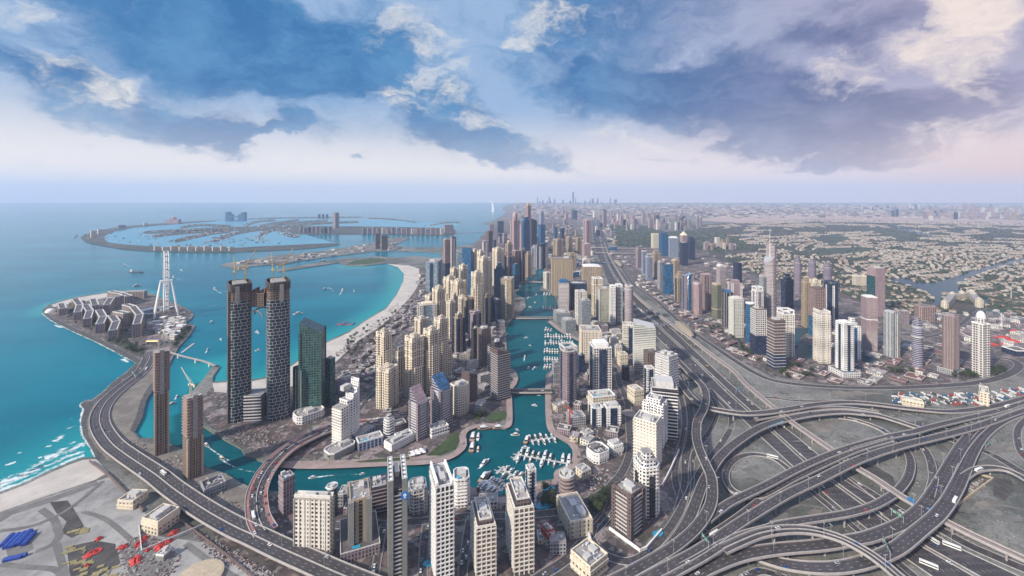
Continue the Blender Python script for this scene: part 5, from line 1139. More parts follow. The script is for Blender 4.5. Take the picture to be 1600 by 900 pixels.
def sides(P):
    out = []
    for i in range(len(P)):
        d = P[min(i+1, len(P)-1)]-P[max(i-1, 0)]; d.z = 0; d.normalize(); out.append(Vector((-d.y, d.x, 0)))
    return out
def ribbon(mb, P, N, a, b, z0=0.0, lanes=1, m=0):
    v = 0
    for i in range(len(P)-1):
        L = (P[i+1]-P[i]).length; q = Vector((0, 0, z0))
        mb.poly([P[i]-N[i]*-a+q, P[i]+N[i]*b+q, P[i+1]+N[i+1]*b+q, P[i+1]+N[i+1]*a+q][::-1], [(0, v), (lanes, v), (lanes, v+L), (0, v+L)][::-1], m); v += L
def wall_strip(mb, P, N, off, t, z0, z1, m=0):
    for i in range(len(P)-1):
        A = [P[i]+N[i]*(off-t/2), P[i]+N[i]*(off+t/2)]; B = [P[i+1]+N[i+1]*(off-t/2), P[i+1]+N[i+1]*(off+t/2)]
        up0, up1 = Vector((0, 0, z0)), Vector((0, 0, z1))
        mb.poly([A[1]+up0, A[0]+up0, B[0]+up0, B[1]+up0][::-1], None, m); mb.poly([A[0]+up1, A[1]+up1, B[1]+up1, B[0]+up1][::-1], None, m)
        mb.poly([A[0]+up0, A[0]+up1, B[0]+up1, B[0]+up0], None, m); mb.poly([A[1]+up0, B[1]+up0, B[1]+up1, A[1]+up1], None, m)
_rz = [0]
def road(pts, width, lanes, name='road', sm=6, barrier=True):
    """a road on the ground with low kerbs"""
    _rz[0] += 1
    P = path3(pts, sm); q = Vector((0, 0, .20+.008*_rz[0])); P = [p+q for p in P]; N = sides(P); mb = MB(); ribbon(mb, P, N, width/2, -width/2, 0, lanes); o = tag(mb.build(name, asphalt(lanes)), kind='structure')
    if barrier:
        for s in (-1, 1):
            m = MB(); wall_strip(m, P, N, s*(width/2+.4), .55, -.3, .35); tag(m.build('kerb', barr_m), kind='structure')
    ROADS.append((P, N, width, lanes)); return o
def flyover(pts, width, lanes, label, sm=6, pier_gap=42, z_off=0.0, two=False, walk=None):
    P = path3(pts, sm); P = [p+Vector((0, 0, z_off)) for p in P]; N = sides(P); o0 = P[len(P)//2].copy(); o0.z = GZ
    r = tag(empty('flyover', o0), label, 'flyover'); L_ = [p-o0 for p in P]
    mb = MB(); ribbon(mb, L_, N, width/2, -width/2, .03, lanes); mb.build('carriageway', asphalt(lanes), r)
    mb = MB(); wall_strip(mb, L_, N, 0, width+1.2, -1.7, 0.0); mb.build('deck', deck_m, r)
    for s in (-1, 1):
        mb = MB(); wall_strip(mb, L_, N, s*(width/2+.35), .7, -.6, 1.2); mb.build('barrier', barr_m, r)
    if two:
        mb = MB(); wall_strip(mb, L_, N, 0, 1.0, .04, 1.0); mb.build('median_barrier', barr_m, r)
    if walk:
        for s in (-1, 1):
            mb = MB(); ribbon(mb, L_, N, s*(width/2)-1.8, s*(width/2)-1.8-.01 if False else s*(width/2)-1.8-0, .3) if False else None
            wall_strip(mb, L_, N, s*(width/2-2.1), 4.0, .04, .35); mb.build('sidewalk', red_pave, r)
    acc = pier_gap*.5
    for i in range(1, len(P)):
        acc += (P[i]-P[i-1]).length
        if acc > pier_gap and P[i].z-GZ > 4.5:
            acc = 0; h = P[i].z-1.7; m = MB(); x, y = L_[i].x, L_[i].y
            m.lathe([(1.15, -.0), (1.15, h-GZ-1.2)], 10, x, y); an = math.atan2(N[i].y, N[i].x); m.box(x, y, h-GZ-1.8, h-GZ+.01, width*.62, 2.2, an); m.build('pier', deck_m, r)
    ROADS.append((P, N, width, lanes)); return r
def carriage(LR, lanes, name='highway'):
    (A, B) = LR
    def rs(pts, n=90):
        S = [G(*p) for p in smooth(pts, 5)]; acc = [0]
        for a, b in zip(S, S[1:]): acc.append(acc[-1]+(b-a).length)
        out = []; j = 0
        for k in range(n):
            t_ = acc[-1]*k/(n-1)
            while j < len(S)-2 and acc[j+1] < t_: j += 1
            f = (t_-acc[j])/max(1e-6, acc[j+1]-acc[j]); out.append(S[j].lerp(S[j+1], min(1, f)))
        return out
    a, b = rs(A), rs(B); z = Vector((0, 0, .22)); mb = MB(); v = 0
    P = [(p+q)/2+z for p, q in zip(a, b)]; N = sides(P)
    for i in range(len(a)-1):
        L = (P[i+1]-P[i]).length; mb.poly([a[i]+z, b[i]+z, b[i+1]+z, a[i+1]+z], [(0, v), (lanes, v), (lanes, v+L), (0, v+L)], 0); v += L
    tag(mb.build(name, asphalt(lanes)), kind='structure')
    for q in (a, b):
        m = MB(); wall_strip(m, [p+z for p in q], N, 0, 1.0, -.3, .8); tag(m.build('highway_barrier', barr_m), kind='structure')
    wd = sum((p-q).length for p, q in zip(a, b))/len(a); ROADS.append((P, N, wd*.9, lanes)); return P, N
SL = [(925, 344), (927, 370), (933, 400), (941, 416), (953, 447), (992, 493), (1058, 557), (1088, 587), (1107, 603), (1145, 640), (1190, 684), (1238, 728), (1268, 758), (1322, 798), (1357, 830), (1405, 867), (1453, 900), (1525, 948)]
SM = [(930, 344), (936, 370), (943, 396), (951, 416), (963, 438), (992, 478), (1012, 495), (1040, 522), (1065, 545), (1110, 588), (1123, 602), (1165, 640), (1202, 672), (1252, 718), (1288, 748), (1350, 790), (1373, 807), (1433, 850), (1511, 896), (1596, 944)]
SM2 = [(931, 344), (938, 370), (945, 396), (953, 416), (966, 438), (995, 478), (1016, 495), (1044, 522), (1069, 545), (1115, 588), (1129, 602), (1171, 640), (1208, 672), (1259, 718), (1296, 748), (1358, 790), (1382, 807), (1441, 850), (1521, 896), (1608, 944)]
SR = [(937, 344), (946, 370), (954, 394), (962, 418), (978, 447), (993, 464), (1020, 488), (1057, 521), (1095, 557), (1128, 588), (1147, 605), (1183, 636), (1225, 667), (1278, 710), (1323, 748), (1372, 783), (1400, 802), (1460, 834), (1500, 858), (1587, 897), (1665, 935)]
carriage((SL, SM), 7); carriage((SM2, SR), 7)
# frontage and collector roads beside the highway
road([(930, 420), (941, 449), (980, 497), (1044, 560), (1078, 592), (1099, 607), (1120, 622), (1137, 639), (1143, 655), (1142, 668), (1133, 685), (1117, 707), (1103, 723), (1083, 758), (1068, 788), (1053, 815), (1035, 840), (1013, 863), (985, 877), (955, 872), (936, 858), (924, 838), (931, 818), (948, 798), (958, 778)], 9, 3)
road([(1294, 725), (1327, 750), (1357, 768), (1387, 787), (1430, 812), (1470, 828), (1510, 850), (1550, 868), (1590, 885), (1640, 905)], 13, 3)
road([(1232, 738), (1270, 770), (1310, 803), (1347, 834), (1390, 868), (1420, 893), (1460, 925)], 8, 2)
road([(1052, 560), (1063, 590), (1073, 615), (1078, 640), (1079, 670), (1074, 700), (1071, 725), (1072, 750), (1068, 775), (1060, 800)], 12, 3)
road([(1046, 570), (1056, 600), (1066, 630), (1070, 660), (1066, 690), (1057, 720), (1055, 750), (1062, 775)], 9, 2)
road([(1107, 610), (1118, 632), (1120, 650), (1110, 672), (1095, 693), (1083, 712), (1080, 735), (1080, 755), (1074, 775)], 7, 2)
road([(955, 395), (965, 410), (980, 430), (993, 448), (1022, 467), (1040, 483), (1073, 512), (1113, 540), (1147, 563), (1180, 583), (1210, 595), (1260, 602), (1330, 606), (1400, 606), (1460, 603.5), (1520, 599), (1560, 591), (1585, 580), (1592, 570), (1580, 562), (1560, 559)], 15, 4)
road([(1560, 559), (1500, 546), (1440, 530), (1400, 523), (1380, 520)], 10, 2)
road([(1600, 455), (1560, 470), (1520, 492), (1500, 508), (1470, 522), (1430, 528), (1380, 522)], 13, 3)
road([(1035, 330), (1060, 345), (1100, 368), (1135, 392), (1128, 420)], 14, 3)
road([(1140, 395), (1170, 428), (1215, 455), (1300, 470), (1360, 490), (1400, 510)], 12, 3)
road([(1180, 620), (1210, 622), (1240, 626), (1280, 627), (1320, 626)], 7, 2)
# loop ramp and ground level slip roads of the interchange
road([(1600, 740), (1547, 709), (1505, 694), (1472, 683), (1430, 667)], 13, 3)
road([(1610, 650), (1592, 668), (1590, 690), (1600, 714), (1630, 735)], 8, 2)
flyover([(1260, 762, 0), (1244, 747, 0), (1228, 730, 0), (1207, 716, 0), (1180, 710, 0), (1157, 714, 0), (1141, 726, 0), (1134, 742, 1), (1137, 757, 2), (1148, 768, 4), (1164, 774, 6), (1188, 775, 9), (1213, 763, 11), (1242, 747, 12), (1282, 728, 13), (1338, 703, 15), (1392, 687, 16)], 8.5, 2, 'circular loop ramp curling up beside the wide highway')
flyover([(1075, 858, 5), (1100, 843, 7), (1147, 812, 8), (1188, 781, 9)], 7, 2, 'narrow ramp passing beneath the long pair of flyovers')
flyover([(1448, 672, 3), (1430, 667, 3), (1400, 657, 6), (1372, 649, 9), (1347, 646, 11), (1313, 643.5, 12), (1263, 648, 12), (1213, 659, 12), (1180, 672, 12), (1147, 694, 11), (1127, 712, 10), (1113, 731, 9), (1098, 757, 8), (1083, 797, 6), (1068, 827, 4), (1050, 852, 2), (1030, 868, 0)], 12, 3, 'flyover sweeping in an arc above the highway and down beside the dark tower plot')
flyover([(1180, 655, 8), (1213, 649, 10), (1250, 643, 11), (1290, 638, 11), (1330, 638, 11), (1375, 645, 8)], 7, 2, 'short inner ramp squeezed between two arcs over the metro line')
flyover([(1042, 572, 1), (1058, 590, 4), (1073, 612, 8), (1088, 627, 11), (1103, 636, 14), (1130, 642, 15), (1163, 646, 15), (1200, 644, 15), (1240, 638, 15), (1280, 631.5, 14), (1322, 628.5, 12), (1363, 631, 10), (1400, 635.5, 8), (1430, 639, 6), (1480, 643, 3), (1522, 640, 1), (1563, 633, 1), (1600, 623, 1), (1680, 600, 1)], 12, 3, 'long flyover crossing the highway just below the yard of trucks')
flyover([(1046, 548, 1), (1058, 562, 4), (1083, 588, 14), (1099, 605, 19), (1103, 622, 20), (1099, 640, 20), (1090, 658, 20), (1088, 680, 20), (1092, 700, 20), (1102, 724, 20), (1111, 745, 20), (1113, 770, 19), (1109, 792, 18), (1096, 815, 17), (1077, 836, 17), (1050, 857, 16), (1020, 875, 15), (980, 897, 15), (930, 922, 15)], 12, 3, 'S shaped flyover snaking down from the striped towers')
flyover([(1105, 812, 16), (1127, 795, 16), (1147, 782, 16), (1200, 757, 16), (1240, 736, 16), (1280, 717.5, 16), (1320, 702, 16), (1360, 690, 16), (1400, 680, 15), (1430, 674, 13), (1463, 665, 10), (1518, 652, 5), (1563, 641, 2), (1600, 629, 2), (1680, 604, 2)], 9.5, 2, 'upper deck of the long diagonal flyover pair', z_off=.02)
flyover([(960, 930, 15), (1000, 909, 15), (1030, 893, 16), (1080, 867, 17), (1120, 842, 18), (1155, 818, 18), (1200, 790, 18), (1235, 770, 18), (1280, 749, 18), (1330, 724, 18), (1365, 710, 17), (1400, 699, 16), (1430, 691, 14), (1480, 679, 10), (1525, 667, 6), (1560, 655, 3), (1600, 641, 2), (1680, 615, 2)], 11, 3, 'lower deck of the long diagonal flyover pair', z_off=.05)
flyover([(1000, 925, 14), (1055, 894, 15), (1097, 871, 17), (1130, 851, 18), (1163, 836, 19), (1200, 826, 20), (1217, 820, 20), (1252, 814, 19), (1297, 807, 17), (1330, 801, 15), (1363, 791, 13), (1388, 778, 11), (1405, 765, 9), (1418, 748, 7), (1423, 730, 5), (1421, 714, 4), (1411, 698, 3), (1388, 678, 2), (1363, 665, 1), (1330, 655, 1), (1308, 652, 1)], 9, 2, 'narrow flyover hooking under the diagonal pair toward the sand')
flyover([(1130, 858, 18), (1163, 843, 20), (1190, 833, 21), (1220, 828, 22), (1250, 827, 22), (1280, 831, 22), (1313, 841, 22), (1338, 853, 22), (1363, 868, 22), (1388, 887, 22), (1403, 900, 22), (1440, 930, 22)], 11, 2, 'highest flyover curving down to the bottom edge with a white middle line', two=True)
flyover([(1040, 922, 6), (1080, 902, 8), (1105, 888, 10), (1147, 871, 11), (1180, 863, 12), (1222, 857, 12), (1280, 852, 12), (1330, 844, 13), (1360, 838, 13), (1400, 823, 13), (1420, 812, 13), (1443, 793, 13), (1460, 770, 13), (1472, 750, 12), (1487, 724, 10), (1503, 698, 7), (1522, 676, 4), (1540, 661, 2)], 14, 3, 'wide flyover bending up to the merge, western of the parallel pair')
flyover([(1436, 660, 0), (1437, 692, 2), (1446, 704, 4), (1453, 718, 6), (1457, 735, 9), (1458, 752, 12), (1452, 775, 13)], 9, 2, 'short ramp looping under the diagonal pair into the wide flyover', z_off=.04)
flyover([(1100, 835, 0), (1150, 855, 2), (1197, 873, 5), (1230, 882, 7), (1272, 887, 10), (1313, 886, 12), (1355, 877, 14), (1400, 858, 15), (1438, 828, 15), (1463, 807, 15), (1480, 786, 14), (1493, 764, 13), (1501, 747, 11), (1510, 725, 8), (1522, 700, 5), (1538, 678, 3), (1563, 659, 2), (1600, 644, 2), (1680, 618, 2)], 14, 3, 'wide flyover passing the debris walled plot, eastern of the parallel pair', z_off=.03)
flyover([(1504, 748, 9), (1523, 735, 10), (1547, 731, 10), (1572, 734, 10), (1600, 747, 10), (1640, 775, 10)], 9, 2, 'ramp leaving the eastern wide flyover and arching over the sand')
road([(1160, 905), (1190, 893), (1230, 905)], 8, 2)
# island road and canal bridge
flyover([(233, 556, .3), (232, 563, .3), (218, 584, .5), (192, 604, 1), (167, 627, 1), (156, 648, 1), (158, 668, 2), (174, 692, 4), (195, 709, 6), (217, 724, 8), (245, 743, 10), (273, 765, 10), (319, 796, 10), (365, 822, 10), (400, 838, 10), (440, 857, 10), (483, 876, 10), (533, 898, 10), (600, 925, 10)], 25, 6, 'broad coastal viaduct running from the wheel island to the bottom of the photo', two=True, pier_gap=50)
flyover([(640, 655, .5), (590, 659, .5), (545, 664, 2), (512, 671, 5), (483, 683, 8), (453, 699, 10), (430, 719, 10), (412, 743, 10), (402, 768, 10), (401, 790, 10), (405, 812, 10), (416, 832, 9.6)], 24, 5, 'curved bridge with red sidewalks and a traffic jam, crossing the canal', two=True, walk=True)
for k, (pts, wd, lb) in enumerate((([(792, 610.5, 4), (828, 611, 5), (862, 610.5, 4)], 15, 'low road bridge across the marina, closer to the yacht basin'), ([(806, 496.5, 4), (835, 496.5, 5), (868, 496, 4)], 13, 'low road bridge across the marina in the middle'), ([(806, 441, 4), (830, 440, 5), (852, 441, 4)], 13, 'road bridge at the far end of the marina'))):
    flyover(pts, wd, 3, lb, pier_gap=30)
for yy, a, b in ((387, 918, 1010), (395, 912, 1020)): flyover([(a, yy-1, 6), ((a+b)/2, yy+.5, 8), (b, yy+1, 6)], 22, 4, 'far road bridge over the highway, %s of two' % ('behind' if yy == 387 else 'in front'), pier_gap=60)
road([(790, 520), (775, 545), (760, 575), (735, 600), (700, 632), (660, 650), (620, 655), (590, 659)], 12, 3)
road([(690, 470), (650, 520), (625, 560), (600, 600), (572, 628), (556, 645), (545, 662)], 12, 3)
road([(735, 430), (712, 500), (705, 560), (690, 600), (655, 630)], 10, 2)
road([(928, 430), (900, 470), (905, 520), (930, 560), (960, 575), (968, 600), (978, 622), (983, 646), (983, 668), (985, 700), (974, 735), (950, 763), (927, 778), (895, 795), (850, 803), (790, 806), (720, 808), (667, 814), (600, 819), (523, 821)], 11, 3)
road([(958, 775), (947, 808), (917, 841), (887, 873), (850, 898), (800, 930)], 11, 3)
road([(667, 814), (663, 850), (660, 905)], 9, 2); road([(600, 819), (592, 860), (585, 905)], 8, 2); road([(735, 808), (728, 850), (722, 905)], 9, 2)
rb = MB(); rb.lathe([(13, 0), (13, .5), (12.6, .5), (.1, .9)], 28); tag(rb.build('roundabout_island', paving, None, G(983, 646)+Vector((0, 0, .6))), kind='structure')
# metro viaduct, train and station
MP = [(944, 378, 11), (955, 405, 11), (985, 452, 11), (1020, 484, 11), (1055, 511, 11), (1075, 525.5, 11), (1110, 553, 11), (1147, 580, 11), (1165, 599.5, 11), (1198, 628, 11), (1238, 660, 11), (1300, 703, 11), (1333, 727, 11), (1368, 748, 11), (1393, 765, 11), (1413, 778, 11), (1473, 812, 11), (1522, 837, 11), (1600, 873, 11), (1680, 910, 11)]
P = path3(MP); N = sides(P); o0 = P[70].copy(); o0.z = GZ; r = tag(empty('metro_viaduct', o0), 'long straight metro viaduct on single columns beside the highway', 'viaduct'); L_ = [p-o0 for p in P]
mb = MB(); wall_strip(mb, L_, N, 0, 9.6, -2, 0); mb.build('deck', deck_m, r)
for s in (-2.2, 2.2):
    mb = MB(); wall_strip(mb, L_, N, s, 2.6, .02, .35); mb.build('track_slab', plain('track bed', (.19, .15, .14), .9), r)
for s in (-4.6, 4.6):
    mb = MB(); wall_strip(mb, L_, N, s, .7, -.5, 1.5); mb.build('parapet', plain('viaduct parapet', (.40, .36, .345), .85), r)
acc = 0; npier = 0
for i in range(1, len(P)):
    acc += (P[i]-P[i-1]).length
    if acc > 36 and npier < 60: acc = 0; npier += 1; m = MB(); m.lathe([(1.0, 0), (1.0, 7), (2.6, 9.01)], 10, L_[i].x, L_[i].y); m.build('pier', deck_m, r)
blue_t, t_, b_ = principled('train blue', (.03, .22, .50), .35)
for a, b, lb in ((1416, 1428, 'blue metro train on the viaduct, half hidden by the wide western flyover'), (1447, 1458, 'blue metro train on the viaduct between the two wide flyovers')):
    pa, pb = [p for p in ((x, 778+(x-1413)*.567) for x in (a, b))]; p, q = G(*pa, GZ+12), G(*pb, GZ+12); an = math.atan2((q-p).y, (q-p).x); r = tag(empty('metro_train', (p.x, p.y, GZ+11.4), an), lb, 'train'); L = (q-p).length
    n_ = max(2, int(L/16))
    for k in range(n_):
        m = MB(); cs = [(-1.5, 0), (1.5, 0), (1.6, 1.8), (1.2, 3.3), (-1.2, 3.3), (-1.6, 1.8)]; x0, x1 = k*L/n_+.4, (k+1)*L/n_-.4
        for i in range(6):
            (y0, z0), (y1, z1) = cs[i], cs[(i+1) % 6]; m.poly([(x0, y0+2.2, z0), (x1, y0+2.2, z0), (x1, y1+2.2, z1), (x0, y1+2.2, z1)][::-1])
        m.poly([(x0, y+2.2, z) for y, z in cs]); m.poly([(x1, y+2.2, z) for y, z in reversed(cs)]); cr = m.build('carriage', blue_t, r)
        m = MB(); m.box((x0+x1)/2, 2.2, 1.7, 2.6, x1-x0-1, 3.34); m.build('window_band', PAR['dark'], cr)
def shell_station(a, b, label, w=15):
    p, q = G(*a, GZ+6), G(*b, GZ+6); c = (p+q)/2; an = math.atan2((q-p).y, (q-p).x); L = (q-p).length; r = tag(empty('metro_station', (c.x, c.y, GZ), an), label, 'station')
    m = MB(); K, J = 16, 8
    def sp(i, j): u = -1+2*i/K; f = math.sqrt(max(0, 1-(abs(u)**2.4)*.96)); a_ = math.pi*j/J; return (u*L/2, math.cos(a_)*w*f, 5+math.sin(a_)*13*f)
    for i in range(K):
        for j in range(J): m.poly([sp(i, j), sp(i, j+1), sp(i+1, j+1), sp(i+1, j)])
    m.build('shell_roof', plain('bronze shell', (.30, .25, .17), .45), r); m = MB(); m.box(0, 0, 0, 8, L*.7, w*1.3); m.build('station_base', FC('greyglass'), r); return r
shell_station((1056, 503), (1082, 526), 'bronze shell shaped metro station beside the highway footbridge')
shell_station((961, 407), (971, 416), 'small far metro station shell at the second footbridge', 14)
def footbridge(a, b, label, z=9):
    p, q = G(*a, GZ+z), G(*b, GZ+z); c = (p+q)/2; an = math.atan2((q-p).y, (q-p).x); L = (q-p).length; r = tag(empty('footbridge', (c.x, c.y, GZ), an), label, 'footbridge')
    m = MB(); m.box(0, 0, z-.6, z, L, 4); m.build('deck', deck_m, r); m = MB(); m.box(0, 0, z+.01, z+3.2, L, 3.2); m.build('glazed_tube', FC('bluev'), r)
    for x in (-.45, -.15, .15, .45):
        m = MB(); m.box(x*L, 0, 0, z-.6, 1.2, 1.2); m.build('pier', deck_m, r)
footbridge((1022, 509), (1056, 505), 'enclosed footbridge from the highway edge to the bronze station')
footbridge((1075, 507), (1100, 499), 'enclosed footbridge from the bronze station toward the lake towers')
footbridge((925, 410), (962, 411), 'far footbridge over the highway to the small station')
# gantry signs, banner panels
def gantry(a, b, z, label, col=(.01, .20, .10)):
    p, q = G(*a, GZ+z), G(*b, GZ+z); c = (p+q)/2; an = math.atan2((q-p).y, (q-p).x); L = (q-p).length; r = tag(empty('sign_gantry', (c.x, c.y, GZ+z), an), label, 'road sign')
    for s in (-1, 1):
        m = MB(); m.bar((s*L/2, 0, -.5), (s*L/2, 0, 7.5), .3, 6); m.build('post', steel_g, r)
    m = MB(); m.bar((-L/2, 0, 7.3), (L/2, 0, 7.3), .3, 6); m.bar((-L/2, 0, 6.1), (L/2, 0, 6.1), .25, 6); m.build('beam', steel_g, r)
    for s in (-.22, .22):
        m = MB(); m.box(s*L, -.35, 5.2, 8.6, L*.36, .2); pn = m.build('sign_panel', plain('sign %.2f%.2f' % col[:2], col, .4), r)
        m = MB(); 
        for k in range(3): m.box(s*L, -.5, 6+.8*k, 6.3+.8*k, L*(.24-.05*k), .06)
        m.build('lettering', PAR['white'], pn)
gantry((1393, 805), (1412, 818), 13, 'green direction sign gantry on the western wide flyover')
gantry((1380, 848), (1391, 873), 15, 'green direction sign gantry on the eastern wide flyover')
gantry((1097, 843), (1107, 857), 18, 'green and blue sign gantry where the diagonal decks split')
gantry((1540, 702), (1550, 696), 0.5, 'green direction sign gantry over the sandy slip road')
gantry((206, 585), (212, 593), 1.2, 'green direction sign gantry on the island road')
gantry((1150, 616), (1162, 611), .3, 'blue sign panel gantry over the highway near the upper arc', (.02, .22, .55))
m = MB(); p, q = G(1200, 668, GZ+11), G(1224, 659, GZ+11); m.bar(p, q, 1.6, 4); tag(m.build('banner', plain('turquoise banner', (.03, .28, .36), .6)), 'turquoise banner strip hung along the flyover edge above the highway', 'banner')
# lamp masts
_l = MB(); _l.bar((0, 0, 0), (0, 0, 15), .2, 6, .11); LAMP_P = _l.mesh('post', steel_g); _l = MB(); _l.box(1.1, 0, 14.8, 15.1, 2.4, .35); _l.box(-1.1, 0, 14.82, 15.12, 2.4, .35); LAMP_H = _l.mesh('lamp_head', PAR['pale'])
LAMPS = 0
def lamps_on(ri, gap, side=0.0, label='double headed street lamp', group=None, maxn=40):
    global LAMPS
    P, N, w_, ln = ROADS[ri]; acc = 0; n = 0
    for i in range(1, len(P)-1):
        acc += (P[i]-P[i-1]).length
        if acc > gap and n < maxn:
            px = 800+FOC*P[i].x/P[i].y; py = EYE+FOC*(CAMZ-P[i].z)/P[i].y
            if -20 < px < 1620 and py < 910 and P[i].y < 1100:
                acc = 0; n += 1; o = tag(empty('street_lamp', P[i]+N[i]*(side*w_/2), math.atan2(N[i].y, N[i].x)), label, 'street lamp', group); inst(LAMP_P, 'post', o); inst(LAMP_H, 'lamp_head', o)
NAMED = {}
lamps_on(1, 45, .99, 'tall double headed lamp post along the median of the wide highway', 'lamp posts along the highway median')
for i, (P_, N_, w_, ln_) in enumerate(list(ROADS)):
    if ln_ == 6: lamps_on(i, 60, 0, 'double headed lamp post on the middle barrier of the coastal viaduct', 'lamp posts on the coastal viaduct')
    if w_ == 14 and ln_ == 3 and P_[0].z > 2: lamps_on(i, 70, 1.0, 'lamp post on the barrier of a wide flyover', 'lamp posts on the wide flyovers')
    if w_ == 12 and ln_ == 3 and P_[len(P_)//2].z > 16: lamps_on(i, 65, .98, 'lamp post on the barrier of the S shaped flyover', 'lamp posts on the S flyover')
    if w_ == 11 and ln_ in (2, 3) and P_[len(P_)//2].z > 16: lamps_on(i, 60, -.98, 'lamp post on the barrier of the lower diagonal flyover', 'lamp posts on the diagonal flyover')
# ------------------------------------------------------------------ low blocks, houses, planting
RG = {}
for P_, N_, w_, l_ in ROADS:
    for p in P_:
        if p.z-GZ < 30: RG.setdefault((int(p.x//40), int(p.y//40)), []).append((p.x, p.y, w_/2))
def near_road(x, y, pad):
    i, j = int(x//40), int(y//40)
    for a in (-1, 0, 1):
        for b_ in (-1, 0, 1):
            for px, py, r in RG.get((i+a, j+b_), ()):
                if (px-x)**2+(py-y)**2 < (r+pad)**2: return True
    return False
CG = {}
for a_, b_ in zip(coast_xy, coast_xy[1:]):
    L = math.hypot(b_[0]-a_[0], b_[1]-a_[1])
    for k in range(int(L/10)+1):
        t_ = k*10/max(L, .1); x, y = a_[0]+(b_[0]-a_[0])*t_, a_[1]+(b_[1]-a_[1])*t_; CG.setdefault((int(x//40), int(y//40)), []).append((x, y))
def near_coast(x, y, d):
    i, j = int(x//40), int(y//40)
    return any((px-x)**2+(py-y)**2 < d*d for a in (-1, 0, 1) for b_ in (-1, 0, 1) for px, py in CG.get((i+a, j+b_), ()))
OG = {}
def occ_add(x, y, r): OG.setdefault((int(x//60), int(y//60)), []).append((x, y, r))
for o in OCC: occ_add(*o)
def hit(x, y, r):
    i, j = int(x//60), int(y//60)
    return any((a-x)**2+(b_-y)**2 < (c_+r)**2 for u in (-2, -1, 0, 1, 2) for v in (-2, -1, 0, 1, 2) for a, b_, c_ in OG.get((i+u, j+v), ()))
_lakes = [px_poly(q, GZ) for q in ([(1383, 437), (1408, 434), (1432, 441), (1460, 441), (1490, 432), (1530, 420), (1600, 402), (1680, 388), (1680, 394), (1600, 409), (1560, 419), (1525, 431), (1500, 443), (1500, 452), (1530, 462), (1547, 468), (1545, 478), (1530, 474), (1500, 462), (1478, 458), (1470, 470), (1462, 482), (1455, 478), (1458, 465), (1440, 455), (1410, 445)], [(1241, 513), (1263, 513), (1300, 538), (1312, 548), (1306, 558), (1253, 566), (1240, 550)], [(1343, 553), (1372, 562), (1360, 577), (1343, 563)])]
def free(x, y, r, road_pad=3, coast=9):
    return not (hit(x, y, r) or near_road(x, y, r*.7+road_pad) or near_coast(x, y, coast+r*.5) or any(pip(x, y, q) for q in _lakes))
def sample(poly_px, rr):
    xs = [p[0] for p in poly_px]; ys = [p[1] for p in poly_px]
    while True:
        x, y = rr.uniform(min(xs), max(xs)), rr.uniform(min(ys), max(ys))
        if pip(x, y, poly_px): return x, y
def blocks(poly, n, s0, s1, h0, h1, kinds, name, cat, label, group, seed=1, tries=9, ang=None, roofs=None, land=True):
    rr = random.Random(seed); k = 0
    for _ in range(n*tries):
        if k >= n: break
        x, y = sample(poly, rr); p = G(x, y); a, b_ = rr.uniform(s0, s1), rr.uniform(s0, s1)*.75
        if not free(p.x, p.y, math.hypot(a, b_)*.46) or (land and not pip(p.x, p.y, land_poly)): continue
        fac, rm, word = rr.choice(kinds); h = rr.uniform(h0, h1); m = MB(); Q = foot('box', a, b_)
        m.prism(Q, 0, h, True, mt=1); m.ring(Q, h+.02, h+1.0, .7, 2)
        for _2 in range(rr.choice((1, 2, 3))): m.box(rr.uniform(-a*.3, a*.3), rr.uniform(-b_*.3, b_*.3), h+.04+.01*_2, h+rr.uniform(1.2, 3), rr.uniform(2, a*.3), rr.uniform(2, b_*.3), 0, 3)
        o = m.build(name, [FC(fac), rm, PAR['pale'] if rr.random() < .6 else PAR['mauve'], plant_m], None, p, ang if ang is not None else rr.choice((.2, .55, .9, 1.2))); tag(o, label % word, cat, group+', '+word); occ_add(p.x, p.y, math.hypot(a, b_)*.46); k += 1
redroof = tex('terracotta court', (.14, .065, .06), (.20, .10, .09), 1/10, 1/2.5); slate = tex('slate roof', (.055, .05, .065), (.10, .09, .11), 1/8, 1/2)
KU = [('ivory', roof_m, 'pale'), ('mauve', dark_roof, 'dark'), ('grey', roof_m, 'grey'), ('palace', roof_m, 'cream'), ('mauve', roof_m, 'mauve')]
KP = [('ivory', redroof, 'red roofed'), ('mauve', redroof, 'russet'), ('mauve', dark_roof, 'dark roofed'), ('brown', redroof, 'brown red roofed'), ('ivory', roof_m, 'pale')]
blocks([(640, 472), (612, 505), (578, 540), (535, 582), (512, 606), (548, 612), (585, 590), (590, 545), (625, 515), (655, 520), (662, 470)], 120, 12, 24, 5, 9, [('brown', slate, 'slate'), ('mauve', slate, 'dark'), ('mauve', dark_roof, 'brown')], 'beach_house', 'beach house', 'low %s roofed house in the dense quarter behind the bay beach', 'houses behind the bay beach', 2)
blocks([(690, 405), (655, 432), (648, 468), (670, 480), (700, 470), (720, 400)], 34, 14, 30, 6, 14, KU, 'low_building', 'low building', '%s low building between the glass hotel and the bay beach', 'low buildings by the glass hotel', 3)
blocks([(860, 505), (905, 545), (905, 580), (870, 600), (862, 660), (900, 690), (905, 760), (960, 700), (985, 610), (1000, 520), (960, 440), (900, 450), (870, 470)], 60, 14, 30, 6, 16, KU, 'low_building', 'low building', '%s low building in the streets between the marina and the highway', 'low buildings by the marina streets', 4)
blocks([(430, 780), (700, 778), (790, 790), (860, 790), (900, 850), (830, 900), (560, 900), (520, 830)], 46, 14, 26, 5, 15, KU, 'low_building', 'low building', '%s low building between the foreground towers', 'low buildings in the foreground row', 5, ang=.05)
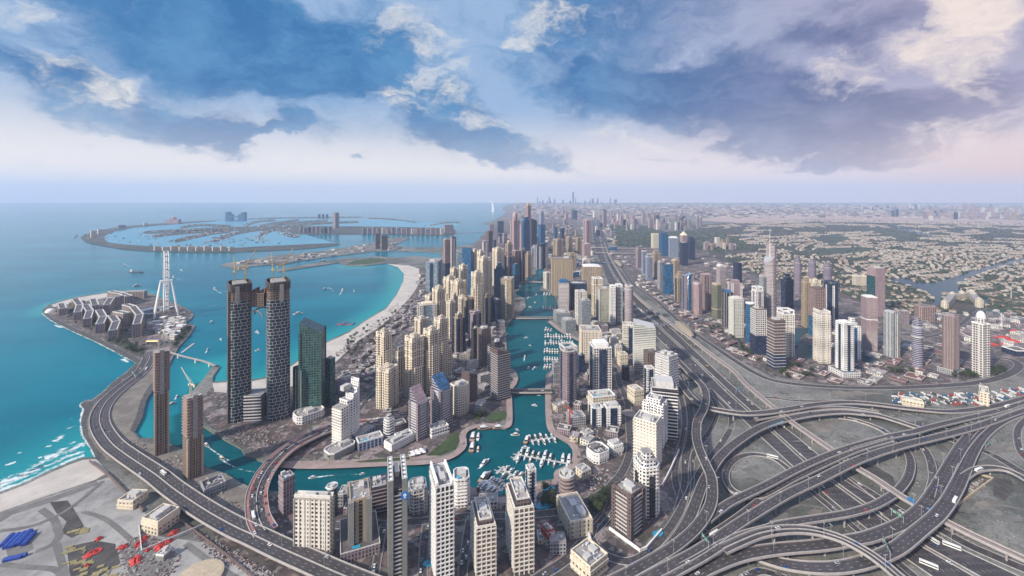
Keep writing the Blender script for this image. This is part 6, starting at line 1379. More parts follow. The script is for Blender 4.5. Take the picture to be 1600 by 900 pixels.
blocks([(800, 500), (780, 545), (785, 620), (740, 655), (700, 660), (600, 690), (560, 650), (640, 640), (700, 560), (740, 500)], 44, 12, 26, 6, 18, KU, 'low_building', 'low building', '%s low building among the towers between beach and marina', 'low buildings between beach and marina', 6)
blocks([(1000, 455), (1030, 475), (1090, 515), (1160, 560), (1215, 585), (1330, 600), (1420, 600), (1500, 590), (1500, 545), (1400, 530), (1300, 520), (1200, 490), (1100, 450), (1020, 430)], 150, 18, 46, 2, 6, KP, 'podium_block', 'podium', '%s low podium block among the lake towers', 'podium blocks among the lake towers', 7, ang=.62)
blocks([(960, 400), (1000, 450), (1060, 440), (1130, 440), (1200, 470), (1200, 430), (1100, 395), (1010, 380)], 70, 16, 40, 3, 9, KP, 'podium_block', 'podium', '%s low block at the far end of the lake tower rows', 'low blocks at the far lake towers', 8, ang=.5)
blocks([(1390, 500), (1440, 520), (1500, 540), (1600, 545), (1600, 490), (1540, 490), (1500, 490), (1450, 488)], 50, 14, 34, 4, 9, [('mauve', redroof, 'russet'), ('ivory', roof_m, 'pale'), ('grey', dark_roof, 'dark')], 'site_building', 'low building', '%s low building in the yards behind the domed white tower', 'low buildings in the eastern yards', 9)
blocks([(830, 350), (960, 346), (965, 400), (925, 420), (905, 440), (860, 412), (848, 405)], 110, 22, 50, 8, 26, [('ivory', roof_m, 'pale'), ('mauve', roof_m, 'mauve'), ('blue', roof_m, 'blue'), ('tan', roof_m, 'tan')], 'low_building', 'low building', '%s hazy low building between the canal end and the far highway', 'low buildings beyond the canal end', 10)
blocks([(352, 412), (390, 407), (470, 398), (540, 388), (600, 375), (640, 388), (690, 392), (560, 395), (470, 407), (400, 415)], 40, 22, 46, 5, 10, [('ivory', roof_m, 'pale'), ('mauve', roof_m, 'grey')], 'harbour_shed', 'shed', '%s low harbour shed on the long peninsula behind the gateway towers', 'harbour peninsula sheds', 11)
# the named low things of the foreground
towers('''
183 232 797 785 .5 1 palace flat box trim:cream | white flat roofed block half under the coastal viaduct | low block
221 282 838 818 .42 1 palace flat box trim:cream | cream block with a walled yard below the coastal viaduct | low block
313 354 780 768 .15 1 greyglass flat box droof | podium wrapped in blue netting under construction by the slim tower | building site
455 511 666 655 .2 .7 white flat cham | white stepped podium below the dark green towers | podium
503 560 722 713 .25 .6 conc flat cham trim:white | grey terrace podium with white edge below the terraced tower | podium
556 600 706 694 .1 .5 bluev flat box pool trim:white | white poolside hall next to the slim banded tower | low block
600 660 707 697 .2 .35 white flat box | long white low block with steps along the promenade | low block
616 646 697 686 .2 .6 white flat box | white terraces at the foot of the mauve pink roofed tower | low block
668 702 686 674 .2 .6 white flat box | white terraces at the foot of the blue roofed tower | low block
846 867 858 833 .45 1.3 ivory flat box trim:red | low white school block with a red rimmed sports roof | school
1407 1443 633 624 .08 .5 palace flat box trim:cream | long cream warehouse in the truck yard | warehouse
1529 1546 633 613 .1 3.2 palace flat box trim:cream | deep cream warehouse at the middle of the truck yard | warehouse
1564 1612 557 549 .5 .9 navy flat box droof trim:white | long shed with a navy roof beside the red tarpaulins | warehouse
1540 1569 495 488 .4 .6 greyband flat box trim:teal | green roofed sports hall by the lake road | sports hall
243 268 878 870 .5 1 conc flat box trim:white | pale roofed workshop in the red tarpaulin yard | workshop
''', 'low_block')
m = MB(); c = G(255, 838); m.ring([(-34, -26), (34, -26), (34, 26), (-34, 26)], 0, 3.5, .8); tag(m.build('boundary_wall', PAR['pale'], None, c+Vector((2, 18, .1)), .75), 'pale boundary wall round the cream block below the viaduct', 'wall')
# villas of the garden suburb
vr = random.Random(17); VL = []; gp = px_poly([(1125, 402), (1200, 436), (1310, 455), (1395, 490), (1500, 488), (1660, 498), (2050, 458), (1950, 352), (1600, 348), (1250, 342), (1090, 354), (1160, 376), (1192, 394)], GZ)
golfs = [px_poly(q, GZ) for q in ([(1255, 392), (1290, 388), (1350, 386), (1375, 389), (1330, 397), (1280, 401)], [(1262, 372), (1310, 365), (1330, 374), (1300, 384)], [(1345, 356), (1400, 362), (1440, 372), (1410, 377)])]
VG = {}
def vfree(x, y, st):
    i, j = int(x//24), int(y//24)
    return not any((a-x)**2+(b_-y)**2 < (300 if st == t_ else 1500) for u in (-2, -1, 0, 1, 2) for v in (-2, -1, 0, 1, 2) for a, b_, t_ in VG.get((i+u, j+v), ()))
for s in range(2200):
    px, py = vr.uniform(1090, 1750), 344+(vr.random()**1.25)*150; p = G(px, py); ang = vr.choice((.25, .25, -.35, .9))+vr.gauss(0, .2); cur = vr.gauss(0, .035); n = vr.randint(8, 26)
    x, y = p.x, p.y
    for k in range(n):
        x += 24*math.cos(ang); y += 24*math.sin(ang); ang += cur
        for sd in (-1, 1):
            hx, hy = x-math.sin(ang)*15*sd, y+math.cos(ang)*15*sd
            if not pip(hx, hy, gp) or not vfree(hx, hy, s) or near_road(hx, hy, 14) or hit(hx, hy, 14) or any(pip(hx, hy, q) for q in _lakes) or any(pip(hx, hy, q) for q in golfs): continue
            VG.setdefault((int(hx//24), int(hy//24)), []).append((hx, hy, s)); VL.append((hx, hy, ang+vr.choice((0, math.pi/2))))
    if len(VL) > 6500: break
VL.sort(key=lambda v: math.hypot(v[0], v[1]))
def villa(mb, x, y, a, s, t_, z=GZ):
    w_, d_, h = 15*s, 11*s, 6.5*s; c_, q = math.cos(a), math.sin(a); T = lambda u, v, zz: (x+c_*u-q*v, y+q*u+c_*v, zz)
    mb.prism([T(-w_/2, -d_/2, 0)[:2], T(w_/2, -d_/2, 0)[:2], T(w_/2, d_/2, 0)[:2], T(-w_/2, d_/2, 0)[:2]], z, z+h, False, m=0)
    e = .9; A, B, C_, D_ = T(-w_/2-e, -d_/2-e, z+h), T(w_/2+e, -d_/2-e, z+h), T(w_/2+e, d_/2+e, z+h), T(-w_/2-e, d_/2+e, z+h); r0, r1 = T(-w_/4, 0, z+h+2.8*s), T(w_/4, 0, z+h+2.8*s)
    for f in ((A, B, r1, r0), (B, C_, r1), (C_, D_, r0, r1), (D_, A, r0)): mb.poly(f, None, 1+t_)
vwall = plain('villa render', (.46, .42, .36), .85, scale=.02, var=.1); vroof = [plain('villa roof cream', (.37, .32, .27), .85, scale=.02), plain('villa roof tan', (.27, .19, .15), .85, scale=.02), plain('villa roof russet', (.21, .115, .09), .85, scale=.02)]
VM = []
for k in range(3): mb = MB(); villa(mb, 0, 0, 0, 1.0, 0, 0); VM.append(mb.mesh('villa', [vwall, vroof[k]]))
for x, y, a in VL[:296]:
    k = vr.choice((0, 0, 1, 2) if x < 1400 else (1, 2, 0)); tag(inst(VM[k], 'villa', None, (x, y, GZ), a, vr.uniform(.85, 1.2)), 'villa with a %s hipped roof in the garden suburb round the lake' % ('cream', 'tan', 'russet')[k], 'villa', 'villas of the garden suburb (%s roofs)' % ('cream', 'tan', 'russet')[k])
mb = MB()
for x, y, a in VL[296:]: villa(mb, x, y, a, vr.uniform(.9, 1.3), 0 if vr.random() < .62 else vr.choice((1, 2)))
tag(mb.build('distant_villas', [vwall]+vroof), 'thousands of small villas in winding rows stretching to the desert', 'villas', kind='stuff')
# tree clumps of the suburb and the plain, too many to count
mb = MB()
def clump(mb, x, y, r, h, z=GZ):
    n = 6; ph = vr.random()*6; lv = [(r*.75, 0), (r*vr.uniform(.9, 1.15), h*.45), (r*.55, h*.85)]
    pts = [[(x+q*math.cos(ph+2*math.pi*k/n)*vr.uniform(.75, 1.25), y+q*math.sin(ph+2*math.pi*k/n)*vr.uniform(.75, 1.25), z+zz) for k in range(n)] for q, zz in lv]
    for A, B in zip(pts, pts[1:]):
        for k in range(n): mb.poly([A[k], A[(k+1) % n], B[(k+1) % n], B[k]], None, 0)
    mb.poly(pts[-1], None, 0)
nt = 0
for _ in range(16000):
    px, py = vr.uniform(1090, 1720), 342+(vr.random()**1.2)*150; p = G(px, py)
    if not pip(p.x, p.y, gp) or any(pip(p.x, p.y, q) for q in _lakes) or near_road(p.x, p.y, 6) or hit(p.x, p.y, 4): continue
    if any(pip(p.x, p.y, q) for q in golfs) and vr.random() < .8: continue
    clump(mb, p.x, p.y, vr.uniform(4, 9), vr.uniform(5, 11)); nt += 1
    if nt > 9500: break
for poly, n in (([(955, 352), (1010, 354), (1040, 363), (1110, 359), (1160, 374), (1188, 391), (1120, 393), (1040, 384), (990, 387), (962, 384)], 900), ([(800, 342), (960, 345), (905, 400), (850, 400)], 700), ([(1460, 470), (1600, 440), (1600, 490), (1550, 492), (1470, 488)], 260)):
    for _ in range(n):
        p = G(*sample(poly, vr))
        if not hit(p.x, p.y, 5) and not near_road(p.x, p.y, 6) and pip(p.x, p.y, land_poly) and not any(pip(p.x, p.y, q) for q in _lakes): clump(mb, p.x, p.y, vr.uniform(5, 11), vr.uniform(6, 12))
leaf_far = tex('suburb foliage', (.028, .040, .026), (.055, .068, .040), 1/30, 1/6, (.012, .02, .012))
tag(mb.build('suburb_trees', leaf_far), 'dark green tree cover between the villas and on the golf course', 'trees', kind='stuff')
mb = MB()
for _ in range(5200):
    px = vr.uniform(805, 1720); py = 319.5+abs(vr.gauss(0, 9)); p = G(px, py)
    if py > 352 or (px < 960 and py > 345) or (py > 342 and px > 960): continue
    s = p.y/9000; mb.box(p.x, p.y, GZ, GZ+vr.uniform(5, 16)*(1+s*.5), vr.uniform(18, 60)*(.7+s), vr.uniform(18, 60)*(.7+s), vr.uniform(0, 1.5), vr.choice((0, 0, 0, 1, 2, 3)))
tag(mb.build('distant_town', [plain('far wall pale', (.38, .33, .30), .9, scale=.001), plain('far wall tan', (.25, .175, .15), .9, scale=.001), leaf_far, plain('far wall grey', (.16, .14, .16), .9, scale=.001)]), 'low pale town spreading over the plain to the hazy horizon', 'town', kind='stuff')
# ---- trees one can tell apart
leaf_m = [tex('leaves %d' % k, a, b_, 1/3, 1/.8) for k, (a, b_) in enumerate((((.030, .048, .018), (.060, .080, .030)), ((.022, .040, .020), (.045, .066, .030)), ((.045, .058, .022), (.080, .092, .038))))]
bark = plain('bark', (.13, .095, .07), .9)
def tree_proto(k, h, r):
    m = MB(); m.bar((0, 0, 0), (0, 0, h*.5), .32, 7, .2)
    tr = random.Random(k)
    for q in range(5): a = q*1.26+tr.random(); m.bar((0, 0, h*(.3+.04*q)), (r*.6*math.cos(a), r*.6*math.sin(a), h*(.62+.05*q)), .14, 5, .05)
    tm = m.mesh('trunk', bark); m = MB(); cl = [(r*.6*math.cos(a)*tr.uniform(.4, 1.1), r*.6*math.sin(a)*tr.uniform(.4, 1.1), h*tr.uniform(.5, .9), r*tr.uniform(.32, .55)) for a in [tr.uniform(0, 6.28) for _ in range(9)]]
    for _ in range(420):
        cx, cy_, cz, cr = tr.choice(cl); v = Vector((tr.gauss(0, 1), tr.gauss(0, 1), tr.gauss(0, .8))).normalized()*cr*tr.uniform(.55, 1.05); p = Vector((cx, cy_, cz))+v
        a = Vector((tr.gauss(0, 1), tr.gauss(0, 1), tr.gauss(0, .5))).normalized(); b_ = a.orthogonal().normalized(); s = tr.uniform(.3, .62); m.poly([p-a*s, p+b_*s*.6, p+a*s, p-b_*s*.6])
    return tm, m.mesh('crown', leaf_m[k % 3])
def palm_proto(k, h):
    tr = random.Random(k+50); m = MB(); m.bar((0, 0, 0), (.3, 0, h), .26, 7, .17); tm = m.mesh('trunk', bark); m = MB()
    for q in range(17):
        a = q*2.4; up = tr.uniform(-.2, .9); L = tr.uniform(2.6, 3.6); pr_ = None
        for s in range(5):
            u = s/4; p = Vector((.3+math.cos(a)*L*u, math.sin(a)*L*u, h+up*L*u*.8-1.9*u*u)); n = Vector((-math.sin(a), math.cos(a), 0))*.55*(1.05-u)
            if pr_: m.poly([pr_[0]-pr_[1], p-n, p+n, pr_[0]+pr_[1]])
            pr_ = (p, n)
    return tm, m.mesh('fronds', leaf_m[(k+1) % 3])
TP = [tree_proto(1, 9, 4.4), tree_proto(2, 7, 3.6), tree_proto(3, 10.5, 5.2)]; PP = [palm_proto(1, 9.5), palm_proto(2, 7.5)]
def plant(protos, name, p, label, group, s=1.0):
    tm, cm = vr.choice(protos); o = tag(empty(name, p, vr.uniform(0, 6.28)), label, 'palm tree' if name == 'palm_tree' else 'tree', group); o.scale = (s, s, s)
    inst(tm, 'trunk', o); inst(cm, 'fronds' if name == 'palm_tree' else 'crown', o)
def plant_area(poly, n, protos, name, label, group, s0=.9, s1=1.4, pad=1.5):
    k = 0
    for _ in range(n*8):
        if k >= n: break
        p = G(*sample(poly, vr))
        if hit(p.x, p.y, 2.5) or near_road(p.x, p.y, pad) or near_coast(p.x, p.y, 2) or not pip(p.x, p.y, land_poly): continue
        plant(protos, name, p, label, group, vr.uniform(s0, s1)); k += 1
def plant_line(pts, gap, protos, name, label, group, s0=.9, s1=1.3):
    S = [G(*q) for q in smooth(pts, 5)]; acc = 0
    for a, b_ in zip(S, S[1:]):
        acc += (b_-a).length
        if acc > gap: acc = 0; p = b_+Vector((vr.uniform(-1.5, 1.5), vr.uniform(-1.5, 1.5), 0)); (None if hit(p.x, p.y, 1.5) else plant(protos, name, p, label, group, vr.uniform(s0, s1)))
plant_line([(440, 724), (533, 724), (600, 720), (660, 716), (692, 708), (712, 698), (719, 684), (738, 663), (785, 660)], 15, PP, 'palm_tree', 'palm tree on the promenade of the beach side canal bank', 'palms on the beach side promenade')
plant_line([(840, 765), (874, 757), (880, 742), (902, 728), (905, 705), (893, 688), (866, 668), (862, 640), (862, 600)], 15, PP, 'palm_tree', 'palm tree on the promenade of the highway side marina bank', 'palms on the highway side promenade')
plant_line([(690, 774), (740, 772), (760, 779), (785, 786)], 12, TP, 'round_tree', 'round tree on the promenade behind the lattice tower', 'trees behind the lattice tower')
plant_area([(925, 790), (955, 768), (958, 780), (940, 812), (905, 848), (895, 840)], 40, TP, 'round_tree', 'dark green tree in the planted strip beside the cream five storey block', 'trees beside the cream five storey block', .9, 1.5)
plant_area([(845, 765), (868, 770), (866, 795), (845, 795)], 16, TP, 'round_tree', 'tree in the pool garden below the round brown tower', 'trees in the pool garden')
plant_area([(500, 600), (540, 590), (560, 600), (530, 618), (505, 616)], 24, TP, 'round_tree', 'tree beside the purple lit hotel', 'trees beside the purple lit hotel', 1, 1.6)
plant_area([(540, 520), (600, 500), (640, 470), (640, 500), (590, 540), (545, 575)], 44, TP, 'round_tree', 'tree between the dark roofed beach houses', 'trees between the beach houses', 1, 1.5)
plant_area([(1205, 574), (1260, 570), (1275, 590), (1225, 592)], 30, TP, 'round_tree', 'tree in the green corner below the slatted brown tower', 'trees below the slatted brown tower', 1, 1.6)
plant_area([(1485, 590), (1545, 595), (1572, 582), (1560, 572), (1550, 580)], 34, TP, 'round_tree', 'tree in the park strip round the domed white tower', 'trees round the domed white tower', 1, 1.6)
plant_area([(1375, 580), (1420, 590), (1440, 582), (1420, 578)], 14, TP, 'round_tree', 'shrubby tree along the curved edge of the empty plot', 'trees along the empty plot', .8, 1.2)
plant_area([(162, 532), (200, 550), (222, 559), (228, 549), (205, 536), (178, 521)], 30, TP, 'round_tree', 'tree in the garden strip at the southern tip of the wheel island', 'trees at the island tip', 1, 1.6)
plant_area([(300, 511), (294, 522), (276, 543), (268, 541), (288, 514)], 22, TP, 'round_tree', 'tree in the green strip on the canal side of the wheel island', 'trees on the canal side of the island', 1, 1.6)
plant_area([(90, 490), (130, 512), (170, 530), (200, 520), (180, 490), (140, 478)], 46, PP+TP, 'island_tree', 'small tree between the bent blocks of the wheel island', 'trees between the island blocks', 1, 1.5)
plant_area([(760, 645), (750, 642), (740, 654), (752, 656)], 10, TP, 'round_tree', 'tree beside the waterside lawns', 'trees beside the waterside lawns')
plant_area([(1100, 520), (1150, 545), (1200, 575), (1150, 530), (1110, 505)], 24, TP, 'round_tree', 'tree in the plots between the lake tower podiums', 'trees between the podiums', 1, 1.5)
# ------------------------------------------------------------------ boats, foam, cars, yards
hull_w = plain('white hull', (.72, .72, .71), .3); deck_t = plain('teak deck', (.38, .29, .2), .7); glass_b = plain('tinted glass', (.02, .03, .045), .12)
def hull(L, B, H, mt, cabin=True, fly=True):
    n = 10; m = MB(); S = []
    for k in range(n+1):
        u = k/n; b_ = B/2*(1-max(0, (u-.45)/.55)**2.2)*(.86+.14*min(1, u*5)); S.append((-L/2+L*u, b_, H*(.8+.35*u*u)))
    for (x0, b0, h0), (x1, b1, h1) in zip(S, S[1:]):
        for s in (-1, 1):
            q = [(x0, s*b0*.7, -.3), (x1, s*b1*.7, -.3), (x1, s*b1, h1), (x0, s*b0, h0)]; m.poly(q if s > 0 else q[::-1])
        m.poly([(x0, -b0, h0-.05), (x1, -b1, h1-.05), (x1, b1, h1-.05), (x0, b0, h0-.05)], None, 1)
    m.poly([(-L/2, -S[0][1]*.7, -.3), (-L/2, S[0][1]*.7, -.3), (-L/2, S[0][1], S[0][2]), (-L/2, -S[0][1], S[0][2])]); hm_ = m.mesh('hull', mt)
    m = MB(); m.prism([(-L*.3, -B*.34), (L*.12, -B*.34), (L*.26, -B*.12), (L*.26, B*.12), (L*.12, B*.34), (-L*.3, B*.34)], H*.8, H*1.7, True, m=1, mt=0); m.box(-L*.06, 0, H*1.72, H*2.0, L*.40, B*.62)
    if fly: m.box(-L*.04, 0, H*2.01, H*2.6, L*.22, B*.46); m.bar((-L*.1, -B*.2, H*2.6), (-L*.1, B*.2, H*3.1), .15, 5)
    return hm_, m.mesh('cabin', [hull_w, glass_b])
YT = [hull(11, 3.6, 1.3, [hull_w, hull_w]), hull(15, 4.4, 1.7, [hull_w, deck_t]), hull(21, 5.6, 2.2, [hull_w, hull_w]), hull(8, 2.8, 1.0, [hull_w, deck_t], fly=False), hull(13, 4.0, 1.5, [plain('navy hull', (.03, .04, .08), .3), hull_w])]
DH = hull(25, 7.5, 2.8, [plain('dhow timber', (.17, .075, .05), .6), deck_t])
def boat(k, p, rz, label, group=None, cat='motor yacht', name='motor_yacht', s=1.0, proto=None):
    a, b_ = proto or YT[k]; o = tag(empty(name, (p.x, p.y, .15), rz), label, cat, group); o.scale = (s, s, s); inst(a, 'hull', o); inst(b_, 'cabin', o); return o
br_ = random.Random(8); pont_m = plain('pontoon', (.45, .42, .40), .85)
def pontoon(a, b_, label, w_=2.6):
    p, q = G(*a, 0), G(*b_, 0); c = (p+q)/2; m = MB(); L = (q-p).length; m.box(0, 0, -.4, .7, L, w_)
    for k in range(int(L/9)): m.box(-L/2+5+k*9, 0, -.42, .66, 1.0, w_+11)
    return tag(m.build('pontoon', pont_m, None, (c.x, c.y, 0), math.atan2((q-p).y, (q-p).x)), label, 'pontoon')
def moor(a, b_, n, ks, where, both=True, skip=.08):
    p, q = G(*a, 0), G(*b_, 0); an = math.atan2((q-p).y, (q-p).x); nn = Vector((-math.sin(an), math.cos(an), 0))
    for k in range(n):
        for s in ((-1, 1) if both else (1,)):
            if br_.random() < skip: continue
            kk = br_.choice(ks); L = (11, 15, 21, 8, 13)[kk]; c = p.lerp(q, (k+.5)/n)+nn*s*(L*.5+1.8); boat(kk, c, an+s*math.pi/2+br_.gauss(0, .05), ('%s motor yacht moored at ' % ('white' if kk != 4 else 'navy hulled'))+where, 'yachts moored at '+where+(', navy' if kk == 4 else ''), s=br_.uniform(.9, 1.1))
for i, (y, x0, x1) in enumerate(((515.5, 850, 863), (526, 850, 893), (536, 850, 897), (549, 849, 873), (561, 849, 873), (573, 849, 861))):
    nm = ('first', 'second', 'third', 'fourth', 'fifth', 'sixth')[i]; wh_ = 'the %s pontoon row below the middle marina bridge' % nm
    pontoon((x0, y), (x1, y+.8), 'pale pontoon, the %s row below the middle marina bridge' % nm); moor((x0, y), (x1, y+.8), max(3, int((x1-x0)/4.0)), (0, 1, 1, 1, 2, 4), wh_, skip=.03)
for y, x0, x1, nm in ((460, 848, 861, 'upper'), (482, 847, 869, 'lower')):
    pontoon((x0, y), (x1, y+.4), 'pontoon above the middle marina bridge, %s one' % nm); moor((x0, y), (x1, y+.4), int((x1-x0)/3.6), (1, 2, 1), 'the %s pontoon above the middle marina bridge' % nm)
for a, b_, n, nm in (((826, 689.5), (868, 683.5), 5, 'inner basin pontoon closest to the road bridge'), ((808, 711), (892, 725.5), 9, 'long basin pontoon ending at the round brown tower'), ((761, 751), (785, 767), 6, 'short basin pontoon by the dark dhow'), ((784, 733), (812, 750), 4, 'basin pontoon behind the arched window tower')):
    pontoon(a, b_, 'pontoon, the '+nm, 3.2); moor(a, b_, n, (1, 2, 1, 0) if n > 4 else (0, 1), 'the '+nm)
pontoon((803, 719), (812, 706), 'short cross jetty at the end of the long basin pontoon', 4); pontoon((776, 740), (788, 729), 'short cross jetty at the end of the basin pontoon behind the arched window tower', 4)
for (x, y), a, s, lb in (((824, 688), 1.2, 1.0, 'dark red dhow moored at the tip of the inner basin pontoon'), ((758, 747), 1.0, 1.1, 'dark wooden dhow moored at the tip of the short basin pontoon'), ((738, 700), 1.5, 1.15, 'brown dhow along the quay below the lawn, front one'), ((739, 684), 1.5, 1.15, 'brown dhow along the quay below the lawn, rear one'), ((757, 671), .05, 1.0, 'low brown dhow moored along the promenade'), ((780, 670), .05, .95, 'yellowish dhow moored along the promenade bend')):
    boat(0, G(x, y, 0), a, lb, None, 'dhow', 'dhow', s, DH)
boat(2, G(747, 683, 0), 1.55, 'white yacht berthed outside the brown dhows'); boat(1, G(747, 702, 0), 1.55, 'white launch with a red roof berthed outside the front dhow')
wake_m = bpy.data.materials.new('wake foam'); wake_m.use_nodes = True; t = NT(wake_m.node_tree); bb = t.n['Principled BSDF']; bb.inputs['Base Color'].default_value = (.72, .82, .82, 1); bb.inputs['Roughness'].default_value = .9
geo = t.node('ShaderNodeNewGeometry').outputs['Position']; uvs = t.node('ShaderNodeSeparateXYZ'); t.l.new(t.node('ShaderNodeUVMap').outputs[0], uvs.inputs[0])
fo = t.m('ADD', t.noise(t.mapping(geo, sc=(1/7, 1/7, 1)), 1.0, 6, .7), t.m('MULTIPLY', t.noise(t.mapping(geo, sc=(1/34, 1/34, 1)), 1.0, 3, .5), .7)); edge = t.m('SUBTRACT', 1.0, t.m('ABSOLUTE', t.m('MULTIPLY_ADD', uvs.outputs[0], 2.0, -1.0)))
al = t.m('MULTIPLY', t.mapr(t.m('MULTIPLY_ADD', edge, .35, t.m('MULTIPLY_ADD', uvs.outputs[1], -.30, fo)), .84, 1.16), .8); t.l.new(al, bb.inputs['Alpha'])
def foam(pts, w0, w1, z=.12, v0=0.0, v1=1.0, name='foam'):
    S = [G(x, y, 0) for x, y in smooth(pts, 5)]; N = sides(S); m = MB(); n = len(S)
    for i in range(n-1):
        a, b_ = i/(n-1), (i+1)/(n-1); wa, wb = w0+(w1-w0)*a, w0+(w1-w0)*b_; z_ = Vector((0, 0, z)); va, vb = v0+(v1-v0)*a, v0+(v1-v0)*b_
        m.poly([S[i]-N[i]*wa/2+z_, S[i+1]-N[i+1]*wb/2+z_, S[i+1]+N[i+1]*wb/2+z_, S[i]+N[i]*wa/2+z_], [(0, va), (0, vb), (1, vb), (1, va)])
    return tag(m.build(name, wake_m), kind='stuff')
MOV = [((322, 696), (330, 702, 345, 712, 358, 720), 1, 'in the canal mouth, ahead of another'), ((346, 717), (355, 724, 375, 733, 398, 738), 1, 'in the canal mouth before the curved bridge'), ((488, 747), (500, 745, 530, 742, 560, 741), 0, 'in the canal below the promenade lawn'), ((758, 724), (752, 729, 746, 733), 2, 'in the open basin'), ((566, 741), None, 3, 'under the long promenade'), ((276, 620), (272, 626), 0, 'between the two slim unfinished towers'), ((268, 632), None, 1, 'close to the taller slim unfinished tower'), ((820, 700), None, 0, 'beside the inner basin pontoon, small one'), ((805, 680), None, 1, 'mid basin below the road bridge'), ((808, 672), None, 3, 'mid basin, just below the road bridge'), ((835, 634), None, 0, 'just below the road bridge, alone'), ((842, 618), None, 3, 'in the shade of the road bridge'),
 ((820, 558), (818, 566), 1, 'in the middle reach of the marina'), ((826, 575), None, 0, 'in the middle reach of the marina, southern one'), ((836, 576), None, 1, 'in the middle reach near the pontoons'), ((828, 540), None, 3, 'in the middle reach, tiny one'), ((822, 528), None, 0, 'just below the middle bridge'), ((836, 474), None, 0, 'in the upper reach'), ((828, 480), None, 3, 'in the upper reach by the bank'), ((838, 462), None, 4, 'in the upper reach, dark hulled'), ((826, 466), None, 0, 'in the upper reach near the headland'),
 ((195, 413.5), (200, 415, 206, 417), 2, 'west of the wheel'), ((271, 433.5), (276, 435, 284, 438), 2, 'right behind the wheel'), ((284, 423), (280, 420), 1, 'far behind the wheel'), ((335, 452), (340, 455, 347, 459), 2, 'off the gateway towers with a white wake'), ((214, 447), None, 2, 'small white one off the island beach'), ((330, 504), None, 2, 'moored wide catamaran off the wheel'), ((345, 531), None, 1, 'off the jetty'), ((324, 547), (320, 553), 1, 'running past the footbridge jetty'), ((507, 452), (515, 450, 521, 456), 1, 'turning in the bay'), ((535, 454), (531, 460, 526, 466), 2, 'in the bay trailing a curved wake'), ((465, 491), None, 2, 'close to the dark green glass tower'), ((553, 456), (553, 450), 0, 'far in the bay'), ((402, 520), None, 2, 'seen through the gateway towers'), ((403, 548), None, 1, 'seen through the gateway towers near the beach'), ((275, 510), None, 0, 'tucked beside the island')]
for (x, y), wk, k, lb in MOV:
    p = G(x, y, 0); a = br_.uniform(0, 6.28)
    if wk:
        q = G(wk[0], wk[1], 0); a = math.atan2((p-q).y, (p-q).x); foam([(x, y)]+[(wk[i], wk[i+1]) for i in range(0, len(wk), 2)], 2.0 if y > 520 else 3, 6 if y > 520 else 8, .12, -.3, 1.0, 'wake')
    boat(k, p, a, 'boat '+lb if k == 4 else 'white boat '+lb, None, 'boat', 'motor_boat', 1.0 if y > 500 else 1.5)
foam([(328, 478), (340, 476), (352, 472)], 3, 7, .12, .2, 1.0, 'wake')
r = tag(empty('cargo_ship', (G(213.5, 426, 0).x, G(213.5, 426, 0).y, 0), .05), 'dark cargo ship out at sea between the palm crescent and the wheel', 'ship')
m = MB(); m.prism([(-33, -6), (24, -6), (34, 0), (24, 6), (-33, 6)], -1, 5, True); m.build('hull', plain('ship hull', (.05, .05, .06), .6), r); m = MB(); m.box(-25, 0, 5.02, 14, 9, 9); m.box(-25, 0, 14.02, 17, 5, 7); m.build('bridge', PAR['white'], r)
m = MB(); m.box(4, 0, 5.03, 6.4, 36, 8); m.build('hatch', PAR['brown'], r)
for (x, y), lb in (((480, 407), 'dark barge moored at the harbour peninsula'), ((505, 408), 'dark tug beside the breakwater'), ((522, 400), 'long dark barge at the harbour sheds'), ((500, 402), 'low dark vessel at the harbour sheds, smaller')):
    boat(4, G(x, y, 0), .1, lb, None, 'barge', 'barge', 2.4)
r = tag(empty('floating_play_park', G(541, 506, 0)), 'colourful inflatable water park floating off the bay beach', 'water park'); wr = random.Random(4)
for k in range(26):
    m = MB(); m.box(wr.uniform(-24, 24), wr.uniform(-16, 16), -.2, wr.uniform(.8, 2.6)+.01*k, wr.uniform(4, 12), wr.uniform(3, 7), wr.uniform(0, 3)); m.build('float', PAR['blue'] if k % 2 else plain('float red', (.45, .08, .10), .5), r)
# surf along the shore
for off, w0, v in ((0, 8, .0), (-6, 18, .35), (-13, 26, .55), (-22, 34, .72)):
    foam([(-60, 800+off), (0, 772.5+off), (40, 757.5+off), (75, 740.5+off), (110, 725+off), (132, 717.5+off)], w0, w0*.8, .10-.01*off/7, v, v)
for pts, w0 in (([(30, 742), (55, 735), (72, 727)], 15), ([(2, 752), (25, 748), (45, 742)], 15), ([(70, 716), (92, 708), (100, 700)], 18), ([(106, 706), (118, 700), (128, 692)], 16), ([(110, 694), (118, 690)], 9), ([(72, 698), (80, 697)], 8), ([(60, 716), (66, 714)], 6), ([(104, 670), (118, 665)], 7), ([(28, 708), (34, 707)], 6), ([(8, 727), (25, 722)], 9), ([(84, 690), (92, 686), (96, 680)], 12), ([(40, 768), (62, 752)], 14)): foam(pts, w0*1.5, w0*1.1, .14, .18, .3)
foam([(150, 716), (142, 700), (129, 680), (126, 657), (130, 640), (125, 633), (134, 626), (143, 626), (163, 611), (177, 597), (197, 582), (212, 568), (196, 559), (157, 538), (120, 521), (83, 503), (66, 490)], 5, 6, .11, .12, .2)
foam([(72, 479), (110, 466.5), (150, 459.5), (187, 454.5)], 10, 14, .11, -.2, -.1); foam([(455, 573), (507, 538), (547, 519), (573, 501), (603, 482), (620, 460), (630, 440)], 6, 8, .11, -.05, .1); foam([(86, 508), (96, 512)], 10, 6, .13, -.1, 0); foam([(192, 561), (200, 566)], 12, 8, .13, -.2, -.1)
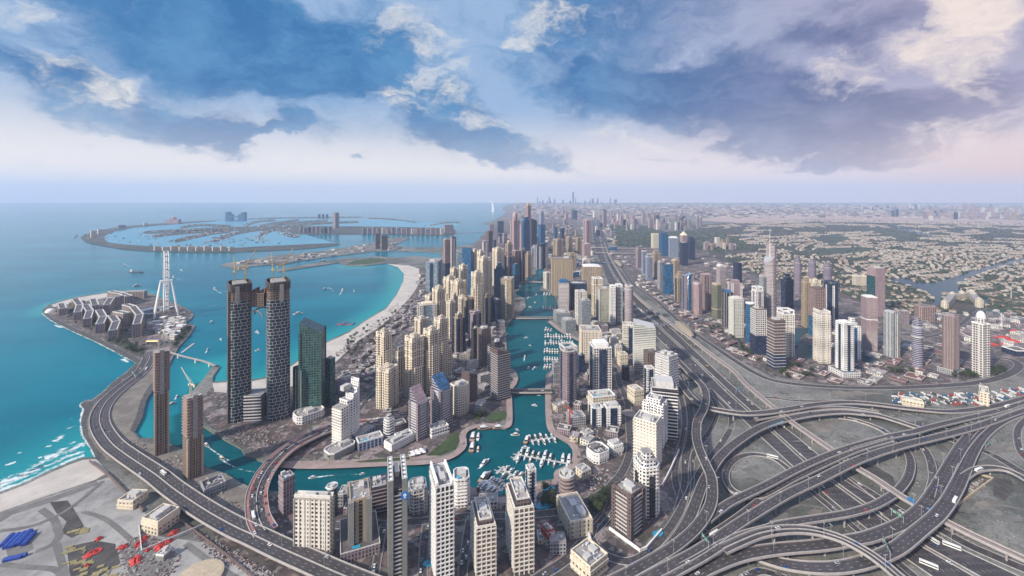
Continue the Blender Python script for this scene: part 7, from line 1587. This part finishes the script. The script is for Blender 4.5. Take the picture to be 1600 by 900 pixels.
# footbridge to the island and its jetty, breakwater
P = path3([(256, 547, 4), (285, 556, 6), (318, 564, 6), (336, 571, 5)], 5); N = sides(P); o0 = P[8].copy(); o0.z = 0; r = tag(empty('pier_bridge', o0), 'narrow footbridge on trestles linking the wheel island and the beach spit', 'footbridge'); L_ = [p-o0 for p in P]
m = MB(); wall_strip(m, L_, N, 0, 6, -1, 0); m.build('deck', deck_m, r)
for i in (4, 8, 12):
    m = MB(); m.bar((L_[i].x, L_[i].y, -3), (L_[i].x, L_[i].y, L_[i].z), 2.2, 8); m.build('pier', PAR['white'], r)
p, q = G(284, 550, 2), G(303, 536, 2); c = (p+q)/2; m = MB(); m.box(0, 0, -1, 1.2, (q-p).length, 5); tag(m.build('jetty', pont_m, None, (c.x, c.y, 0), math.atan2((q-p).y, (q-p).x)), 'straight jetty branching from the island footbridge', 'jetty')
# ---- cars
def carmesh(col, L=4.6, W=1.9, H=1.45, name='car'):
    m = MB(); m.prism([(-L/2, -W/2), (L/2-.3, -W/2), (L/2, -W*.36), (L/2, W*.36), (L/2-.3, W/2), (-L/2, W/2)], .3, H*.58, True)
    a, b_ = [(-L*.40, -W*.45), (L*.22, -W*.45), (L*.22, W*.45), (-L*.40, W*.45)], [(-L*.30, -W*.38), (L*.08, -W*.38), (L*.08, W*.38), (-L*.30, W*.38)]
    for i in range(4): j = (i+1) % 4; m.poly([(*a[i], H*.58+.01), (*a[j], H*.58+.01), (*b_[j], H), (*b_[i], H)], None, 1)
    m.cap(b_, H+.01)
    for x in (-L*.3, L*.3):
        for y in (-1, 1): m.bar((x, y*W*.5, .32), (x, y*W*.42, .32), .33, 8, m=2)
    return m.mesh(name, [plain('car paint '+col[0], col[1], .3, var=.05), glass_b, PAR['dark']])
def busmesh(col, L=12, W=2.6, H=3.1, name='bus'):
    m = MB(); m.box(0, 0, .4, H, L, W); m.box(0, 0, H*.5, H*.82, L*.96, W+.06, 0, 1); m.box(0, 0, H+.02, H+.35, L*.5, W*.6)
    for x in (-L*.32, L*.34):
        for y in (-1, 1): m.bar((x, y*W*.52, .5), (x, y*W*.4, .5), .5, 8, m=2)
    return m.mesh(name, [plain('bus paint '+col[0], col[1], .4, var=.05), glass_b, PAR['dark']])
CC = [('white', (.75, .75, .75)), ('white', (.75, .75, .75)), ('silver', (.42, .43, .45)), ('black', (.03, .03, .035)), ('white', (.75, .75, .75)), ('red', (.38, .04, .04)), ('grey', (.18, .18, .19)), ('blue', (.03, .08, .25))]
CM = [(c[0], carmesh(c)) for c in CC]; BUSM = busmesh(('white', (.72, .72, .70))); BUSR = busmesh(('red', (.45, .05, .04))); YCAB = carmesh(('yellow', (.6, .42, .05)), 5.2, 2.0, 1.7)
cr_ = random.Random(31); NC = [0]
def traffic(ri, n, where, y0=0, y1=1e9, s=1.15, bus=.05):
    P, N, w_, ln = ROADS[ri]; vis = []
    for i in range(len(P)-1):
        p = P[i]; px = 800+FOC*p.x/p.y; py = EYE+FOC*(CAMZ-p.z)/p.y
        if p.y > 100 and -10 < px < 1610 and y0 < py < min(905, y1): vis.append(i)
    if not vis: return
    used = []
    for _ in range(n*4):
        if n <= 0: break
        i = cr_.choice(vis); f = cr_.random(); lane = cr_.randrange(ln); q = (lane+.5)/ln-.5; p = P[i].lerp(P[i+1], f)+N[i]*q*w_
        if any((p-u).length < 8 for u in used): continue
        used.append(p); d = P[i+1]-P[i]; a = math.atan2(d.y, d.x)+(math.pi if q > 0 else 0); n -= 1; NC[0] += 1
        if cr_.random() < bus: me, nm, cn, ct = BUSM, 'bus', 'white', 'bus'
        else: cn, me = cr_.choice(CM); nm = ct = 'car'
        tag(inst(me, nm, None, (p.x, p.y, p.z+.05), a, s), '%s %s driving %s' % (cn, ct, where), ct, '%s %ss %s' % (cn, ct, where))
for i, (P_, N_, w_, ln_) in enumerate(ROADS):
    zm = max(p.z for p in P_)-GZ; ym = sum(p.y for p in P_)/len(P_)
    if i < 2: traffic(i, 48, 'on the wide highway', 430)
    elif ln_ == 5: traffic(i, 52, 'in the queue on the curved canal bridge', s=1.2, bus=.04)
    elif ln_ == 6: traffic(i, 16, 'on the coastal viaduct')
    elif ym < 1500 and zm > 13: traffic(i, 6, 'on a flyover of the interchange')
    elif ym < 1500 and zm > 5: traffic(i, 3, 'on a bridge or ramp')
    elif ym < 1400: traffic(i, 7 if i > 18 else 4, 'along a street or slip road')
for lb, x, y, me, a in (('white bus on the highway shoulder, just past the wide eastern flyover', 1487, 856, BUSM, -.72), ('white coach on the highway just below the wide eastern flyover', 1451, 885, BUSM, -.72), ('white coach on the circular loop ramp', 1207, 716, BUSM, -.5), ('yellow taxi on the highway below the bronze station', 1105, 572, YCAB, -.7)):
    p = G(x, y); tag(inst(me, 'coach' if me is not YCAB else 'taxi', None, p+Vector((0, 0, .6)), a, 1.25), lb, 'bus' if me is not YCAB else 'taxi')
# ---- yards
yr = random.Random(12)
def truck(p, a, col, label, group):
    o = tag(empty('truck', p, a), label, 'truck', group); m = MB(); m.box(-1.5, 0, 1.0, 3.6, 8.5, 2.5); m.build('cargo_box', col, o); m = MB(); m.box(4.1, 0, .6, 2.9, 2.2, 2.4); m.build('cab', PAR['white'], o)
    m = MB(); m.box(0, 0, .35, .98, 10, 1.2); m.build('chassis', PAR['dark'], o)
TK = [('white', PAR['white']), ('red', PAR['red']), ('blue', PAR['blue']), ('pale', PAR['pale']), ('white', PAR['white']), ('dark', PAR['dark'])]
k = 0
for _ in range(600):
    if k > 84: break
    x, y = yr.uniform(1396, 1600), yr.uniform(616, 633); y -= max(0, (x-1520))*.10
    p = G(x, y)
    if hit(p.x, p.y, 4.5) or near_road(p.x, p.y, 5): continue
    n_, c_ = yr.choice(TK); truck(p, yr.choice((1.35, 1.45, .1)), c_, '%s truck parked in the crowded yard by the long flyover' % n_, '%s trucks in the yard' % n_); occ_add(p.x, p.y, 4); k += 1
blue_r = plain('blue sheeting', (.012, .055, .32), .6, var=.25, scale=.6); red_t = plain('red sheeting', (.52, .045, .035), .7, var=.3, scale=.4)
for i, (x, y, L, W) in enumerate(((11, 844, 19, 4.6), (19, 845, 23, 5), (28, 843, 24, 5.4), (37, 840, 24, 5.4), (45, 842, 20, 4.6), (20, 872, 15, 5), (35, 868, 7, 4))):
    p = G(x, y+2); r = tag(empty('site_shed', p, 1.95 if i < 5 else .35), 'blue sheeted site shed, %s' % ('first of five from the sea side', 'second of five from the sea side', 'middle of the five in a row', 'fourth of five from the sea side', 'last of five, shorter', 'long one apart from the row', 'smallest one apart from the row')[i], 'shed')
    m = MB(); m.box(0, 0, 0, 2.6, L, W); m.build('walls', blue_r, r); m = MB()
    m.poly([(-L/2, -W/2-.3, 2.6), (L/2, -W/2-.3, 2.6), (L/2, 0, 3.6), (-L/2, 0, 3.6)]); m.poly([(-L/2, 0, 3.6), (L/2, 0, 3.6), (L/2, W/2+.3, 2.6), (-L/2, W/2+.3, 2.6)]); m.build('roof', blue_r, r)
def heap(p, r0, h, mat, label, name, cat, group=None):
    m = MB(); n = 22; rings = []
    for q, z in ((1, 0), (.9, .5), (.62, .7), (.35, 1.15), (.12, .9)): rings.append([(r0*q*math.cos(2*math.pi*k/n)*yr.uniform(.6, 1.3), r0*q*math.sin(2*math.pi*k/n)*yr.uniform(.6, 1.3)*.7, h*z*yr.uniform(.6, 1.3)) for k in range(n)])
    for A, B in zip(rings, rings[1:]):
        for k in range(n): m.poly([A[k], A[(k+1) % n], B[(k+1) % n], B[k]])
    m.poly(rings[-1]); return tag(m.build(name, mat, None, p, yr.uniform(0, 3)), label, cat, group)
for x, y, s, lb in ((145, 865, 8, 'big red sheeted heap among the yellow formwork'), (136, 885, 3, 'small pink red heap among the yellow formwork'), (154, 843, 4, 'red heap by the dark soil patch'), (192, 856, 5, 'red heap at the corner of the red yard'), (218, 850, 6, 'red heap beside the dark pile rows'), (226, 842, 5, 'red heap below the cream walled block'), (212, 877, 9, 'largest red heap in the red yard'), (250, 855, 8, 'red heap in front of the pale workshop'), (257, 848, 6, 'red heap joining the one by the workshop'), (271, 833, 5, 'single red heap below the viaduct'), (230, 860, 4, 'small red heap in the middle of the red yard'), (266, 846, 4, 'narrow red heap near the workshop roof')):
    heap(G(x, y), s, 2.6, red_t, lb, 'material_heap', 'heap')
for x, y, s, lb in ((1566, 528, 22, 'wide red tarpaulin heap in the eastern yard'), (1580, 533, 20, 'red tarpaulin heap touching the wide one'), (1572, 539, 12, 'small red tarpaulin heap'), (1553, 539, 10, 'single red tarpaulin heap apart from the others'), (1585, 518, 11, 'red tarpaulin heap furthest back in the yard')): heap(G(x, y), s, 4, red_t, lb, 'tarpaulin_heap', 'heap')
yel_f = plain('yellow formwork', (.36, .31, .15), .8, var=.3, scale=.8)
for k in range(64):
    x, y = yr.choice(((yr.uniform(105, 140), yr.uniform(852, 882)), (yr.uniform(120, 188), yr.uniform(878, 905)), (yr.uniform(112, 132), yr.uniform(828, 834)))); p = G(x, y)
    if hit(p.x, p.y, 2): continue
    m = MB(); n_ = yr.randint(2, 5); L = yr.uniform(5, 9)
    for j in range(n_): m.box(0, (j-n_/2)*.9, .02*j, .8+.3*yr.random(), L, .6)
    tag(m.build('formwork_bundle', yel_f, None, p, yr.choice((.45, .5, 2.0))), 'bundle of yellow formwork beams in the storage yard', 'bundle', 'bundles of yellow formwork'); occ_add(p.x, p.y, 1.6)
rubble = [plain('site clutter %d' % k, c, .9, var=.3, scale=.6) for k, c in enumerate(((.10, .075, .07), (.30, .28, .27), (.20, .10, .09), (.42, .40, .38)))]
def litter(poly, n, name, label, s0=1.0, s1=4.0):
    m = MB()
    for _ in range(n):
        p = G(*sample(poly, yr))
        if hit(p.x, p.y, 1) or near_road(p.x, p.y, 1): continue
        m.box(p.x, p.y, GZ+.02, GZ+yr.uniform(.3, 1.5), yr.uniform(s0, s1), yr.uniform(s0, s1), yr.uniform(0, 3), yr.randrange(4))
    tag(m.build(name, rubble), label, 'debris', kind='stuff')
litter([(180, 855), (225, 832), (260, 850), (285, 870), (270, 905), (200, 905)], 300, 'yard_debris', 'dark clutter of pipes and boxes in the red yard', .6, 2.2)
litter([(285, 815), (330, 842), (400, 880), (440, 905), (400, 905), (330, 870)], 320, 'roadside_debris', 'clutter of parked machines and debris below the viaduct', .6, 2.2)
litter([(185, 690), (220, 690), (290, 715), (330, 745), (350, 775), (390, 800), (330, 780), (250, 730)], 380, 'spit_debris', 'building clutter round the slim unfinished towers', .6, 2.6)
litter([(340, 665), (420, 668), (455, 660), (450, 690), (400, 705), (350, 690)], 260, 'gateway_debris', 'building clutter at the feet of the gateway towers', .6, 2.6)
litter([(862, 655), (915, 660), (970, 665), (960, 690), (905, 690), (870, 672)], 240, 'plot_debris', 'building clutter in the plot below the twin blue and white blocks', .8, 4)
litter([(905, 735), (945, 725), (955, 750), (925, 768), (902, 750)], 150, 'plot_debris', 'building clutter in the fenced plot by the round brown tower', .8, 3)
litter([(1510, 752), (1535, 742), (1545, 752), (1505, 785), (1495, 785)], 150, 'plot_debris', 'debris inside the walled triangle by the eastern wide flyover', .8, 3)
litter([(245, 475), (296, 486), (298, 494), (288, 502), (262, 495)], 120, 'island_debris', 'building clutter round the wheel', 2, 6)
P = path3([(1496, 790, .1), (1520, 772, .1), (1552, 748, .1), (1530, 742, .1)], 1); N = sides(P); m = MB(); wall_strip(m, P, N, 0, 1.2, -.2, 2.4); tag(m.build('plot_wall', PAR['sand']), 'low pale wall round the debris plot in the interchange', 'wall')
P = path3([(140, 722, .1), (172, 746, .1), (224, 800, .1)], 2); N = sides(P); m = MB(); wall_strip(m, P, N, 0, 1.4, -.2, 3); tag(m.build('lot_wall', PAR['brown']), 'long dark wall between the sandy lot and the walled blocks', 'wall')
P = path3([(282, 815, .1), (340, 858, .1), (398, 905, .1)], 2); N = sides(P); m = MB(); wall_strip(m, P, N, 0, 1.2, -.2, 2.6); tag(m.build('lot_fence', PAR['brown']), 'long dark fence along the viaduct side of the sandy lot', 'fence')
P = path3([(1034, 762, .1), (1048, 735, .1), (1061, 705, .1)], 2); N = sides(P); m = MB(); wall_strip(m, P, N, 0, 1.4, -.2, 4); tag(m.build('sound_wall', PAR['white']), 'white curved wall between the terraced white tower and the slip roads', 'wall')
P = path3([(952, 827, .1), (1000, 862, .1), (1010, 858, .1), (1034, 830, .1)], 1); N = sides(P); m = MB(); wall_strip(m, P, N, 0, 1.6, -.2, 3.2); tag(m.build('plot_wall', PAR['white']), 'white corner wall of the dark brown tower plot', 'wall')
for x, y, a, lb in ((890, 668, 2.0, 'red tower crane in the plot below the twin blue and white blocks'), (1565, 515, 1.0, 'white tower crane in the eastern yard'), (1580, 470, .5, 'white tower crane by the lake road')):
    crane(G(x, y), 30 if y > 600 else 45, 24 if y > 600 else 40, a, lb, 0.02, PAR['red'] if y > 600 else PAR['white'])
for x, y, s in ((858, 765, 9), (850, 790, 12), (672, 880, 8), (1028, 835, 7), (1040, 612, 5)):
    p = G(x, y); m = MB(); m.lathe([(s, .25), (s, .9), (s*.92, .9), (s*.92, .6), (.01, .61)], 24, sy=.6); tag(m.build('garden_pool', pool_m, None, p+Vector((0, 0, .4)), .4), 'turquoise pool %s' % {858: 'in the garden under the round brown tower', 850: 'beside the slim white marina tower', 672: 'on the terrace between the finned and lattice towers', 1028: 'beside the slip road wall', 1040: 'by the striped towers'}[x], 'pool')
p = G(311, 905); m = MB(); m.lathe([(22, 0), (22, 3), (20, 3.2), (.1, 4)], 32); tag(m.build('round_tank', PAR['sand'], None, p), 'round sandy coloured roof at the bottom edge by the lot', 'tank')
for i, (x, y) in enumerate(((645, 711), (652, 709), (659, 707))):
    m = MB(); m.prism([(-6, -6), (6, -6), (6, 6), (-6, 6)], 2.5, 7, False, taper=.06); m.bar((0, 0, 0), (0, 0, 7), .2, 5); tag(m.build('tensile_canopy', PAR['white'], None, G(x, y), .3), 'white peaked canopy on the promenade, one of three', 'canopy', 'promenade canopies')
ur = random.Random(77)
for k in range(70):
    x = ur.uniform(520, 640); y = 600-(x-500)*.80-ur.uniform(2, 14)-14; p = G(x, y)
    if not pip(p.x, p.y, land_poly) or near_coast(p.x, p.y, 6) or hit(p.x, p.y, 3): continue
    m = MB(); m.lathe([(2.6, 2.2), (.05, 3.2)], 8); m.bar((0, 0, 0), (0, 0, 3), .08, 4); tag(m.build('beach_umbrella', rubble[ur.choice((0, 2))], None, p), 'dark beach umbrella on the pale sand of the bay', 'beach umbrella', 'umbrellas on the bay beach')
# ------------------------------------------------------------------ the air
hz = MB(); hz.prism([(-40500, -2600), (40500, -2600), (40500, FAR+300), (-40500, FAR+300)], -6, 985, True, bottom=True)
hm = bpy.data.materials.new('haze'); hm.use_nodes = True; t = NT(hm.node_tree); t.n.clear()
pv = t.node('ShaderNodeVolumePrincipled'); pv.inputs['Color'].default_value = (.58, .73, .98, 1); pv.inputs['Density'].default_value = 4.6e-5
pv.inputs['Anisotropy'].default_value = 0.0
ou = t.node('ShaderNodeOutputMaterial'); t.l.new(pv.outputs[0], ou.inputs['Volume'])
tag(hz.build('haze', hm), kind='stuff')
